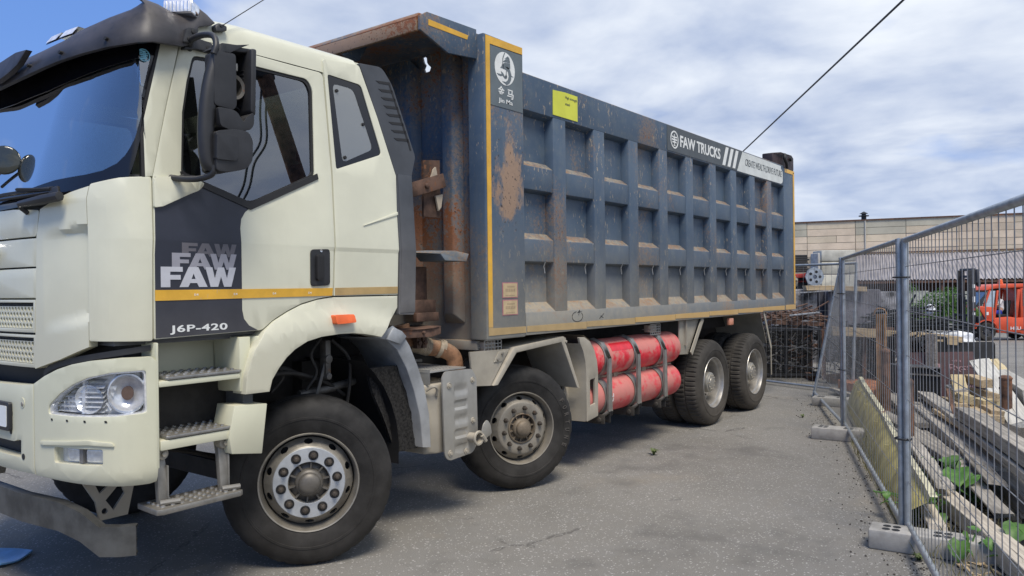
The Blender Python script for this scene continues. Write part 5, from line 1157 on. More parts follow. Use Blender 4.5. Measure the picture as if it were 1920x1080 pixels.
for ch, u0, v0 in (('金', 1.748, 3.186), ('马', 1.866, 3.178)):
    obj('character', text_mesh(ch, .080, .074, lambda u, v, w: fb_(u0 + u, v0 + v, w), .0055, .001, .015), M['white'], lp, smooth=0)
obj('lettering', text_mesh('Jin Ma', .180, .044, lambda u, v, w: fb_(1.754 + u, 3.122 + v, w), .0055, .001, .008), M['white'], box, smooth=0)
bn = obj('banner', thicken(flat2d([(4.700, 3.152), (6.905, 3.152), (6.905, 3.424), (4.700, 3.424)], (), .3), fb_, .003, -.002), M['slate2'], box)
M['banner_white'] = weathered('white_banner', (.60, .63, .61), .5, var=.06, streak=.12)
obj('banner', thicken(flat2d([(6.712, 3.150), (8.40, 3.150), (8.47, 3.165), (8.505, 3.20), (8.495, 3.33), (8.42, 3.375), (8.43, 3.410), (6.905, 3.418)], (), .3), fb_, .0045, -.001), M['banner_white'], box)
emblem(fb_, (4.875, 3.285), .098, M['white'], bn, .0055)
obj('lettering', text_mesh('FAW TRUCKS', 1.14, .130, lambda u, v, w: fb_(5.02 + u, 3.225 + v, w), .0055, .001, .022, .98), M['white'], bn, smooth=0)
for k in range(3):
    x0 = 6.225 + .165 * k; obj('slanted_bar', thicken(flat2d([(x0, 3.170), (x0 + .085, 3.170), (x0 + .205, 3.405), (x0 + .12, 3.405)], (), 0), fb_, .0055, .001), M['white'], bn, smooth=0)
obj('lettering', text_mesh('CREATE WEALTH,DRIVE FUTURE', 1.46, .105, lambda u, v, w: fb_(6.985 + u + v * .15, 3.235 + v, w), .0065, .001, .004), M['slate2'], bn, smooth=0)
M['acid'] = weathered('acid_yellow_sticker', (.60, .62, .045), .4, var=.05)
sk = obj('sticker', thicken(flat2d([(2.508, 3.160), (2.898, 3.160), (2.900, 3.385), (2.700, 3.385), (2.51, 3.372)], (), .2), fb_, .003, -.002), M['acid'], box)
obj('lettering', text_mesh('High strength', .19, .030, lambda u, v, w: fb_(2.70 + u, 3.325 + v, w), .0045, .001, .0), M['slate2'], sk, smooth=0); obj('lettering', text_mesh('steel', .07, .024, lambda u, v, w: fb_(2.70 + u, 3.275 + v, w), .0045, .001, .0), M['slate2'], sk, smooth=0)
M['pink'] = simple('faded_pink_border', (.42, .17, .19), .5); M['buff'] = simple('buff_paper', (.50, .385, .225), .6)
for z0, tx in ((1.602, ('Jin Ma', '8X4')), (1.466, ('STEEL', '16'))):
    p_ = obj('data_plate', thicken(flat2d([(1.774, z0), (1.972, z0), (1.972, z0 + .122), (1.774, z0 + .122)], (), 0), fb_, .003, -.002), M['pink'], box)
    obj('plate_face', thicken(flat2d([(1.783, z0 + .007), (1.963, z0 + .007), (1.963, z0 + .115), (1.783, z0 + .115)], (), 0), fb_, .0045, .001), M['buff'], p_)
    for j, (a, c, h) in enumerate(((.05, .10, .010), (.03, .13, .022), (.03, .12, .006))):
        for i in range(6): obj('print_mark', thicken(flat2d([(1.783 + a + c * i / 6, z0 + .085 - .034 * j), (1.783 + a + c * (i + .6) / 6, z0 + .085 - .034 * j), (1.783 + a + c * (i + .6) / 6, z0 + .085 - .034 * j + h), (1.783 + a + c * i / 6, z0 + .085 - .034 * j + h)], (), 0), fb_, .006, .002), simple('faint_print', (.36, .27, .17), .6) if 'faint_print' not in bpy.data.materials else bpy.data.materials['faint_print'], p_, smooth=0)
b = MB()
for k in range(26):
    a = R(100 + 300 * k / 26); a2 = R(100 + 300 * (k + 1) / 26); b.beam((2.86 + .088 * math.cos(a), -.1215, 1.418 + .045 * math.sin(a)), (2.86 + .088 * math.cos(a2), -.1215, 1.418 + .045 * math.sin(a2)), .003, .003, (0, 1, 0))
for a, c in (((2.86,1.45),(2.90,1.475)), ((2.90,1.475),(2.88,1.43)), ((2.87,1.455),(2.93,1.462)), ((3.24,1.385),(3.32,1.43)), ((3.26,1.41),(3.31,1.39))): b.beam((a[0],-.1215,a[1]), (c[0],-.1215,c[1]), .003, .003, (0,1,0))
obj('scrawl', b, M['black'], box, kind='stuff')
# --- headboard, its beams, canopy with a torn hole
def fyz(x0): return lambda u, v, w: Vector((x0 - w, u, v))
hole = [(.585, 3.465), (.535, 3.47), (.520, 3.50), (.548, 3.525), (.562, 3.545), (.566, 3.585), (.590, 3.603), (.618, 3.600), (.604, 3.555), (.585, 3.53), (.602, 3.50)]
obj('headboard', thicken(flat2d([(.0, 1.22), (2.26, 1.22), (2.26, 3.612), (.0, 3.612)], [hole], .4), fyz(1.68), 0, -.02), M['box_rusty'], box)
def hb_beam(y0, y1, x=1.60, z0=1.40, z1=3.50, mat='box_rusty'): return MB().prism([(1.68, y0 - .06, z0), (x, y0, z0 + .08), (x, y1, z0 + .08), (1.68, y1 + .06, z0)], (0, 0, z1 - z0))
for y0, y1 in ((.235, .335), (.69, .80), (1.08, 1.20), (1.54, 1.66), (1.95, 2.05)): obj('headboard_beam', hb_beam(y0, y1), M['box_rusty'], box, bevel=.01)
b = MB(); b.box(1.60, 1.68, .0, 2.26, 1.20, 1.275); obj('headboard_sill', b, M['box_rusty'], box, bevel=.006)
b = MB(); b.prism([(.955, -.02, 3.602), (.985, -.02, 3.640), (1.72, -.02, 3.655), (1.72, -.02, 3.615), (.99, -.02, 3.595)], (0, 2.30, 0)); can = obj('canopy', b, M['box_rusty'], box, bevel=.006)
b = MB(); b.box(.955, .985, -.02, 2.28, 3.505, 3.600); obj('canopy_lip', b, M['box_lip'], can, bevel=.006)
for y_ in (-.055, 2*YC + .035):
    obj('canopy_side', thicken(flat2d([(.960, 3.508), (.960, 3.604), (1.033, 3.650), (1.578, 3.664), (1.578, 3.440), (1.254, 3.408)], (), 0), fxz(y_), 0, .020, .004), M['box'], can)
obj('reflective_tape', thicken(flat2d([(1.043, 3.557), (1.465, 3.557), (1.478, 3.592), (1.043, 3.600)], (), 0), lambda u, v, w: Vector((u, -.0555 - w, v)), .002, -.001), M['tape'], can)
for y_ in (.75, 1.5): b = MB(); b.prism([(.99, y_, 3.60), (.99, y_, 3.50), (1.12, y_, 3.47), (1.20, y_, 3.60)], (0, .07, 0)); obj('canopy_gusset', b, M['box'], can, bevel=.006)
# brackets and boxes in the gap behind the cab
b = MB(); b.prism([(1.00, .12, 1.955), (1.16, .10, 1.965), (1.34, -.02, 1.962), (1.50, -.02, 1.945), (1.47, -.02, 1.885), (1.23, -.02, 1.888), (1.20, .0, 1.935), (1.12, .08, 1.945), (1.0, .10, 1.945)], (0, .26, 0)); obj('sheet_hood', b, M['box_post'], truck, bevel=.008)
b = MB(); b.beam((1.02, .12, 2.395), (1.36, .10, 2.50), .02, .105, (0, 0, 1)); b.lathe([(0,.08),(.022,.085),(.022,.11)], (1.17, 0, 2.44), 'y', 8); obj('rusty_bar', b, M['rustsheet'], truck, bevel=.004)
b = MB(); b.prism([(1.20, .16, 2.64), (1.38, .16, 2.66), (1.38, .16, 2.22), (1.20, .16, 2.22)], (0, .02, 0)); obj('rusty_plate', b, M['rustsheet'], truck)
b = MB(); b.prism([(1.24, .14, 2.47), (1.34, .14, 2.50), (1.315, .14, 2.60), (1.29, .14, 2.58), (1.28, .14, 2.55)], (0, .015, 0)); obj('torn_rag', b, simple('pale_rag', (.42, .36, .28), .9), truck); b = MB(); b.prism([(1.30, .13, 2.38), (1.38, .13, 2.40), (1.36, .13, 2.30), (1.33, .13, 2.27)], (0, .015, 0)); obj('torn_rag', b, bpy.data.materials['pale_rag'], truck)
b = MB(); b.prism([(1.06, .25, 1.52), (1.06, .25, 1.78), (1.11, .25, 1.85), (1.32, .25, 1.85), (1.32, .25, 1.52)], (0, .3, 0)); rb_ = obj('rusty_box', b, M['rustsheet'], truck, bevel=.008)
b = MB(); b.box(1.0, 1.34, .18, .5, 1.50, 1.60); b.box(1.10, 1.34, .15, .19, 1.44, 1.505); obj('rusty_ledge', b, M['rustsheet'], truck, bevel=.005)
b = MB(); b.prism([(.72, .02, 1.395), (1.10, .0, 1.40), (1.22, .02, 1.41), (1.22, .02, 1.35), (1.10, .0, 1.335), (.72, .02, 1.34)], (0, .35, 0)); b.lathe([(0,-.01),(.014,-.01),(.014,.02)], (1.02, 0, 1.37), 'y', 6); obj('cab_lift_bracket', b, M['rustsheet'], truck, bevel=.006)
b = MB(); b.box(1.05, 1.09, .10, .14, 1.25, 1.345); b.box(1.11, 1.15, .10, .14, 1.25, 1.345); b.lathe([(0,.08),(.018,.085),(.018,.1)], (1.07,0,1.29), 'y', 6); b.lathe([(0,.08),(.018,.085),(.018,.1)], (1.13,0,1.29), 'y', 6); obj('pipe_hanger', b, M['rustsheet'], truck)
b = MB(); b.lathe([(.0, 1.41), (.045, 1.408), (.055, 1.40), (.045, 1.39), (.02, 1.385), (.02, 1.36)], (.69, -.02, 0), 'z', 14); b.tube([(.69, -.02, 1.37), (.70, -.02, 1.31)], .018, 8); obj('filler_cap', b, M['rustpipe'], truck)
b = MB(); b.box(.64, .95, .45, 1.9, 1.30, 2.6); obj('cab_rear_gear', b, M['under'], truck)

# ================================================================== YARD MATERIALS
def wood(name, a, b_, grain=1., rough=.85, dark=(.05,.045,.04), darkamt=.5):
    s = NT(name); tc_ = s.n('ShaderNodeTexCoord').outputs['Object']; r_ = rnd_obj(s)
    off = s.n('ShaderNodeCombineXYZ'); s.put(off.inputs[0], s.math('MULTIPLY', r_, 37.)); s.put(off.inputs[1], s.math('MULTIPLY', r_, 11.))
    v = s.n('ShaderNodeVectorMath', operation='ADD'); s.put(v.inputs[0], tc_); s.put(v.inputs[1], off.outputs[0])
    g1 = s.noise(1, 6, .65, s.mapv((2.2, 42, 42), vec=v.outputs[0])); g2 = s.noise(1, 4, .6, s.mapv((1.4, 6, 6), vec=v.outputs[0]))
    col = s.mix(s.step(g1, .35, .66), a, b_); col = s.mix(s.math('MULTIPLY', s.step(g2, .48, .72), darkamt), col, dark)
    ck = s.math('MULTIPLY', s.step(s.noise(1, 3, .6, s.mapv((1.1, 70, 70), (3, 3, 3), v.outputs[0])), .63, .67), .8); col = s.mix(ck, col, (.02, .018, .015))
    hsv = s.n('ShaderNodeHueSaturation'); s.put(hsv.inputs['Color'], col); s.put(hsv.inputs['Value'], s.math('MULTIPLY_ADD', r_, .5, .75)); hsv.inputs['Saturation'].default_value = 1
    return s.bsdf(hsv.outputs[0], rough, 0, s.bump(g1, .5, .006), 0, .3)
M['greywood'] = wood('weathered_grey_wood', (.215, .197, .168), (.385, .355, .305))
M['tanwood'] = wood('tan_wood', (.36, .27, .16), (.52, .41, .26), darkamt=.3)
M['yellowwood'] = wood('fresh_sawn_wood', (.44, .35, .19), (.60, .50, .30), darkamt=.2)
M['beamwood'] = wood('cracked_pale_beam', (.40, .355, .29), (.58, .52, .42), darkamt=.35)
M['palewood'] = wood('pale_board', (.44, .425, .37), (.58, .56, .50), darkamt=.2)
M['concrete'] = weathered('cast_concrete', (.42, .405, .37), .85, var=.18, scale=8, bump=.3, bscale=120, dust=.3, zd=(0, .3), dustc=(.14, .125, .10))
M['oldconcrete'] = weathered('old_concrete', (.46, .45, .39), .9, var=.15, scale=4, streak=.3)
M['rustpost'] = weathered('rusty_post', (.135, .072, .045), .85, var=.4, scale=9, rust=.5, bump=.5, bscale=60)
M['rustpost2'] = weathered('orange_rust_post', (.28, .16, .075), .85, var=.3, scale=6, rust=.5, rustc=(.20, .075, .025), bump=.4, streak=.5)
M['darksteel'] = weathered('dark_steel', (.030, .031, .034), .5, .4, var=.3, scale=12)
M['blackbar'] = weathered('black_steel_bar', (.020, .024, .028), .45, .5, var=.4, scale=9)
M['brightstrip'] = weathered('bright_cut_strip', (.42, .42, .42), .3, .8, var=.3, scale=18)
M['violet'] = weathered('grey_violet_sheet', (.115, .112, .128), .6, .2, var=.45, scale=2.2, streak=.35)
M['pattern'] = weathered('mottled_grey_sheet', (.17, .168, .175), .6, .2, var=.75, scale=3.4, streak=.2)
M['navysteel'] = weathered('navy_steel', (.025, .028, .045), .6, var=.3)
M['redsteel'] = weathered('red_steel', (.32, .028, .018), .5, var=.3, scale=8)
M['maroonply'] = weathered('maroon_film_plywood', (.045, .013, .016), .7, var=.2, scale=3, dustc=(.12, .09, .08), streak=.2)
M['plyprint'] = simple('pale_plywood_print', (.26, .15, .16), .6)
M['blackply'] = weathered('black_bin_plastic', (.026, .026, .027), .55, var=.2, scale=4)
M['bagwhite'] = simple('white_sack', (.72, .74, .75), .8)
M['trough'] = weathered('yellow_green_paint', (.46, .40, .14), .6, var=.25, scale=5, streak=.25, rust=.12, chips=.5)
M['troughedge'] = weathered('cream_painted_edge', (.56, .53, .36), .65, var=.22, scale=9, rust=.34, rustc=(.16, .08, .04))
M['tilebrick'] = weathered('orange_hollow_brick', (.46, .17, .065), .8, var=.2, scale=12)
M['soil'] = None
def soil():
    s = NT('yard_soil'); n1 = s.noise(1.1, 5, .6); n2 = s.noise(14, 6, .7); n3 = s.noise(90, 3, .7)
    col = s.mix(s.step(n1, .35, .65), (.055, .049, .043), (.105, .096, .085)); col = s.mix(s.math('MULTIPLY', s.step(n2, .45, .7), .6), col, (.035, .031, .027)); col = s.mix(s.math('MULTIPLY', s.step(n3, .55, .7), .4), col, (.22, .20, .17))
    return s.bsdf(col, .95, 0, s.bump(s.math('ADD', n2, n3), .6, .01), 0, .2)
M['soil'] = soil()
def leafmat(name, a, b_):
    s = NT(name); r_ = rnd_obj(s); n1 = s.noise(9, 4, .6); v = s.noise(38, 3, .6)
    col = s.mix(s.step(n1, .3, .7), a, b_); col = s.mix(s.math('MULTIPLY', s.step(v, .5, .7), .3), col, tuple(c * 1.5 for c in b_))
    hsv = s.n('ShaderNodeHueSaturation'); s.put(hsv.inputs['Color'], col); s.put(hsv.inputs['Value'], s.math('MULTIPLY_ADD', r_, .5, .8))
    q = s.n('ShaderNodeBsdfPrincipled'); s.put(q.inputs['Base Color'], hsv.outputs[0]); q.inputs['Roughness'].default_value = .5
    t = s.n('ShaderNodeBsdfTranslucent'); s.put(t.inputs[0], hsv.outputs[0]); mx = s.n('ShaderNodeMixShader'); mx.inputs[0].default_value = .3
    s.put(mx.inputs[1], q.outputs[0]); s.put(mx.inputs[2], t.outputs[0]); s.t.links.new(mx.outputs[0], s.out.inputs[0]); return s.m
M['smallweed'] = leafmat('dusty_weed', (.10, .13, .05), (.15, .19, .07))
M['leaf'] = leafmat('burdock_leaf', (.055, .145, .028), (.115, .235, .045))
M['grass'] = leafmat('verge_grass', (.11, .20, .035), (.20, .29, .065))
M['bush'] = leafmat('bush_leaf', (.05, .12, .02), (.09, .19, .03))
M['bark'] = simple('bark', (.09, .07, .05), .9)

g = MB(); sp_ = [(-.5,-4.9),(1.4,-3.60),(2.7,-3.18),(4.4,-2.62),(6.2,-2.02),(8.4,-1.38),(10.6,-.85),(12.5,-.6),(13.4,-1.9),(10.6,-2.75),(8.2,-3.3),(6.5,-4.2),(3.5,-6.0)]
bm = flat2d(rnd(sp_, .3), (), .5); out = thicken(bm, lambda u, v, w: Vector((u, v, fall(u, v) + w)), .009, .003); obj('yard_soil', out, M['soil'], kind='structure')

# ================================================================== WIRE FENCE
VW = MB().tube([(0, 0, 0), (0, 0, 1)], .0024, 5); vw_me = mesh_from(to_bm(VW), 'vertical_wire', M['wire'])
HW = MB().tube([(0, 0, 0), (1, 0, 0)], .0024, 5); hw_me = mesh_from(to_bm(HW), 'horizontal_wire', M['wire'])
def seg_matrix(a, b, axis):
    a = Vector(a); b = Vector(b); d = b - a; L = d.length; d = d / L
    up_ = Vector((0, 0, 1)) if abs(d.z) < .9 else Vector((1, 0, 0)); s_ = d.cross(up_).normalized(); t = s_.cross(d)
    m = Matrix((s_, t, d)).transposed() if axis == 'z' else Matrix((d, s_, t)).transposed()
    m = m.to_4x4(); col = 2 if axis == 'z' else 0
    for i in range(3): m[i][col] *= L
    m.translation = a; return m
def fence_panel(label, b0, b1, t0, t1, spacing=.105, hz=(.28, .56, .81, 1.095, 1.385, 1.67), group='mesh fence panels'):
    b0, b1, t0, t1 = map(Vector, (b0, b1, t0, t1)); o = thing('mesh_fence', label, 'fence', (b0 + b1) / 2, group)
    for a, c in ((b0, t0), (b1, t1)):
        d = (c - a).normalized(); b = MB(); b.tube([a - d * .06, c + d * .012], .022, 12); obj('post', b, M['galv'], o, smooth=60)
    for nm, a, c in (('bottom_rail', b0, b1), ('top_rail', t0, t1)):
        b = MB(); b.tube([a, c], .019, 10); obj(nm, b, M['galv'], o, smooth=60)
    L = (b1 - b0).length; n = int(L / spacing); H = (t0 - b0).length
    for i in range(1, n + 1):
        t = i / (n + 1); inst('vertical_wire', vw_me, o, seg_matrix(b0.lerp(b1, t), t0.lerp(t1, t), 'z'))
    for h in hz:
        for dz in ((0, ) if h != 1.67 else (0, )): inst('horizontal_wire', hw_me, o, seg_matrix(b0.lerp(t0, h / H), b1.lerp(t1, h / H), 'x'))
    return o
P1 = Vector((2.561, -2.810, .12)); P2 = Vector((6.129, -1.537, .12)); P3 = Vector((8.872, -.434, .07)); dA = Vector((-.9492, -.3146, 0)); dB = (P1 - P2).normalized()
UPV = Vector((0, 0, 1.84)); SH = Vector((.006, -.018, 0)); TL = Vector((.004, .012, 0))
fence_panel('near mesh fence panel running out of the picture beside the weeds', P1 + dA * .02 + SH, P1 + dA * 3.5 + SH, P1 + dA * .02 + SH + UPV, P1 + dA * 3.5 + SH + UPV)
fence_panel('middle mesh fence panel beside the yellow trough', P1 - dB * .02 - SH * .6, P2 + dB * .02 + SH * .6, P1 - dB * .02 - SH * .6 + UPV, P2 + dB * .02 + SH * .6 + UPV)
fence_panel('leaning mesh fence panel beyond the middle one, its far post tilted', P2 - dB * .02 - SH * .5, P3, P2 - dB * .02 - SH * .5 + UPV, P3 + Vector((.25, -.33, 1.90)))
D0 = Vector((9.34, -.86, .06)); dD = Vector((.376, .927, 0)).normalized()
fence_panel('mesh fence panel standing across the scrap cages behind the truck', D0, D0 + dD * 3.5, D0 + Vector((.03, -.06, 1.92)), D0 + dD * 3.5 + Vector((0, 0, 1.92)), hz=(.3, .6, .9, 1.2, 1.5))
for (p, hs_) in ((P1, (.55, 1.60)), (P2, (.6, 1.45))):
    for h in hs_:
        b = MB(); b.tube([p + Vector((.05 * math.cos(2*math.pi*k/14) , .05 * math.sin(2*math.pi*k/14), h)) for k in range(14)], .006, 5, closed=True)
        tag(obj('clamp', b, M['darksteel']), 'dark wire clamp binding two fence posts, ' + ('near joint, ' if p is P1 else 'far joint, ') + ('lower' if h < 1 else 'upper'), 'clamp', 'fence post clamps')
def fence_foot(c, ax, L, wd, h, label):
    ax = Vector((*ax, 0)).normalized(); nx = Vector((-ax.y, ax.x, 0)); c = Vector((*c, 0))
    b = MB(); P = [c - ax*L/2 - nx*wd/2, c + ax*L/2 - nx*wd/2, c + ax*L/2 + nx*wd/2, c - ax*L/2 + nx*wd/2]; b.prism(P, (0, 0, h))
    o = obj('concrete_block', b, M['concrete'], bevel=.014); tag(o, label, 'concrete block', 'concrete fence feet')
    for k in (-.36, -.28, .05, .13):
        for q in (-.22, .12):
            b = MB(); cc = c + ax * L * k + nx * wd * q; b.lathe([(0, h + .001), (.024, h + .002), (.024, h - .02)], cc, 'z', 12); obj('post_hole', b, M['black'], o)
fence_foot((2.41, -2.99), (.10, -.995), .70, .20, .125, 'near concrete fence foot with round holes, under the joint of two panels')
fence_foot((5.78, -1.62), (.10, -.995), .62, .22, .13, 'concrete fence foot under the middle fence joint')
fence_foot((8.15, -.93), (.10, -.995), .60, .22, .12, 'smallest concrete fence foot, below the leaning panel')

# ================================================================== TIMBER YARD
def plank(p0, p1, wd, th, mat, label, roll=0, cat='plank', group='timbers stacked behind the fence', ragged=.03, name='plank', seed=None, bow=.01):
    """a board whose top face centre line runs p0 -> p1"""
    rg = random.Random(seed if seed is not None else hash((round(p0[0], 2), round(p1[1], 2))) & 255)
    p0 = Vector(p0); p1 = Vector(p1); d = p1 - p0; L = d.length; d.normalize(); s_ = d.cross(Vector((0, 0, 1))).normalized(); t = s_.cross(d)
    q = Matrix.Rotation(R(roll), 3, d); s_ = q @ s_; t = q @ t
    Mx = Matrix((d, -s_, t)).transposed().to_4x4(); Mx.translation = (p0 + p1) / 2
    bm = bmesh.new(); n = 10; rings = []
    for i in range(n + 1):
        x = -L/2 + L * i / n; bw = bow * math.sin(math.pi * i / n * 1.3 + rg.random() * .4)
        rings.append([bm.verts.new((x + (rg.uniform(-ragged, ragged) if i in (0, n) else 0), y * wd / 2 + rg.uniform(-.004, .004), z * th + bw + rg.uniform(-.003, .003))) for y, z in ((-1, -1), (0, -1), (1, -1), (1, 0), (0, 0), (-1, 0))])
    for a, c in zip(rings, rings[1:]):
        for k in range(6): bm.faces.new((a[k], a[(k+1) % 6], c[(k+1) % 6], c[k]))
    bm.faces.new(rings[0][::-1]); bm.faces.new(rings[-1])
    do_bevel(bm, .004, 1, 50); me = mesh_from(bm, name, mat, 30)
    o = inst(name, me, None, Mx); tag(o, label, cat, group); return o
GW, TW, YW, PW, BW = M['greywood'], M['tanwood'], M['yellowwood'], M['palewood'], M['beamwood']
plank((6.95, -2.22, .43), (2.60, -3.69, .41), .17, .055, GW, 'broad pale grey plank on top of the pile, running out of the picture', roll=-4)
plank((5.10, -2.84, .54), (2.5, -3.76, .52), .15, .10, GW, 'thick grey board lying highest at the back of the pile', roll=-3)
plank((5.85, -2.50, .40), (4.00, -3.27, .36), .085, .04, TW, 'narrow tan batten with split end between two grey planks', roll=-6)
plank((6.42, -2.26, .34), (3.82, -3.18, .31), .19, .14, GW, 'rough thick grey timber with a sawn dark end above the burdock', roll=-5)
plank((6.30, -2.42, .31), (3.2, -3.50, .25), .15, .12, GW, 'dark edged grey timber right behind the rough thick one')
plank((6.10, -1.93, .30), (3.99, -2.95, .28), .17, .06, GW, 'flat grey plank with a broken end nearest the brown pipe post', roll=-3)
plank((5.30, -2.41, .22), (3.82, -3.14, .20), .11, .05, GW, 'short grey board jutting out below the broken plank', roll=-4)
plank((6.60, -1.85, .20), (4.52, -2.66, .155), .13, .05, GW, 'grey plank low in the pile behind the brown pipe post')
plank((5.40, -2.12, .12), (3.83, -2.98, .11), .12, .05, GW, 'lowest grey plank, its end among the leaves', roll=-5)
plank((6.9, -1.98, .23), (4.2, -3.0, .20), .14, .06, GW, 'dark grey plank hidden in the middle of the pile')
plank((7.4, -1.72, .33), (5.4, -2.45, .33), .12, .05, GW, 'grey plank end showing between the fence joint and the pipe post')
plank((7.9, -1.72, .26), (5.9, -2.5, .26), .16, .06, GW, 'grey plank behind the tall rusty post')
plank((7.6, -2.1, .22), (5.0, -3.05, .20), .20, .08, GW, 'wide dark plank under the pale grey one')
plank((7.2, -2.5, .33), (4.2, -3.45, .30), .20, .10, GW, 'wide plank supporting the highest board')
plank((6.8, -2.0, .10), (4.0, -3.1, .09), .25, .08, GW, 'wide plank at the bottom of the pile')
plank((7.0, -2.5, .12), (3.6, -3.6, .10), .30, .10, GW, 'widest dark plank at the foot of the pile')
plank((4.45, -2.98, .19), (3.50, -3.42, .15), .15, .10, GW, 'rotten log end with torn grey fibres under the pile', ragged=.10, cat='log', name='log')
plank((3.6, -3.25, .09), (3.36, -3.36, .05), .07, .03, TW, 'small splinter of tan wood on the dark soil', ragged=.05, cat='wood splinter')
plank((4.55, -2.42, .17), (1.55, -3.75, .15), .13, .13, BW, 'long cracked pale beam lying along the fence, nearest of all timbers', roll=3, cat='beam', name='timber_beam')
plank((5.3, -2.02, .10), (3.55, -2.62, .09), .10, .07, BW, 'short pale beam end beside the yellow trough')
rgp = random.Random(12); thin = []
for k in range(14):                                   # thinner boards filling the pile
    x0 = rgp.uniform(5.2, 7.6); L = rgp.uniform(1.6, 3.4); lat = rgp.uniform(-.55, .50); z_ = rgp.uniform(.12, .40) * (1 - .3 * abs(lat)); a = rgp.uniform(-.06, .06)
    thin.append((lat, x0, L, z_, a, rgp.uniform(-.07, .03), rgp.uniform(.06, .13), rgp.uniform(.022, .045), rgp.choice([0, 0, 0, 1, 2]), rgp.uniform(-14, 10)))
thin.sort(reverse=True); ORD = 'first second third fourth fifth sixth seventh eighth ninth tenth eleventh twelfth thirteenth fourteenth'.split()
for k, (lat, x0, L, z_, a, dz, wd_, th_, ci, rl) in enumerate(thin):
    py_ = -2.25 - (6.4 - x0) * .336 + lat
    plank((x0, py_, z_), (x0 - L * math.cos(.325 + a), py_ - L * math.sin(.325 + a), z_ + dz), wd_, th_, (GW, TW, BW)[ci], ORD[k] + ' thin ' + ('grey', 'tan', 'pale')[ci] + ' board counted from the fence into the pile', roll=rl, ragged=.05, bow=.025, seed=k)
# pale boards leaning behind, fresh sawn offcuts in a heap
plank((9.306,-2.501,0.619), (6.783,-3.151,0.2), .24, .06, PW, 'wide pale board leaning up behind the yellow heap', roll=12)
plank((9.754,-2.595,0.586), (8.661,-2.976,0.356), .16, .08, YW, 'yellowish batten leaning beside the wide pale board', roll=10)
plank((9.229,-2.731,0.493), (7.807,-3.175,0.438), .18, .18, PW, 'thick white beam leaning at the far right of the heap', roll=8, cat='beam', name='timber_beam')
off = [((1772,757),(1856,800),.30,.05,'long sawn offcut along the front of the heap',YW),((1776,772),(1850,806),.24,.05,'second long sawn offcut under the front one',YW),((1790,745),(1848,775),.34,.05,'greyish offcut behind the front ones',TW),
       ((1802,706),(1800,730),.52,.09,'square yellow offcut standing bright in the middle of the heap',YW),((1818,700),(1850,712),.62,.07,'offcut at the very top of the heap',TW),((1797,722),(1822,742),.46,.10,'short yellow block on the left of the heap',YW),
       ((1828,722),(1864,735),.48,.09,'split offcut on the right of the heap',TW),((1836,742),(1866,728),.42,.05,'thin broken lath on the right of the heap',YW),((1834,765),(1868,775),.32,.10,'thick brown block at the right foot of the heap',TW),
       ((1842,752),(1870,765),.36,.08,'small brown block above the thick one',TW),((1790,715),(1808,735),.50,.08,'grey block half hidden behind the yellow square one',GW),((1776,740),(1812,756),.38,.07,'tan block behind the long offcuts',TW)]
rgo = random.Random(3)
from_px = [(6.994,-2.415), (5.639,-2.984), (6.796,-2.463), (5.801,-2.941), (7.301,-2.47), (6.214,-2.891), (7.183,-2.515), (6.605,-2.644), (7.265,-2.628), (6.818,-2.841), (7.082,-2.501), (6.5,-2.736),
           (7.132,-2.695), (6.824,-2.909), (6.671,-2.785), (6.956,-2.916), (6.582,-2.785), (6.228,-2.991), (6.814,-2.8), (6.333,-2.991), (7.243,-2.447), (6.592,-2.656), (6.998,-2.436), (6.413,-2.697)]
for k, (_, _, z_, wd_, lab, mt) in enumerate(off):
    a, c = from_px[2*k], from_px[2*k + 1]; za = z_ + (.10 if k == 3 else 0); zc = z_ - (.10 if k == 3 else 0)
    a = Vector((*a, za)); c = Vector((*c, zc)); c = a + (c - a).normalized() * min((c - a).length, 1.1 if k < 3 else .5)
    plank(a, c, wd_ + .05, .05 if k < 3 else .09, mt, lab, roll=rgo.uniform(-12, 12), cat='offcut', group='fresh sawn offcuts in a heap', name='offcut', ragged=.012, bow=.003)
b = MB(); b.lathe([(0, .0), (.55, .0), (.45, .18), (.15, .30), (0, .32)], (6.3, -2.75, 0), 'z', 14); hp = obj('bark_heap', b, M['soil']); tag(hp, 'dark heap of bark and dirt under the sawn offcuts', 'heap')
# rusty posts
def rpost(x, y, h, r_, label, mat, cap=True):
    b = MB(); b.lathe([(r_, -.05), (r_, h - .03), (r_ * 1.1, h - .03), (r_ * 1.1, h - .015), (r_ * .7, h + .01), (0, h + .015)], (x, y, 0), 'z', 16); o = obj('rusty_post', b, mat, smooth=40); tag(o, label, 'post', 'rusty posts holding the timber')
    b = MB()
    for k in range(8): b.box(-.006, .006, r_ * .98, r_ * 1.08, -.012, .012, Matrix.Translation((x, y, h * (.12 + .11 * k))) @ Matrix.Rotation(k * 2.1, 4, 'Z'))
    obj('rust_flake', b, mat, o, kind='stuff')
rpost(4.78, -2.44, .80, .044, 'rusty brown pipe post standing just behind the fence joint', M['rustpost'])
rpost(6.50, -1.90, .93, .048, 'rusty brown pipe post standing in front of the tall orange one', M['rustpost'])
rpost(7.25, -2.98, .62, .062, 'stout rusty post at the right of the sawn heap', M['rustpost'])
b = MB(); x, y = 7.35, -1.68
b.box(x - .045, x + .045, y - .050, y - .042, -.02, 1.30); b.box(x - .045, x + .045, y + .042, y + .050, -.02, 1.30); b.box(x - .004, x + .004, y - .042, y + .042, -.02, 1.30); b.tube(catmull([(x, y - .06, 1.30), (x, y - .03, 1.36), (x, y + .05, 1.36), (x, y + .09, 1.28)], 4), .010, 6)
tag(obj('steel_post', b, M['rustpost2']), 'tall orange rusted girder post behind the fence', 'post', 'rusty posts holding the timber')
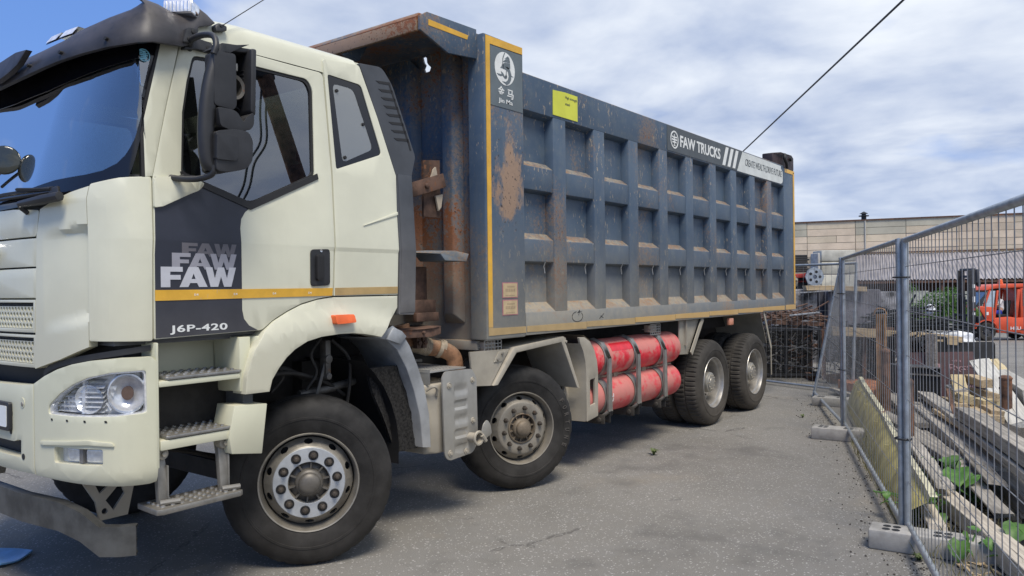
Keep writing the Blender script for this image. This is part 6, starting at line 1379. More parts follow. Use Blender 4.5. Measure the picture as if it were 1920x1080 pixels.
b = MB(); b.beam((5.75, -2.62, .62), (4.95, -2.85, .22), .035, .02); tag(obj('rusty_hook_bar', b, M['rustpost']), 'bent rusty flat bar hooked over the grey planks', 'bar')
# yellow painted trough leaning along the fence
tr = thing('metal_trough', 'long yellow painted channel with chipped cream lip, lying along the fence', 'trough', (5.6, -1.9, 0))
rows = []; rg = random.Random(5)
ch0 = [(7.95, -1.18, .40), (7.3, -1.38, .385), (6.5, -1.64, .36), (5.5, -1.96, .34), (4.5, -2.26, .31), (3.75, -2.50, .285), (3.0, -2.755, .25), (2.72, -2.84, .235)]
ch0 = [(x_, y_ - .10, z_) for x_, y_, z_ in ch0]
for i, (x, y, z) in enumerate(ch0):
    j = rg.uniform(-.012, .012); rows.append([(x + .02, y + .17, .03), (x, y + .13, .16 + j), (x, y + .05, z - .02), (x, y + .015, z + j), (x - .03, y - .015, z + .015), (x - .03, y - .045, z - .01 + j)])
b = MB(); b.grid([r_[:4] for r_ in rows]); obj('trough_side', b, M['trough'], tr, smooth=60)
b = MB(); b.grid([[r_[3], (r_[4][0], r_[4][1] + .015, r_[4][2] + .03), (r_[4][0], r_[4][1] - .03, r_[4][2] + .035), (r_[5][0], r_[5][1] - .03, r_[5][2])] for r_ in rows]); obj('trough_lip', b, M['troughedge'], tr, smooth=60)
b = MB(); b.grid([[(r_[0][0], r_[0][1] + .02, .012), (r_[0][0], r_[0][1] + .01, .07), r_[0]] for r_ in rows]); obj('trough_foot', b, M['troughedge'], tr)
for k in range(6): b = MB(); x, y, z = ch0[k]; b.box(x - .2, x - .18, y - .1, y + .03, z - .14, z - .03); obj('trough_rib', b, M['trough'], tr)
# hollow bricks on a pallet
bO = Vector((8.498,-1.276,0.053)); bO.z = 0; bX = Vector((.606, -.795, 0)); bY = Vector((.795, .606, 0))
bp_ = thing('hollow_brick_stack', 'orange hollow bricks lying on grey boards beyond the trough', 'bricks', bO + bX * .25 + bY * .5)
def lay(u0, u1, v0, v1, z0, z1): g_ = MB(); g_.prism([bO + bX * u + bY * v + Vector((0, 0, z0)) for u, v in ((u0, v0), (u1, v0), (u1, v1), (u0, v1))], (0, 0, z1 - z0)); return g_
for i in range(2):
    for j in range(3):
        o = obj('brick', lay(.255 * i, .255 * i + .245, .35 * j, .35 * j + .335, .10, .225), M['tilebrick'], bp_, bevel=.006)
        for q in range(5):
            obj('brick_groove', lay(.255 * i + .02 + .045 * q, .255 * i + .04 + .045 * q, .35 * j + .01, .35 * j + .325, .224, .2265), M['rustpost'], o)
            if j == 0: obj('brick_cell', lay(.255 * i + .02 + .045 * q, .255 * i + .045 + .045 * q, -.002, .004, .115, .205), M['rustpost'], o)
obj('support_board', lay(-.1, .65, -.1, 1.1, .05, .096), M['greywood'], bp_)
for k in range(2): obj('support_block', lay(.02 + .4 * k, .14 + .4 * k, -.05, 1.0, .0, .05), M['greywood'], bp_)
# dark crate with light metal rims, upright grey board, maroon plywood, black bin, white sacks
cr = thing('black_crate', 'black open crate with two pale metal rims, beside the maroon plywood', 'crate', (8.152,-1.977,0.268))
cA, cB = Vector((8.118,-1.767,0.57)), Vector((8.082,-2.215,0.57)); cA.z = cB.z = 0; cd = Vector((.795, .606, 0)) * .5
b = MB(); b.prism([cA, cB, cB + cd, cA + cd], (0, 0, .59)); obj('crate_body', b, M['black'], cr)
for z in (.595, .50):
    b = MB(); b.beam(cA + Vector((-.012, -.004, z)), cB + Vector((-.012, -.004, z)), .02, .018); obj('crate_rim', b, M['brightstrip'], cr)
plank((9.9, -1.95, 1.02), (9.86, -1.94, .42), .12, .03, GW, 'upright grey board stub by the black bin', cat='board', ragged=.01, bow=0) if False else None
b = MB(); b.prism([(9.82, -1.76, .3), (9.78, -1.90, .3), (9.82, -1.92, .3), (9.86, -1.78, .3)], (0, 0, .62)); tag(obj('upright_board', b, M['greywood']), 'grey upright board stub left of the black bin', 'board')
plv = [Vector(v) for v in ((9.87,-1.427,0.619), (10.062,-2.339,0.658), (9.83,-2.53,0.062), (9.582,-1.545,-0.045))]
nrm_ = (plv[1] - plv[0]).cross(plv[3] - plv[0]).normalized()
pw = MB(); pw.prism(plv, nrm_ * -.021); ply = obj('plywood_sheet', pw, M['maroonply'], bevel=.002); tag(ply, 'maroon film faced plywood sheet with faded mirrored print, leaning', 'plywood')
eu = (plv[1] - plv[0]).normalized(); ev = (plv[0] - plv[3]); ev = (ev - eu * ev.dot(eu)).normalized(); sgn = 1 if nrm_.dot(Vector((-2.99, -3.85, 1.69)) - plv[0]) > 0 else -1
def onply(a, c): return lambda u, v, w: plv[3] + eu * (a + u) + ev * (c + v) + nrm_ * sgn * (w + (.0 if sgn > 0 else .021))
pu = (plv[1] - plv[3]).dot(eu); pvh = (plv[0] - plv[3]).dot(ev)
for tx, a, c, wd_, ht in (('деzyЯ', .58, .42, .40, .12), ('фанера', .62, .17, .34, .06), ('R', .36, .42, .11, .13), ('R', .36, .08, .08, .10), ('ply', .62, .57, .12, .04)):
    def mf(a=a, c=c, wd_=wd_): f0 = onply(a, c); return lambda u, v, w: f0(wd_ - u, v, w)
    obj('print', text_mesh(tx, wd_, ht, mf(), .0025, -.002, .01), M['plyprint'], ply, smooth=0)
bb_ = [Vector(v) for v in ((11.785,-1.466,0.676), (12.49,-2.391,0.644))]; bz0, bz1 = .16, .655
bn_ = thing('steel_bin', 'low black bin with rounded corner in front of the forklift, white sacks behind its rim', 'bin', (12.4, -1.9, 0))
p0, p1 = Vector((bb_[0].x, bb_[0].y, 0)), Vector((bb_[1].x, bb_[1].y, 0)); dd = (p1 - p0).normalized(); dn = Vector((-dd.y, dd.x, 0)); dn = dn if dn.dot(Vector((.8, .6, 0))) > 0 else -dn
bm = thicken(flat2d(rnd([(0, .14), ((p1-p0).length, .14), ((p1-p0).length, .655), (0, .655)], [.0, .08, .06, 0]), (), 0), lambda u, v, w: p0 + dd * u + Vector((0, 0, v)) - dn * w, .0, -.02); obj('bin_front', bm, M['blackply'], bn_)
b = MB(); b.prism([p1 - dd * .01, p1 - dd * .01 + dn * .9, p1 - dd * .03 + dn * .9, p1 - dd * .03], (0, 0, .60)); b.prism([p0 + dn * .9, p1 + dn * .9, p1 + dn * .92, p0 + dn * .92], (0, 0, .60)); b.prism([p0, p1, p1 + dn * .9, p0 + dn * .9], (0, 0, .05)); obj('bin_body', b, M['blackply'], bn_)
b = MB(); q0 = p0 - dd * .62 + Vector((0, 0, .78)); b.prism([q0 + Vector((0,0,.02)), p0 + Vector((0, 0, .63)), p0 + Vector((0, 0, .40)), q0 - Vector((0,0,.20))], dn * .03); obj('bin_flap', b, M['greywood'], bn_); b = MB(); b.beam(q0 + Vector((0,0,.03)), p0 + Vector((0,0,.64)), .02, .012); obj('flap_rim', b, M['brightstrip'], bn_)
def sack(c, sx, sy, sz, seed, label):
    bm = bmesh.new(); bmesh.ops.create_icosphere(bm, subdivisions=4, radius=1)
    for v in bm.verts:
        n_ = mnoise.noise(v.co * 1.6 + Vector((seed, 0, 0))) * .35 + mnoise.noise(v.co * 4 + Vector((seed, 3, 0))) * .10; v.co = Vector((v.co.x * sx, v.co.y * sy, v.co.z * sz)) * (1 + n_); v.co += Vector(c)
    tag(obj('white_sack', bm, M['bagwhite'], smooth=80), label, 'sack', 'white sacks in the bin')
sack(p0 + dd * .32 + dn * .35 + Vector((0, 0, .60)), .30, .28, .20, 1.3, 'white crumpled sack on the left in the black bin')
sack(p0 + dd * .72 + dn * .35 + Vector((0, 0, .63)), .30, .28, .22, 4.7, 'white crumpled sack on the right in the black bin')
# steel bars in a tangled heap on timbers
plank((9.742,-0.432,1.007), (11.388,-1.933,0.804), .16, .14, TW, 'light timber under the heap of black steel bars', cat='beam', name='timber_beam')
plank((11.577,-1.192,0.844), (12.128,-1.915,0.76), .16, .10, TW, 'second light timber under the right of the black bars', cat='beam', name='timber_beam')
bars = MB(); rg = random.Random(11); cB_ = Vector((11.811,-1.168,0.979)); ux = Vector((.606, -.795, 0)); uy = Vector((.795, .606, 0))
for k in range(95):
    a = rg.uniform(-1, 1); L = rg.uniform(.5, 1.25); h = (1 - abs(a) ** 1.5) * rg.uniform(0, .34); th = rg.gauss(0, .16) + (.35 if rg.random() < .15 else 0)
    c = cB_ + ux * (a * .62 + rg.uniform(-.1, .1)) + uy * rg.uniform(-.35, .35) + Vector((0, 0, h - .10)); d = ux * math.cos(th) + Vector((0, 0, -.10 * a + math.sin(th) * .55)) + uy * rg.uniform(-.35, .35); d.normalize()
    bars.tube([c - d * L / 2, c, c + d * L / 2], rg.choice([.008, .011, .014, .018]), 5)
tag(obj('steel_bar_heap', bars, M['blackbar'], kind='stuff'), 'tangled heap of black steel bars on light timbers', 'steel bars')
b = MB(); b.tube([(11.634,-1.101,1.022), (11.676,-1.321,1.479)], .016, 6); tag(obj('steel_bar', b, M['blackbar']), 'single black bar sticking up out of the tangled heap', 'steel bar')
b = MB(); b.tube([(11.699,-0.691,1.293), (11.622,-0.921,1.204)], .016, 6); tag(obj('steel_bar', b, M['blackbar']), 'short black bar end at the upper left of the heap', 'steel bar')
sack((12.945,-1.337,1.186), .07, .07, .09, 8.1, 'small white bag stuck behind the black bars')
# scrap in wire mesh cages
def cage(a, b2, depth, h, label, seed, frame_mat):
    a = Vector((*a, 0)); b2 = Vector((*b2, 0)); d = (b2 - a).normalized(); L = (b2 - a).length; n_ = Vector((-d.y, d.x, 0)); n_ = n_ if n_.dot(Vector((.8, .6, 0))) > 0 else -n_
    o = thing('scrap_cage', label, 'cage', (a + b2) / 2 + n_ * depth / 2, 'wire cages full of metal scrap')
    for p in (a, b2, a + n_ * depth, b2 + n_ * depth, (a + b2) / 2): b = MB(); b.beam(p + Vector((0, 0, .06)), p + Vector((0, 0, h)), .05, .05, (1, 0, 0)); obj('cage_post', b, frame_mat, o)
    for z in (.12, h):
        for p, q in ((a, b2), (b2, b2 + n_ * depth), (a, a + n_ * depth), (a + n_ * depth, b2 + n_ * depth)): b = MB(); b.beam(p + Vector((0, 0, z)), q + Vector((0, 0, z)), .045, .04); obj('cage_rail', b, frame_mat, o)
    for p in (a + n_ * .05, b2 + n_ * .05 - d * .12): b = MB(); b.prism([p, p + d * .12, p + d * .12 + n_ * (depth - .1), p + n_ * (depth - .1)], (0, 0, .10)); obj('cage_skid', b, M['rustpost'], o)
    w_ = MB(); k = .07
    while k < L: w_.beam(a + d * k - n_ * .012 + Vector((0, 0, .12)), a + d * k - n_ * .012 + Vector((0, 0, h)), .005, .005, (1, 0, 0)); k += .07
    k = .18
    while k < h: w_.beam(a - n_ * .014 + Vector((0, 0, k)), b2 - n_ * .014 + Vector((0, 0, k)), .005, .005); k += .07
    obj('wire_mesh', w_, M['darksteel'], o, kind='stuff')
    rg = random.Random(seed)
    for nm, mt, cnt in (('dark scrap', M['darksteel'], 170), ('bright scrap', M['brightstrip'], 85), ('rusty scrap', M['rustsheet'], 30)):
        s_ = MB()
        for q in range(cnt):
            c = a + d * rg.uniform(.06, L - .06) + n_ * rg.uniform(.02, min(.5, depth)) + Vector((0, 0, .16 + (h - .12) * rg.random() ** .85)); t = rg.uniform(0, 6.28); L2 = rg.uniform(.08, .30)
            dv = (d * math.cos(t) + Vector((0, 0, math.sin(t) * .7)) + n_ * rg.uniform(-.4, .4)).normalized(); bend = (d * rg.uniform(-1, 1) + Vector((0, 0, rg.uniform(-1, 1)))) * L2 * .35
            wv = rg.uniform(.006, .018); pts = catmull([c - dv * L2 * .5, c - dv * L2 * .15 + bend * .6, c + dv * L2 * .2 + bend, c + dv * L2 * .5 - bend * .3], 3)
            s_.grid([[p + Vector((0, 0, wv)) * (1 if i % 2 else 1) for i, p in enumerate(pts)], [p - Vector((0, 0, wv)) + n_ * .006 for p in pts]])
        x = obj('scrap', s_, mt, o, kind='stuff', recalc=False, label='loose ' + nm + ' strips')
    b = MB(); b.prism([a + n_ * .55, b2 + n_ * .55, b2 + n_ * (depth - .02), a + n_ * (depth - .02)], (0, 0, h - .06)); obj('scrap_mass', b, M['black'], o)
    return o
cage((10.22, .98), (10.76, .02), .9, .90, 'wire cage of curled scrap strips right behind the truck tail', 1, M['darksteel'])
cage((10.60, -.10), (10.35, -.80), .8, .92, 'rusty wire cage of scrap seen through the leaning fence panel', 2, M['rustpost'])
cage((10.40, -.98), (10.02, -1.50), .7, .82, 'dark wire cage of scrap under the black steel bars', 3, M['darksteel'])
# rusty frames, bins, blocks and machinery further back
b = MB(); a, c = Vector((11.342,1.098,0.978)), Vector((11.978,0.262,0.925))
fr_ = thing('rusty_rack', 'rusty angle iron rack with scrap on top, behind the scrap cage', 'rack', ((a + c) / 2).xy.to_3d())
for z in (0, -.40): b = MB(); b.beam(a + Vector((0,0,z)), c + Vector((0,0,z)), .05, .07); obj('rack_rail', b, M['rustsheet'], fr_)
for t in (.02, .45, .75, .98): b = MB(); p = a.lerp(c, t); b.beam(p + Vector((0,0,.02)), Vector((p.x, p.y, 0)), .05, .05, (1,0,0)); obj('rack_post', b, M['rustsheet'], fr_)
s_ = MB(); rg = random.Random(8)
for k in range(46):
    p = a.lerp(c, rg.random()) + uy * rg.uniform(0, .7) + Vector((0, 0, rg.uniform(.02, .22))); d = (ux * rg.uniform(.4, 1) + uy * rg.uniform(-.5, .5) + Vector((0, 0, rg.uniform(-.35, .35)))).normalized(); s_.tube([p - d * .25, p + d * rg.uniform(.1, .5)], rg.choice([.008, .014, .02]), 5)
obj('loose_scrap', s_, M['rustsheet'], fr_, kind='stuff')
s_ = MB()
for k in range(22):
    p = a.lerp(c, rg.random()) + uy * rg.uniform(-.1, .7) + Vector((0, 0, rg.uniform(-.30, -.03))); d = (ux * rg.uniform(.6, 1) + Vector((0, 0, rg.uniform(-.4, .1)))).normalized(); s_.tube([p - d * .3, p + d * .3], rg.choice([.01, .02]), 5)
obj('dark_bars', s_, M['blackbar'], fr_, kind='stuff')
b = MB(); b.prism([a + uy * .8 + Vector((0,0,-.10)), c + uy * .8 + Vector((0,0,-.10)), c + uy * .85 + Vector((0,0,-.10)), a + uy * .85 + Vector((0,0,-.10))], (0, 0, -.85)); obj('rack_back', b, M['oldconcrete'], fr_)
b = MB(); b.tube([(11.482,0.749,1.096), (11.822,0.302,1.148)], .018, 6); tag(obj('bright_tube', b, M['brightstrip']), 'bright metal tube lying across the rusty rack', 'tube')
def slab(px0, px1, z0, z1, depth, label, mat, name, cat, group=None, bev=.03):
    (x0, y0), (x1, y1) = px0, px1; p0 = Vector((x0, y0, 0)); p1 = Vector((x1, y1, 0)); d = (p1 - p0).normalized(); n_ = Vector((-d.y, d.x, 0)); n_ = n_ if n_.dot(uy) > 0 else -n_
    b = MB(); b.prism([p + Vector((0, 0, z0)) for p in (p0, p1, p1 + n_ * depth, p0 + n_ * depth)], (0, 0, z1 - z0)); return tag(obj(name, b, mat, bevel=bev), label, cat, group)
slab((13.992,1.91,1.539)[:2], (14.595,1.119,1.527)[:2], -.1, 1.56, 1.0, 'mottled light grey sheet metal container behind the truck box', M['pattern'], 'metal_container', 'container', 'grey sheet metal containers')
slab((14.809,1.168,1.525)[:2], (14.931,1.008,1.522)[:2], -.1, 1.53, .8, 'narrow navy container between the two grey ones', M['navysteel'], 'metal_container', 'container', 'grey sheet metal containers')
slab((14.73,0.942,1.524)[:2], (15.439,0.011,1.51)[:2], -.1, 1.54, 1.0, 'plain violet grey sheet metal container below the light beam', M['violet'], 'metal_container', 'container', 'grey sheet metal containers')
slab((17.512,0.59,1.491)[:2], (18.035,-0.097,1.48)[:2], -.2, 1.46, 1.0, 'streaked grey container half behind the fence post', M['pattern'], 'metal_container', 'container', 'grey sheet metal containers')
plank((14.316,1.32,1.636), (15.134,0.247,1.608), .14, .10, TW, 'light timber lying on top of the grey containers', cat='beam', name='timber_beam')
b = MB(); b.tube([(14.156,1.365,1.487), (14.577,0.812,1.525)], .016, 6); tag(obj('bright_tube', b, M['brightstrip']), 'bright metal tube in front of the mottled container', 'tube')
for k, (z0, z1, l_) in enumerate(((1.56, 1.90, 'lowest'), (1.915, 2.24, 'middle'), (2.255, 2.54, 'topmost'))):
    slab((17.766,1.907,1.635)[:2], (18.309,1.195,1.624)[:2], z0 if k else -.2, z1, .6, l_ + ' pale concrete block of the stack behind the fence', M['oldconcrete'], 'concrete_block', 'concrete block', 'stacked concrete blocks', .03)
slab((17.294,1.867,1.637)[:2], (17.335,1.813,1.636)[:2], -.1, 2.46, .5, 'thin grey upright plate beside the concrete blocks', M['concrete'], 'upright_plate', 'plate')
pk = thing('wrapped_bale', 'black wrapped bale standing on red machinery behind the truck tail', 'bale', (16.6, 2.1, 0)); p0, p1 = Vector((16.168,2.355,1.976)), Vector((16.533,1.876,1.968))
for k in range(9):
    b = MB(); z = 1.97 + .047 * k; j = .03 * math.sin(k * 2.3); b.prism([Vector((p0.x, p0.y, z)), Vector((p1.x, p1.y, z)) + ux * j, Vector((p1.x, p1.y, z)) + ux * j + uy * .6, Vector((p0.x, p0.y, z)) + uy * .6], (0, 0, .046)); obj('bale_layer', b, M['blackply'], pk, bevel=.012)
mc = thing('red_machine', 'red machine frame with a grey toothed wheel behind the fence', 'machine', (16.6, 1.9, 0)); p0, p1 = Vector((16.104,2.439,1.846)), Vector((16.516,1.898,1.864))
b = MB(); b.beam(p0 + Vector((0,0,.02)), p1 + Vector((0,0,.02)), .3, .10); b.beam(p0 + Vector((0,0,-.12)), p1 + Vector((0,0,-.12)), .1, .04); b.beam(p1 + Vector((0,0,.08)), p1 + Vector((0,0,-.15)), .12, .12, (1,0,0)); obj('machine_frame', b, M['redsteel'], mc, bevel=.01)
b = MB(); b.prism([Vector((p.x, p.y, .0)) for p in (p0, p1, p1 + uy * .5, p0 + uy * .5)], (0, 0, 1.86)); obj('machine_base', b, M['black'], mc)
b = MB(); rr_ = 21; cpt = Vector((16.413,1.704,1.847)); Mw = Matrix((ux, uy, Vector((0, 0, 1)))).transposed().to_4x4(); Mw.translation = cpt
b.lathe([(.05,-.03),(.19,-.03),(.215,-.03),(.215,.03),(.05,.03)], (0,0,0), 'y', 24, lambda k, i, r: r + (.018 if r > .2 and k % 3 == 0 else 0)); b.xf(Mw); wl = obj('toothed_wheel', b, M['galv'], mc)
for k in range(5): b = MB(); a_ = 2*math.pi*k/5; b.lathe([(0,-.035),(.035,-.035),(.035,-.02)], (.125 * math.cos(a_), 0, .125 * math.sin(a_)), 'y', 10); b.xf(Mw); obj('wheel_hole', b, M['black'], wl)

# ================================================================== WAREHOUSE, LEAN-TO, VERGE
def pm(name, base): 
    s = NT(name); r_ = rnd_obj(s); n1 = s.noise(.5, 5, .6); st = s.noise(1, 6, .65, s.mapv((.7, .7, 3.0)))
    col = s.mix(s.step(n1, .35, .65), base, tuple(c * .80 for c in base)); col = s.mix(s.math('MULTIPLY', s.step(st, .5, .7), .35), col, (.42, .405, .32))
    hsv = s.n('ShaderNodeHueSaturation'); s.put(hsv.inputs['Color'], col); s.put(hsv.inputs['Value'], s.math('MULTIPLY_ADD', r_, .25, .88)); return s.bsdf(hsv.outputs[0], .9)
M['wall_a'] = pm('sandy_wall_panel', (.66, .555, .40)); M['wall_b'] = pm('olive_grey_wall_panel', (.47, .44, .34)); M['wall_c'] = pm('pinkish_wall_panel', (.70, .575, .425))
M['joint'] = simple('panel_joint', (.36, .32, .25), .9)
W0 = Vector((70.57,22.526,1.31)); W1 = Vector((76.317,-0.037,1.059)); W0.z = W1.z = 0; wd = (W1 - W0).normalized(); wn_ = Vector((-wd.y, wd.x, 0)); wn_ = wn_ if wn_.dot(uy) > 0 else -wn_
wh_ = thing('warehouse', 'long sandy concrete panel warehouse wall with flat roof at the back of the yard', 'warehouse', W0.lerp(W1, .5))
def fwall(u, v, w): return W0 + wd * u + Vector((0, 0, v)) - wn_ * w
TOP = 7.35; rowh = .645; ncol = 13; colw = 4.15; LW = (W1 - W0).length + 24
b = MB(); b.prism([fwall(-10, -1, -.06), fwall(LW, -1, -.06), fwall(LW, -1, -.3), fwall(-10, -1, -.3)], (0, 0, TOP + 1)); obj('wall', b, M['joint'], wh_)
rg = random.Random(4)
for j in range(7):
    for i in range(-1, 9):
        u0 = i * colw + .4; z1 = TOP - j * rowh; b = MB()
        if z1 < 2.9: continue
        sp2 = [(u0, u0 + colw - .05)] if not (j in (2,) and i % 3 == 1) else [(u0, u0 + colw * .6), (u0 + colw * .6 + .04, u0 + colw - .05)]
        for a, c in sp2:
            b = MB(); pr_ = rg.choice([0, .02, .035]); b.prism([fwall(a, z1 - rowh + .035, pr_), fwall(c, z1 - rowh + .035, pr_), fwall(c, z1 - rowh + .035, -.08), fwall(a, z1 - rowh + .035, -.08)], (0, 0, rowh - .035))
            obj('wall_panel', b, rg.choice([M['wall_a'], M['wall_c'], M['wall_c']]) if j > 1 or rg.random() < .3 else M['wall_b'], wh_)
b = MB(); b.prism([fwall(-10, TOP, .10), fwall(LW, TOP, .10), fwall(LW, TOP, -.4), fwall(-10, TOP, -.4)], (0, 0, .14)); obj('roof_edge', b, M['rustsheet'], wh_)
cp = fwall(9.4, TOP + .14, -.2); b = MB(); b.lathe([(.22, 0), (.22, .28), (.45, .28), (.45, .36), (.2, .36), (.2, .5), (.38, .52), (.05, .72), (0, .72)], cp, 'z', 12); obj('roof_vent', b, M['darksteel'], wh_)
b = MB(); b.tube([fwall(9.5, TOP, .06), fwall(9.5, 3.5, .06)], .07, 6); obj('drain_pipe', b, M['palewood'], wh_)
lt = thing('lean_to_shed', 'open lean-to shed with corrugated violet grey roof in front of the warehouse', 'shed', fwall(18, -.7, 3.5))
M['corr'] = weathered('violet_grey_corrugated_sheet', (.36, .338, .335), .6, .2, var=.12, scale=.6, streak=.2)
b = MB(); n = 150; rows = []
RZ0, RZ1, RD = 4.25, 1.86, 6.5
for i in range(n * 4 + 1):
    u = 5.0 + i / 4 * .262; ph = i % 4; o_ = (.0, .055, .075, .055)[ph] if False else (.0, .07, .07, .0)[ph]; rows.append([fwall(u, RZ0 + o_, .12), fwall(u, (RZ0 + RZ1) / 2 + o_, .12 + RD / 2), fwall(u, RZ1 + o_, RD)])
b.grid(rows); obj('corrugated_roof', b, M['corr'], lt, smooth=0, recalc=False)
b = MB(); b.prism([fwall(4.9, RZ0 + .10, .10), fwall(46, RZ0 + .10, .10), fwall(46, RZ0 + .10, .3), fwall(4.9, RZ0 + .10, .3)], (0, 0, .10)); obj('ridge_flashing', b, M['rustsheet'], lt)
b = MB(); b.prism([fwall(5, RZ1 - .24, RD - .06), fwall(46, RZ1 - .24, RD - .06), fwall(46, RZ1 - .24, RD - .18), fwall(5, RZ1 - .24, RD - .18)], (0, 0, .20)); obj('eaves_beam', b, M['rustpost'], lt)
for k in range(12): b = MB(); u = 5.6 + 3.1 * k; b.prism([fwall(u, -1, RD - .2), fwall(u + .16, -1, RD - .2), fwall(u + .16, -1, RD - .36), fwall(u, -1, RD - .36)], (0, 0, 2.75)); obj('shed_post', b, M['rustpost'], lt)
b = MB(); b.prism([fwall(5, -1, 1.4), fwall(46, -1, 1.4), fwall(46, -1, 1.2), fwall(5, -1, 1.2)], (0, 0, 4.6)); obj('shed_back', b, M['rustsheet'], lt)
# pale concrete fence, verge with weeds, kerb, bush, parked car
cf = thing('concrete_fence', 'low grey concrete slab fence in the weeds before the lean-to', 'fence', (58.431,4.629,0.507))
for k in range(16):
    p0 = Vector((53.482,11.128,1.35)) + (wd * 2.0 * k); b = MB(); q = [Vector((p0.x, p0.y, -.75)), Vector((p0.x, p0.y, -.75)) + wd * 1.94, Vector((p0.x, p0.y, -.75)) + wd * 1.94 + wn_ * .12, Vector((p0.x, p0.y, -.75)) + wn_ * .12]; b.prism(q, (0, 0, 1.75 + .05 * (k % 3))); obj('slab', b, M['oldconcrete'], cf)
V0 = Vector((43.958,10.427,0.79)); V1 = Vector((45.51,-1.512,0.752)); V0.z = V1.z = -.76; vd = (V1 - V0).normalized(); vn = Vector((-vd.y, vd.x, 0)); vn = vn if vn.dot(uy) > 0 else -vn; LV = (V1 - V0).length
b = MB(); b.grid([[V0 + vd * (LV * i / 20) + vn * d + Vector((0, 0, .05 + .10 * min(d, 3) / 3 + .05 * mnoise.noise(Vector((i, d, 0))))) for i in range(21)] for d in (0.18, 1, 2, 4, 8, 14)]); obj('verge', b, M['grass'], kind='structure')
b = MB(); b.prism([V0, V1, V1 + vn * .18, V0 + vn * .18], (0, 0, .15)); obj('kerb', b, M['oldconcrete'], kind='structure', bevel=.02)
gr = MB(); rg = random.Random(21)
for k in range(5200):
    t = rg.random(); d = .3 + 9 * rg.random() ** 1.2; p = V0 + vd * (LV * t) + vn * d + Vector((0, 0, .10)); h = rg.uniform(.12, .32) + (d > 2.5) * rg.uniform(.1, .65); a = rg.uniform(0, 6.28); w_ = .012 + .012 * rg.random() + h * .015; l_ = Vector((rg.uniform(-.25, .25), rg.uniform(-.25, .25), 1)) * h; s_ = Vector((math.cos(a), math.sin(a), 0)) * w_ * 2
    gr.add([p - s_, p + s_, p + l_ * .6 + s_ * .6, p + l_], [(0, 1, 2), (0, 2, 3)])
tag(obj('tall_grass', gr, M['grass'], kind='stuff', recalc=False), 'tall green grass and weeds on the verge before the lean-to', 'grass')
def bush(c, rx, rz, n, label, seed):
    o = thing('bush', label, 'bush', (c[0], c[1], c[2]), 'bushes on the verge'); rg = random.Random(seed); c = Vector(c)
    st = MB()
    for k in range(6): st.tube([c + Vector((0, 0, 0)), c + Vector((rg.uniform(-.3, .3) * rx, rg.uniform(-.3, .3) * rx, rz * .9)), c + Vector((rg.uniform(-.7, .7) * rx, rg.uniform(-.7, .7) * rx, rz * rg.uniform(1.2, 1.9)))], [.03, .02, .006], 5)
    obj('stem', st, M['bark'], o)
    cr_ = MB(); cl = [(rg.uniform(-.7, .7) * rx, rg.uniform(-.7, .7) * rx, rz * rg.uniform(.25, 1.7), rg.uniform(.25, .5) * rx) for _ in range(16)]
    for k in range(n):
        q = rg.choice(cl); v = Vector((rg.gauss(0, 1), rg.gauss(0, 1), rg.gauss(0, 1))).normalized() * q[3] * rg.uniform(.6, 1.1); p = c + Vector(q[:3]) + v; a = Vector((rg.gauss(0, 1), rg.gauss(0, 1), rg.gauss(0, .6))).normalized(); b_ = a.cross(Vector((rg.gauss(0, 1), rg.gauss(0, 1), rg.gauss(0, 1)))).normalized(); s_ = rg.uniform(.04, .085)
        cr_.add([p - a * s_, p + b_ * s_ * .55, p + a * s_, p - b_ * s_ * .55], [(0, 1, 2, 3)])
    obj('crown', cr_, M['bush'], o, recalc=False); return o
bush(((47.958,3.523,-0.531)[0], (47.958,3.523,-0.531)[1], -.66), .95, 1.0, 2600, 'dense green bush standing taller than the weeds on the verge', 1)
bush(((49.743,2.83,-0.594)[0], (49.743,2.83,-0.594)[1], -.66), .80, .62, 1500, 'lower loose bush to the right of the tall one', 2)
bush(((49.321,5.034,-0.612)[0], (49.321,5.034,-0.612)[1], -.66), .8, .62, 1300, 'pale bush behind the black steel bars', 3)
b = MB(); tall = MB(); pb = Vector((46.888,4.928,-0.51)); tall.tube([(pb.x, pb.y, -.66), (pb.x + .05, pb.y, .6), (pb.x + .1, pb.y, 1.35)], [.02, .015, .008], 5); rg = random.Random(2)
for k in range(130):
    p = Vector((pb.x + .1, pb.y, 1.25)) + Vector((rg.gauss(0, .16), rg.gauss(0, .16), rg.gauss(0, .14))); s_ = .05; tall.add([p, p + Vector((s_, 0, .02)), p + Vector((s_, s_, .03)), p + Vector((0, s_, 0))], [(0, 1, 2, 3)])
tag(obj('tall_weed', tall, M['bush'], recalc=False), 'single tall weed with a round head above the black bars', 'weed')
cr0 = Vector((64.097,3.792,0.716)); ca = thing('parked_car', 'dark car half hidden under the lean-to roof beyond the bush', 'car', (cr0.x, cr0.y, -.76)); Mc = Matrix((ux, uy, Vector((0, 0, 1)))).transposed().to_4x4(); Mc.translation = Vector((cr0.x, cr0.y, -.76))
b = MB(); b.prism([(-2, -.8, .3), (2, -.8, .3), (2.05, -.8, .8), (1.2, -.8, .92), (-1.5, -.8, 1.0), (-2, -.8, .95)], (0, 1.6, 0)); b.xf(Mc); obj('body', b, M['darksteel'], ca, bevel=.05)
b = MB(); b.prism([(-1.5, -.7, .98), (1.15, -.7, .92), (.4, -.62, 1.45), (-.9, -.62, 1.47)], (0, 1.4, 0)); b.xf(Mc); obj('cabin', b, M['darkglass'], ca, bevel=.05)
b = MB(); b.prism([(.38, -.64, 1.44), (.48, -.64, 1.44), (1.2, -.72, .95), (1.1, -.72, .95)], (0, 1.4, 0)); b.xf(Mc); obj('windscreen_frame', b, M['galv'], ca)
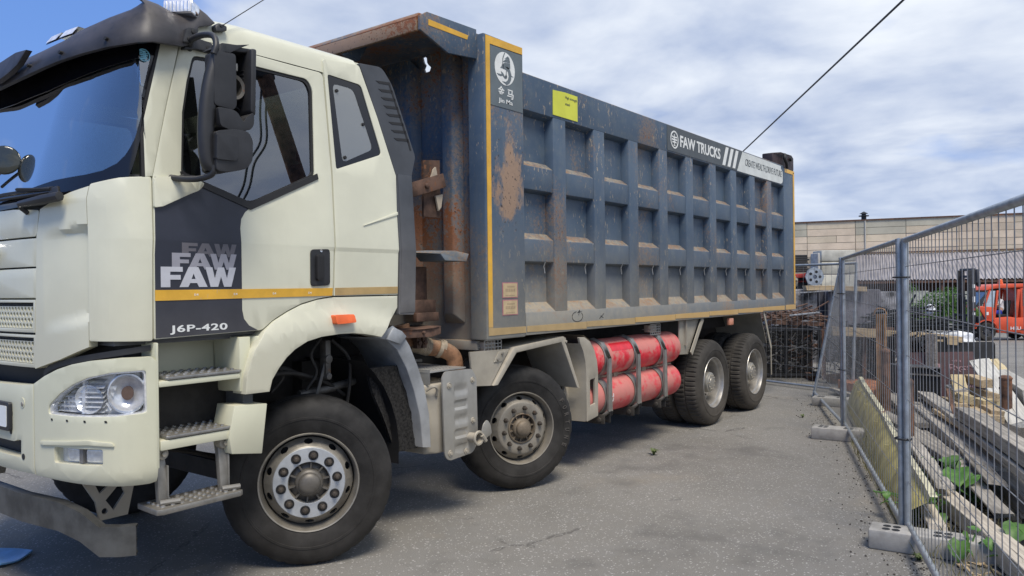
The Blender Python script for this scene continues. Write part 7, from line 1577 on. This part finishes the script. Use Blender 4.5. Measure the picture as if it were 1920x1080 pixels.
for x_ in (-1.25, 1.3):
    b = MB(); b.lathe([(.0, -.82), (.20, -.82), (.31, -.80), (.31, -.62), (0, -.62)], (x_, 0, .31), 'y', 20); b.xf(Mc); obj('wheel', b, M['tyre'], ca)

# ================================================================== FORKLIFT AND DRIVER
F0 = Vector((31.969,-0.241,-0.638)); FM = Matrix((-ux, -uy, Vector((0, 0, 1)))).transposed().to_4x4(); FM.translation = Vector((F0.x, F0.y, fall(F0.x, F0.y)))
# local frame: x forward (to the left in the picture), y towards the camera, z up; origin under the front wheel
fk = thing('forklift', 'orange forklift with closed cab and raised dark mast on the road beyond the fence', 'forklift', FM.translation)
M['fork_orange'] = weathered('forklift_orange', (.62, .085, .032), .38, var=.1, scale=3); M['fork_grey'] = simple('forklift_dark_grey', (.05, .052, .058), .5)
def fobj(name, g, mat, parent=None, bev=.01, **k):
    if isinstance(g, MB): g.xf(FM)
    else:
        for v in g.verts: v.co = FM @ v.co
    return obj(name, g, mat, parent or fk, bevel=bev, **k)
yF = .0
def fwheel(x, r, y, name='wheel'):
    b = MB(); b.lathe([(r * .55, .12), (r * .62, .13), (r * .9, .13), (r, .08), (r, -.10), (r * .9, -.13), (r * .55, -.12)], (x, y, r), 'y', 28, lambda k, i, q: q - (.02 if q > r * .95 and k % 2 else 0)); w_ = fobj(name, b, M['tyre'], bev=0)
    b = MB(); b.lathe([(r * .56, .11), (r * .50, .06), (r * .34, .05), (r * .30, .10), (r * .1, .11), (0, .11)], (x, y, r), 'y', 24); fobj('rim', b, M['fork_grey'], w_, 0)
    for k in range(6): b = MB(); a = k * 1.047; b.lathe([(0, .075), (.016, .075), (.016, .05)], (x + r * .42 * math.cos(a), y, r + r * .42 * math.sin(a)), 'y', 6); fobj('nut', b, M['rim'], w_, 0)
fwheel(0, .36, .0); fwheel(0, .36, -1.0); fwheel(-1.75, .29, -.05); fwheel(-1.75, .29, -.95)
b = MB(); b.prism([(-.42, .08, .30), (-.30, .08, .62), (-.28, .08, .88), (-.95, .08, .92), (-1.15, .08, .88), (-2.3, .08, .95), (-2.55, .08, .75), (-2.55, .08, .22), (-1.35, .08, .22), (-1.30, .08, .30)], (0, -1.16, 0)); fobj('body', b, M['fork_orange'], None, .04)
b = MB(); b.prism([(-.28, .06, .62), (.30, .06, .95), (.28, .06, .80), (.42, .06, .62), (.36, .06, .74), (0, .06, .80), (-.30, .06, .70)], (0, -.2, 0)) if False else None
b = MB(); rows = []
for i in range(10): a = R(15 + 165 * i / 9); rows.append([(.46 * math.cos(a), .10, .36 + .46 * math.sin(a)), (.46 * math.cos(a), -.18, .36 + .46 * math.sin(a))])
b.grid(rows); b.grid([[(p[0] * .94, p[1], .36 + (p[2] - .36) * .94) for p in r_] for r_ in rows]); b.grid([[(r_[0][0] * .94, .10, .36 + (r_[0][2] - .36) * .94), r_[0]] for r_ in rows]); fobj('wheel_arch', b, M['fork_orange'], None, 0)
b = MB(); b.prism([(-.02, .07, .78), (.30, .07, 1.30), (.26, .07, 1.35), (-.30, .07, 1.30), (-.36, .07, .80)], (0, -.10, 0)); fobj('front_cowl', b, M['fork_orange'], None, .03)
for pz in ([(.05, .06, 1.25), (.12, .06, 1.28), (-.12, .06, 1.97), (-.20, .06, 1.97)], [(.05, -1.0, 1.25), (.12, -1.0, 1.28), (-.12, -1.0, 1.97), (-.20, -1.0, 1.97)], [(-.36, .06, .85), (-.30, .06, .85), (-.42, .06, 1.95), (-.50, .06, 1.95)], [(-1.22, .06, .90), (-1.10, .06, .90), (-1.22, .06, 1.98), (-1.34, .06, 1.98)], [(-1.22, -1.0, .90), (-1.10, -1.0, .90), (-1.22, -1.0, 1.98), (-1.34, -1.0, 1.98)]):
    b = MB(); b.prism(pz, (0, -.08, 0)); fobj('cab_pillar', b, M['fork_orange'], None, .012)
b = MB(); b.prism([(.02, .08, 1.95), (-.15, .08, 2.10), (-.45, .08, 2.18), (-1.3, .08, 2.20), (-2.1, .08, 2.20), (-2.1, .08, 2.06), (-1.3, .08, 2.05), (-.40, .08, 2.02)], (0, -1.16, 0)); fobj('cab_roof', b, M['fork_orange'], None, .03)
b = MB(); b.prism([(-1.34, .05, .90), (-2.25, .05, .90), (-2.1, .05, 2.06), (-1.34, .05, 2.06)], (0, -1.1, 0)); fobj('cab_rear', b, M['fork_orange'], None, .02)
b = MB(); b.prism([(-1.42, .06, 1.35), (-1.95, .06, 1.35), (-1.9, .06, 1.98), (-1.42, .06, 1.98)], (0, .008, 0)); fobj('rear_side_window', b, M['rear_glass'], None, 0)
b = MB(); b.prism([(.11, -.05, 1.30), (.115, -.05, 1.30), (-.12, -.05, 1.95), (-.125, -.05, 1.95)], (0, -.92, 0)); b2 = MB(); b2.prism([(.06, .03, 1.30), (-.30, .03, 1.32), (-.38, .03, 1.93), (-.14, .03, 1.95)], (0, .005, 0))
fobj('front_window', b, M['rear_glass'], None, 0); fobj('quarter_window', b2, simple('pale_cab_window', (.42, .50, .56), .15), None, 0)
b = MB(); b.lathe([(.10, 2.19), (.10, 2.24), (.085, 2.25), (.075, 2.36), (.06, 2.38), (0, 2.38)], (-.72, -.2, 0), 'z', 16); fobj('beacon', b, M['orange'], None, 0)
b = MB(); b.box(-2.45, -1.3, .082, .088, .40, .44); fobj('body_line', b, M['fork_grey'], None, 0)
t_ = text_mesh('HELI', .40, .12, lambda u, v, w: Vector((-.92 - u, .084 + w, .42 + v)), .004, -.004, .02, 1.05); fobj('lettering', t_, M['white'], None, 0, smooth=0)
b = MB(); b.box(-.08, .0, .075, .082, 1.0, 1.12); fobj('white_plate', b, M['white'], None, 0)
# mast: two channels, cross pieces, cylinders, chains, carriage with load guard, forks
for y_ in (-.14, -.86):
    b = MB(); b.box(.30, .46, y_ - .05, y_ + .05, .12, 2.82); m_ = fobj('mast_channel', b, M['fork_grey'], None, .01); b = MB(); b.box(.46, .58, y_ - .04, y_ + .04, .12, 2.75); fobj('inner_channel', b, M['darksteel'], m_, .008)
    b = MB(); b.tube([(.40, y_ - .10, .2), (.40, y_ - .10, 2.5)], .035, 10); fobj('lift_cylinder', b, M['galv'], m_, 0)
for z in (.4, 1.5, 2.45, 2.72): b = MB(); b.box(.32, .44, -.88, -.12, z, z + .10); fobj('mast_crosspiece', b, M['fork_grey'], None, .01)
b = MB(); b.box(.20, .30, -.30, -.02, 2.25, 2.78); b.box(.15, .22, -.2, .0, 2.1, 2.35); fobj('mast_head', b, M['fork_grey'], None, .02)
for z, h, mt in ((2.05, .14, 'white'), (1.50, .22, 'white'), (1.18, .08, 'redsteel'), (1.0, .10, 'white')): b = MB(); b.box(.34, .44, -.085, -.08, z, z + h); fobj('mast_sticker', b, M[mt], None, 0)
b = MB()
for z in (.55, .95): b.box(.60, .68, -1.05, .05, z, z + .09)
for y_ in (.04, -.25, -.5, -.75, -1.04): b.box(.62, .66, y_ - .02, y_ + .02, .55, 1.72)
b.tube(catmull([(.64, .04, 1.6), (.64, .02, 1.74), (.64, -.10, 1.80), (.64, -.9, 1.80), (.64, -1.02, 1.74), (.64, -1.04, 1.6)], 5), .022, 6); fobj('load_guard', b, M['darksteel'], None, 0)
for y_ in (-.15, -.85): b = MB(); b.prism([(.66, y_ - .06, .30), (.72, y_ - .06, .30), (.73, y_ - .06, .34), (1.75, y_ - .06, .32), (1.75, y_ - .06, .30), (.73, y_ - .06, .28)], (0, .12, 0)); b.box(.68, .72, y_ - .06, y_ + .06, .3, 1.0); fobj('fork', b, M['darksteel'], None, 0)
b = MB(); b.tube(catmull([(.2, .02, .9), (.28, .03, .7), (.25, .02, .5)], 4), .05, 8); b.box(.05, .3, -.3, .03, .55, .95); fobj('tilt_gear', b, M['darksteel'], None, .02)
b = MB(); b.prism([(-.95, -.1, .88), (-.55, -.1, .90), (-.55, -.1, 1.02), (-.98, -.1, 1.02)], (0, -.7, 0)); b.prism([(-.95, -.2, 1.0), (-1.08, -.2, 1.0), (-1.16, -.2, 1.55), (-1.05, -.2, 1.55)], (0, -.5, 0)); fobj('seat', b, M['black'], None, .04)
b = MB(); Ms = Matrix.Translation((-.36, -.45, 1.34)) @ Matrix.Rotation(R(40), 4, 'Y'); b.tube([Ms @ Vector((.17 * math.cos(2*math.pi*k/20), .17 * math.sin(2*math.pi*k/20), 0)) for k in range(20)], .014, 6, closed=True); b.tube([Ms @ Vector((0, 0, 0)), Ms @ Vector((0, 0, -.45))], .03, 6); fobj('steering_wheel', b, M['black'], None, 0)
b = MB(); b.box(-1.15, -.30, -1.0, .02, .74, .90); fobj('cab_floor', b, M['black'], None, 0)
# driver: one skinned body, seated in profile, facing the mast
def skin_body(name, nodes, edges, mat, parent, sub=2):
    me = bpy.data.meshes.new(name); me.from_pydata([FM @ Vector(n_[:3]) for n_ in nodes], edges, []); o = bpy.data.objects.new('tmp_' + name, me); C.objects.link(o)
    md_ = o.modifiers.new('skin', 'SKIN'); sv = me.skin_vertices[0].data
    for k, n_ in enumerate(nodes): sv[k].radius = n_[3] if isinstance(n_[3], tuple) else (n_[3], n_[3]); sv[k].use_root = (k == 0)
    sb_ = o.modifiers.new('sub', 'SUBSURF'); sb_.levels = sb_.render_levels = sub
    dg = bpy.context.evaluated_depsgraph_get(); m2 = bpy.data.meshes.new_from_object(o.evaluated_get(dg)); bpy.data.objects.remove(o)
    bm = bmesh.new(); bm.from_mesh(m2); bpy.data.meshes.remove(m2); return obj(name, bm, mat, parent, smooth=80)
M['skin'] = simple('skin_tone', (.42, .25, .17), .5); M['shirt'] = simple('white_shirt', (.74, .73, .72), .9); M['trousers'] = simple('blue_trousers', (.016, .035, .30), .9); M['hair'] = simple('dark_hair', (.02, .016, .013), .8); M['shoe'] = simple('pale_shoe', (.42, .40, .38), .8)
per = thing('person', 'forklift driver in white shirt and blue trousers, seated facing the mast', 'person', FM @ Vector((-.8, -.4, 1.0)))
P_ = [(-.82, -.40, 1.10, .15), (-.80, -.40, 1.28, .145), (-.77, -.40, 1.46, .16), (-.74, -.40, 1.60, .10), (-.70, -.40, 1.70, .055), (-.67, -.40, 1.78, .085), (-.655, -.40, 1.87, .095),
      (-.74, -.22, 1.55, .065), (-.62, -.17, 1.38, .052), (-.45, -.22, 1.36, .040), (-.36, -.26, 1.40, .038), (-.74, -.58, 1.55, .065), (-.62, -.62, 1.38, .052), (-.45, -.58, 1.36, .040), (-.36, -.55, 1.40, .038),
      (-.72, -.30, 1.06, .10), (-.34, -.27, 1.10, .078), (-.24, -.26, .92, .058), (-.22, -.26, .84, .045), (-.72, -.50, 1.06, .10), (-.34, -.53, 1.10, .078), (-.24, -.53, .92, .058), (-.22, -.53, .84, .045)]
E_ = [(0,1),(1,2),(2,3),(3,4),(4,5),(5,6),(3,7),(7,8),(8,9),(9,10),(3,11),(11,12),(12,13),(13,14),(0,15),(15,16),(16,17),(17,18),(0,19),(19,20),(20,21),(21,22)]
skin_body('body', P_, E_, M['skin'], per)
gx_ = lambda r_, k: tuple((p[0], p[1], p[2], p[3] + k) for p in [P_[i] for i in r_])
skin_body('shirt', gx_((0,1,2,3,7,8,11,12), .018), [(0,1),(1,2),(2,3),(3,4),(4,5),(3,6),(6,7)], M['shirt'], per)
skin_body('trousers', gx_((0,15,16,17,18,19,20,21,22), .016), [(0,1),(1,2),(2,3),(3,4),(0,5),(5,6),(6,7),(7,8)], M['trousers'], per)
skin_body('hair', [(-.685, -.40, 1.93, .075), (-.72, -.40, 1.86, .07), (-.715, -.40, 1.79, .05)], [(0,1),(1,2)], M['hair'], per)
skin_body('nose', [(-.575, -.40, 1.855, .018), (-.56, -.40, 1.835, .02)], [(0,1)], M['skin'], per, 1)
for y_ in (-.31, -.49): skin_body('ear', [(-.665, y_, 1.85, .018), (-.67, y_, 1.88, .02)], [(0,1)], M['skin'], per, 1)
for y_ in (-.26, -.53):
    skin_body('shoe', [(-.24, y_, .80, .05), (-.14, y_, .785, .045), (-.08, y_, .78, .035)], [(0,1),(1,2)], M['shoe'], per)
for y_ in (-.26, -.55):
    nodes = [(-.36, y_, 1.40, .03), (-.31, y_, 1.42, .03)]; ed = [(0, 1)]
    for q in range(4): nodes += [(-.285, y_ - .024 + .016 * q, 1.435, .010), (-.262, y_ - .024 + .016 * q, 1.425 - .003 * q, .009), (-.262, y_ - .024 + .016 * q, 1.402, .008)]; n0 = len(nodes) - 3; ed += [(1, n0), (n0, n0 + 1), (n0 + 1, n0 + 2)]
    nodes += [(-.315, y_ + .035, 1.42, .010), (-.295, y_ + .04, 1.405, .009)]; ed += [(1, len(nodes) - 2), (len(nodes) - 2, len(nodes) - 1)]; skin_body('hand', nodes, ed, M['skin'], per, 1)

# ================================================================== PLANTS, CABLE, LITTER
def leaf_mesh(name, seed, fold):
    rg = random.Random(seed); bm = bmesh.new(); n = 9; prof = []
    rows = []
    for i in range(n + 1):
        t = i / n; x = -.16 + 1.16 * t; wv = .62 * math.sin(math.pi * min(1, t * .94 + .06)) ** .75 * (1 - .25 * t); wv *= 1 + .07 * math.sin(i * 2.7 + seed)
        if i == 0: wv = .30
        row = []
        for j in range(9):
            s_ = (j - 4) / 4; z = -fold * abs(s_) ** 1.4 * wv * -1 + .05 * math.sin(x * 7 + s_ * 5 + seed) * abs(s_) - .38 * max(x, 0) ** 2
            xx = x + (.10 * (1 - abs(s_)) if i == 0 else 0) - .06 * s_ * s_; row.append(bm.verts.new((xx, s_ * wv, z)))
        rows.append(row)
    for a, c in zip(rows, rows[1:]):
        for k in range(8): bm.faces.new((a[k], a[k+1], c[k+1], c[k]))
    return mesh_from(bm, name, M['leaf'], 80)
LM = [leaf_mesh('leaf', k, f) for k, f in ((1, .25), (2, .12), (3, .35))]
def plant(label, base, leaves, seed):
    o = thing('burdock_plant', label, 'plant', (base[0], base[1], 0), 'burdocks along the fence'); rg = random.Random(seed)
    leaves = leaves + [(base[0] + rg.gauss(0, .16), base[1] + rg.gauss(0, .11), rg.uniform(.04, .20), rg.uniform(.035, .075), rg.uniform(0, 360), rg.uniform(5, 45)) for _ in range(len(leaves) + 4)]
    st = MB()
    for k, (x, y, z, sz, az, tilt) in enumerate(leaves):
        Mx = Matrix.Translation((x, y, z)) @ Matrix.Rotation(R(az), 4, 'Z') @ Matrix.Rotation(R(tilt), 4, 'Y') @ Matrix.Rotation(R(rg.uniform(-14, 14)), 4, 'X') @ Matrix.Scale(sz, 4); inst('leaf', LM[k % 3], o, Mx)
        st.tube(catmull([(base[0] + rg.uniform(-.05, .05), base[1] + rg.uniform(-.05, .05), 0), ((base[0] + x) / 2, (base[1] + y) / 2, z * .75), (x, y, z)], 4), .005, 5)
    obj('stem', st, M['leaf'], o)
LF_ = lambda px, sz, az=200, tilt=8: (*px, sz, az, tilt)
plant('burdock with big leaves beside the near timber end, its widest leaf bright', (3.55, -2.93), [(3.52, -2.98, .30, .165, 190, 12), (3.50, -3.10, .28, .13, 150, 15), (3.72, -2.90, .32, .12, 230, 8), (3.64, -2.98, .36, .12, 130, 6), (3.86, -2.84, .30, .11, 250, 10), (3.95, -2.72, .27, .10, 200, 20), (3.40, -3.20, .20, .10, 160, 10), (3.7, -2.75, .22, .10, 170, 25), (3.35, -2.95, .15, .12, 200, 25), (3.6, -3.15, .16, .12, 140, 25), (3.45, -3.02, .18, .11, 260, 22)], 1)
plant('burdock tucked behind the fence joint next to the concrete foot', (3.25, -2.78), [(3.20, -2.80, .16, .11, 180, 14), (3.05, -2.86, .14, .11, 220, 12), (3.35, -2.72, .17, .10, 160, 16), (3.10, -2.92, .20, .09, 140, 10), (2.9, -2.95, .12, .10, 200, 16), (3.4, -2.66, .10, .09, 240, 25), (3.0, -2.78, .09, .10, 190, 22)], 2)
plant('small burdock with one round leaf in front of the pale beam', (2.36, -3.20), [(2.30, -3.16, .13, .115, 175, 38), (2.40, -3.24, .19, .06, 80, -30), (2.36, -3.28, .15, .07, 230, 24)], 3)
plant('burdock beyond the pale beam at the right edge of the picture', (2.45, -3.55), [(2.60, -3.42, .20, .13, 180, 20), (2.42, -3.55, .18, .12, 200, 22), (2.30, -3.60, .22, .12, 170, 14), (2.75, -3.38, .16, .09, 240, 16), (2.2, -3.68, .16, .13, 210, 24), (2.5, -3.64, .12, .12, 150, 28)], 4)
def tuft(c, n, h, label, seed, nm='weed'):
    b = MB(); rg = random.Random(seed)
    for k in range(n):
        a = rg.uniform(0, 6.28); L = h * rg.uniform(.5, 1.1); d = Vector((math.cos(a), math.sin(a), 0)); s_ = Vector((-d.y, d.x, 0)) * (.004 + .006 * rg.random()); p = Vector(c); q = p + d * L * .45 + Vector((0, 0, L * .75)); r_ = p + d * L * .95 + Vector((0, 0, L * .6))
        b.add([p - s_, p + s_, q + s_ * 1.5, q - s_ * 1.5, r_], [(0, 1, 2, 3), (3, 2, 4)])
    tag(obj(nm, b, M['smallweed'], recalc=False), label, 'weed')
cw_ = (3.981,-0.285); tuft((*cw_, .002), 20, .075, 'small green weed growing from the asphalt in the open', 1)
cw_ = (27.871,13.059); 
cw_ = (6.967,-0.836); tuft((*cw_, .002), 10, .05, 'tiny weed on the asphalt towards the scrap cages', 2)
tuft((2.22, -2.95, .002), 30, .05, 'mossy tuft along the front edge of the near fence foot', 3)
dg_ = MB(); rg = random.Random(77)
for k in range(900):                                   # dry grass and thin stems along the foot of the fence and round the burdocks
    if k % 2: t = rg.random(); p = P2.lerp(P1, t) + Vector((.316, -.949, 0)) * abs(rg.gauss(.08, .10)); 
    else: p = P1 + dA * rg.uniform(-1.2, 1.6) + Vector((.316, -.949, 0)) * rg.uniform(.02, .75)
    p.z = 0; L = rg.uniform(.04, .17); a = rg.uniform(0, 6.28); d = Vector((math.cos(a) * .5, math.sin(a) * .5, 1)) * L; s_ = Vector((-math.sin(a), math.cos(a), 0)) * rg.uniform(.0015, .004); dg_.add([p - s_, p + s_, p + d * .6 + Vector((0, 0, L * .1)), p + d], [(0, 1, 2), (0, 2, 3)])
M['drygrass'] = leafmat('dry_grass', (.16, .17, .07), (.30, .26, .13))
tag(obj('dry_grass', dg_, M['drygrass'], kind='stuff', recalc=False), 'thin dry grass growing along the foot of the fence', 'grass')
ch_ = MB()
for k in range(420):
    p = Vector((rg.uniform(1.8, 7.5), 0, 0)); p.y = -2.22 - (5.0 - p.x) * .336 - abs(rg.gauss(.1, .45)); L = rg.uniform(.02, .13); a = rg.uniform(0, 6.28); d = Vector((math.cos(a), math.sin(a), rg.uniform(-.1, .25))) * L; ch_.beam(p + Vector((0, 0, .016)), p + Vector((0, 0, .016)) + d, rg.uniform(.006, .02), .006)
tag(obj('wood_chips', ch_, M['tanwood'], kind='stuff'), 'splinters and wood chips strewn on the dark soil', 'wood chips')
cb0, cb1 = Vector((22.448,5.671,6.179)), Vector((12.493,-1.062,6.818)); ext = cb0 + (cb0 - cb1) * .8; far_ = cb1 + (cb1 - cb0) * .8
pts = [cb1.lerp(cb0, -.8 + 2.6 * i / 24) for i in range(25)]; pts = [p - Vector((0, 0, .55 * (1 - (2 * i / 24 - 1) ** 2) - .52)) if False else p for i, p in enumerate(pts)]
b = MB(); b.tube(pts, .022, 6); tag(obj('overhead_cable', b, M['darksteel']), 'black overhead cable slanting across the sky behind the truck box', 'cable')
# blue plastic scrap lying at the lower left edge
bs_ = [(-1.174,1.668), (-1.055,1.933), (-0.932,1.759), (-0.896,1.672), (-1.01,1.565), (-1.137,1.522)]
M['blueplastic'] = weathered('sky_blue_plastic', (.13, .30, .52), .35, var=.12, scale=12)
obx = thicken(flat2d(rnd(bs_, .01), (), .03), lambda u, v, w: Vector((u, v, .012 + w + .02 * math.sin(u * 9) ** 2 + .012 * math.sin(v * 14))), .006, -.004, .002); tag(obj('plastic_scrap', obx, M['blueplastic']), 'blue plastic scrap lying on the asphalt before the truck bumper', 'plastic scrap')
# crumbs of soil swept along the fence and loose grit on the asphalt
cr_ = MB(); rg = random.Random(31)
for k in range(900):
    t = rg.random(); q = P3.lerp(P1, t) if k % 3 else P1 + dA * rg.uniform(-.4, 1.2); nn = Vector((-.316, .949, 0)); p = q + nn * (abs(rg.gauss(0, .16)) - .06) + Vector((rg.uniform(-.1, .1), 0, 0)); r_ = .0025 + .007 * rg.random() ** 3
    cr_.add([(p.x + r_ * rg.uniform(.7, 1.3) * a, p.y + r_ * rg.uniform(.7, 1.3) * c, .004 + r_ * .8 * d) for a, c, d in ((1,0,0),(0,1,0),(-1,0,0),(0,-1,0),(0,0,1.2),(0,0,-1))], [(0,1,4),(1,2,4),(2,3,4),(3,0,4),(1,0,5),(2,1,5),(3,2,5),(0,3,5)])
tag(obj('soil_crumbs', cr_, M['soil'], kind='stuff'), 'dark soil crumbs scattered along the foot of the fence', 'soil crumbs')
M['grit'] = simple('pale_grit', (.30, .28, .25), .9)
cr_ = MB()
for k in range(1500):
    p = Vector((rg.uniform(-2.2, 8), rg.uniform(-3.4, -.2), 0)); r_ = .002 + .004 * rg.random() ** 3
    cr_.add([(p.x + r_ * a, p.y + r_ * c, .003 + r_ * .8 * d) for a, c, d in ((1,0,0),(0,1,0),(-1,0,0),(0,-1,0),(0,0,1.2),(0,0,-1))], [(0,1,4),(1,2,4),(2,3,4),(3,0,4)])
tag(obj('loose_grit', cr_, M['grit'], kind='stuff'), 'pale loose grit strewn over the asphalt', 'grit')

# leaning timber pole across the yard whose image shows in the door window, with two cables hanging from it
b = MB(); b.tube([(5.45, -5.62, -.1), (4.80, -5.60, 3.0), (4.10, -5.58, 6.15)], [.15, .135, .12], 12); pole = obj('timber_pole', b, M['rustpost'], smooth=60); tag(pole, 'dark leaning timber pole across the yard, mirrored in the door window', 'pole')
b = MB(); b.box(3.86, 4.24, -5.66, -5.50, 6.10, 6.36); obj('pole_head', b, M['darksteel'], pole, bevel=.03)
for k in (0, .10):
    b = MB(); b.tube(catmull([(4.06 + k, -5.60, 6.1), (3.96 + k, -5.62, 5.6), (3.86 + k, -5.58, 5.1), (3.62 + k, -5.6, 4.75), (3.50 + k, -5.62, 4.4), (3.30 + k, -5.6, 4.1)], 5), .018, 5); obj('hanging_cable', b, M['darksteel'], pole)
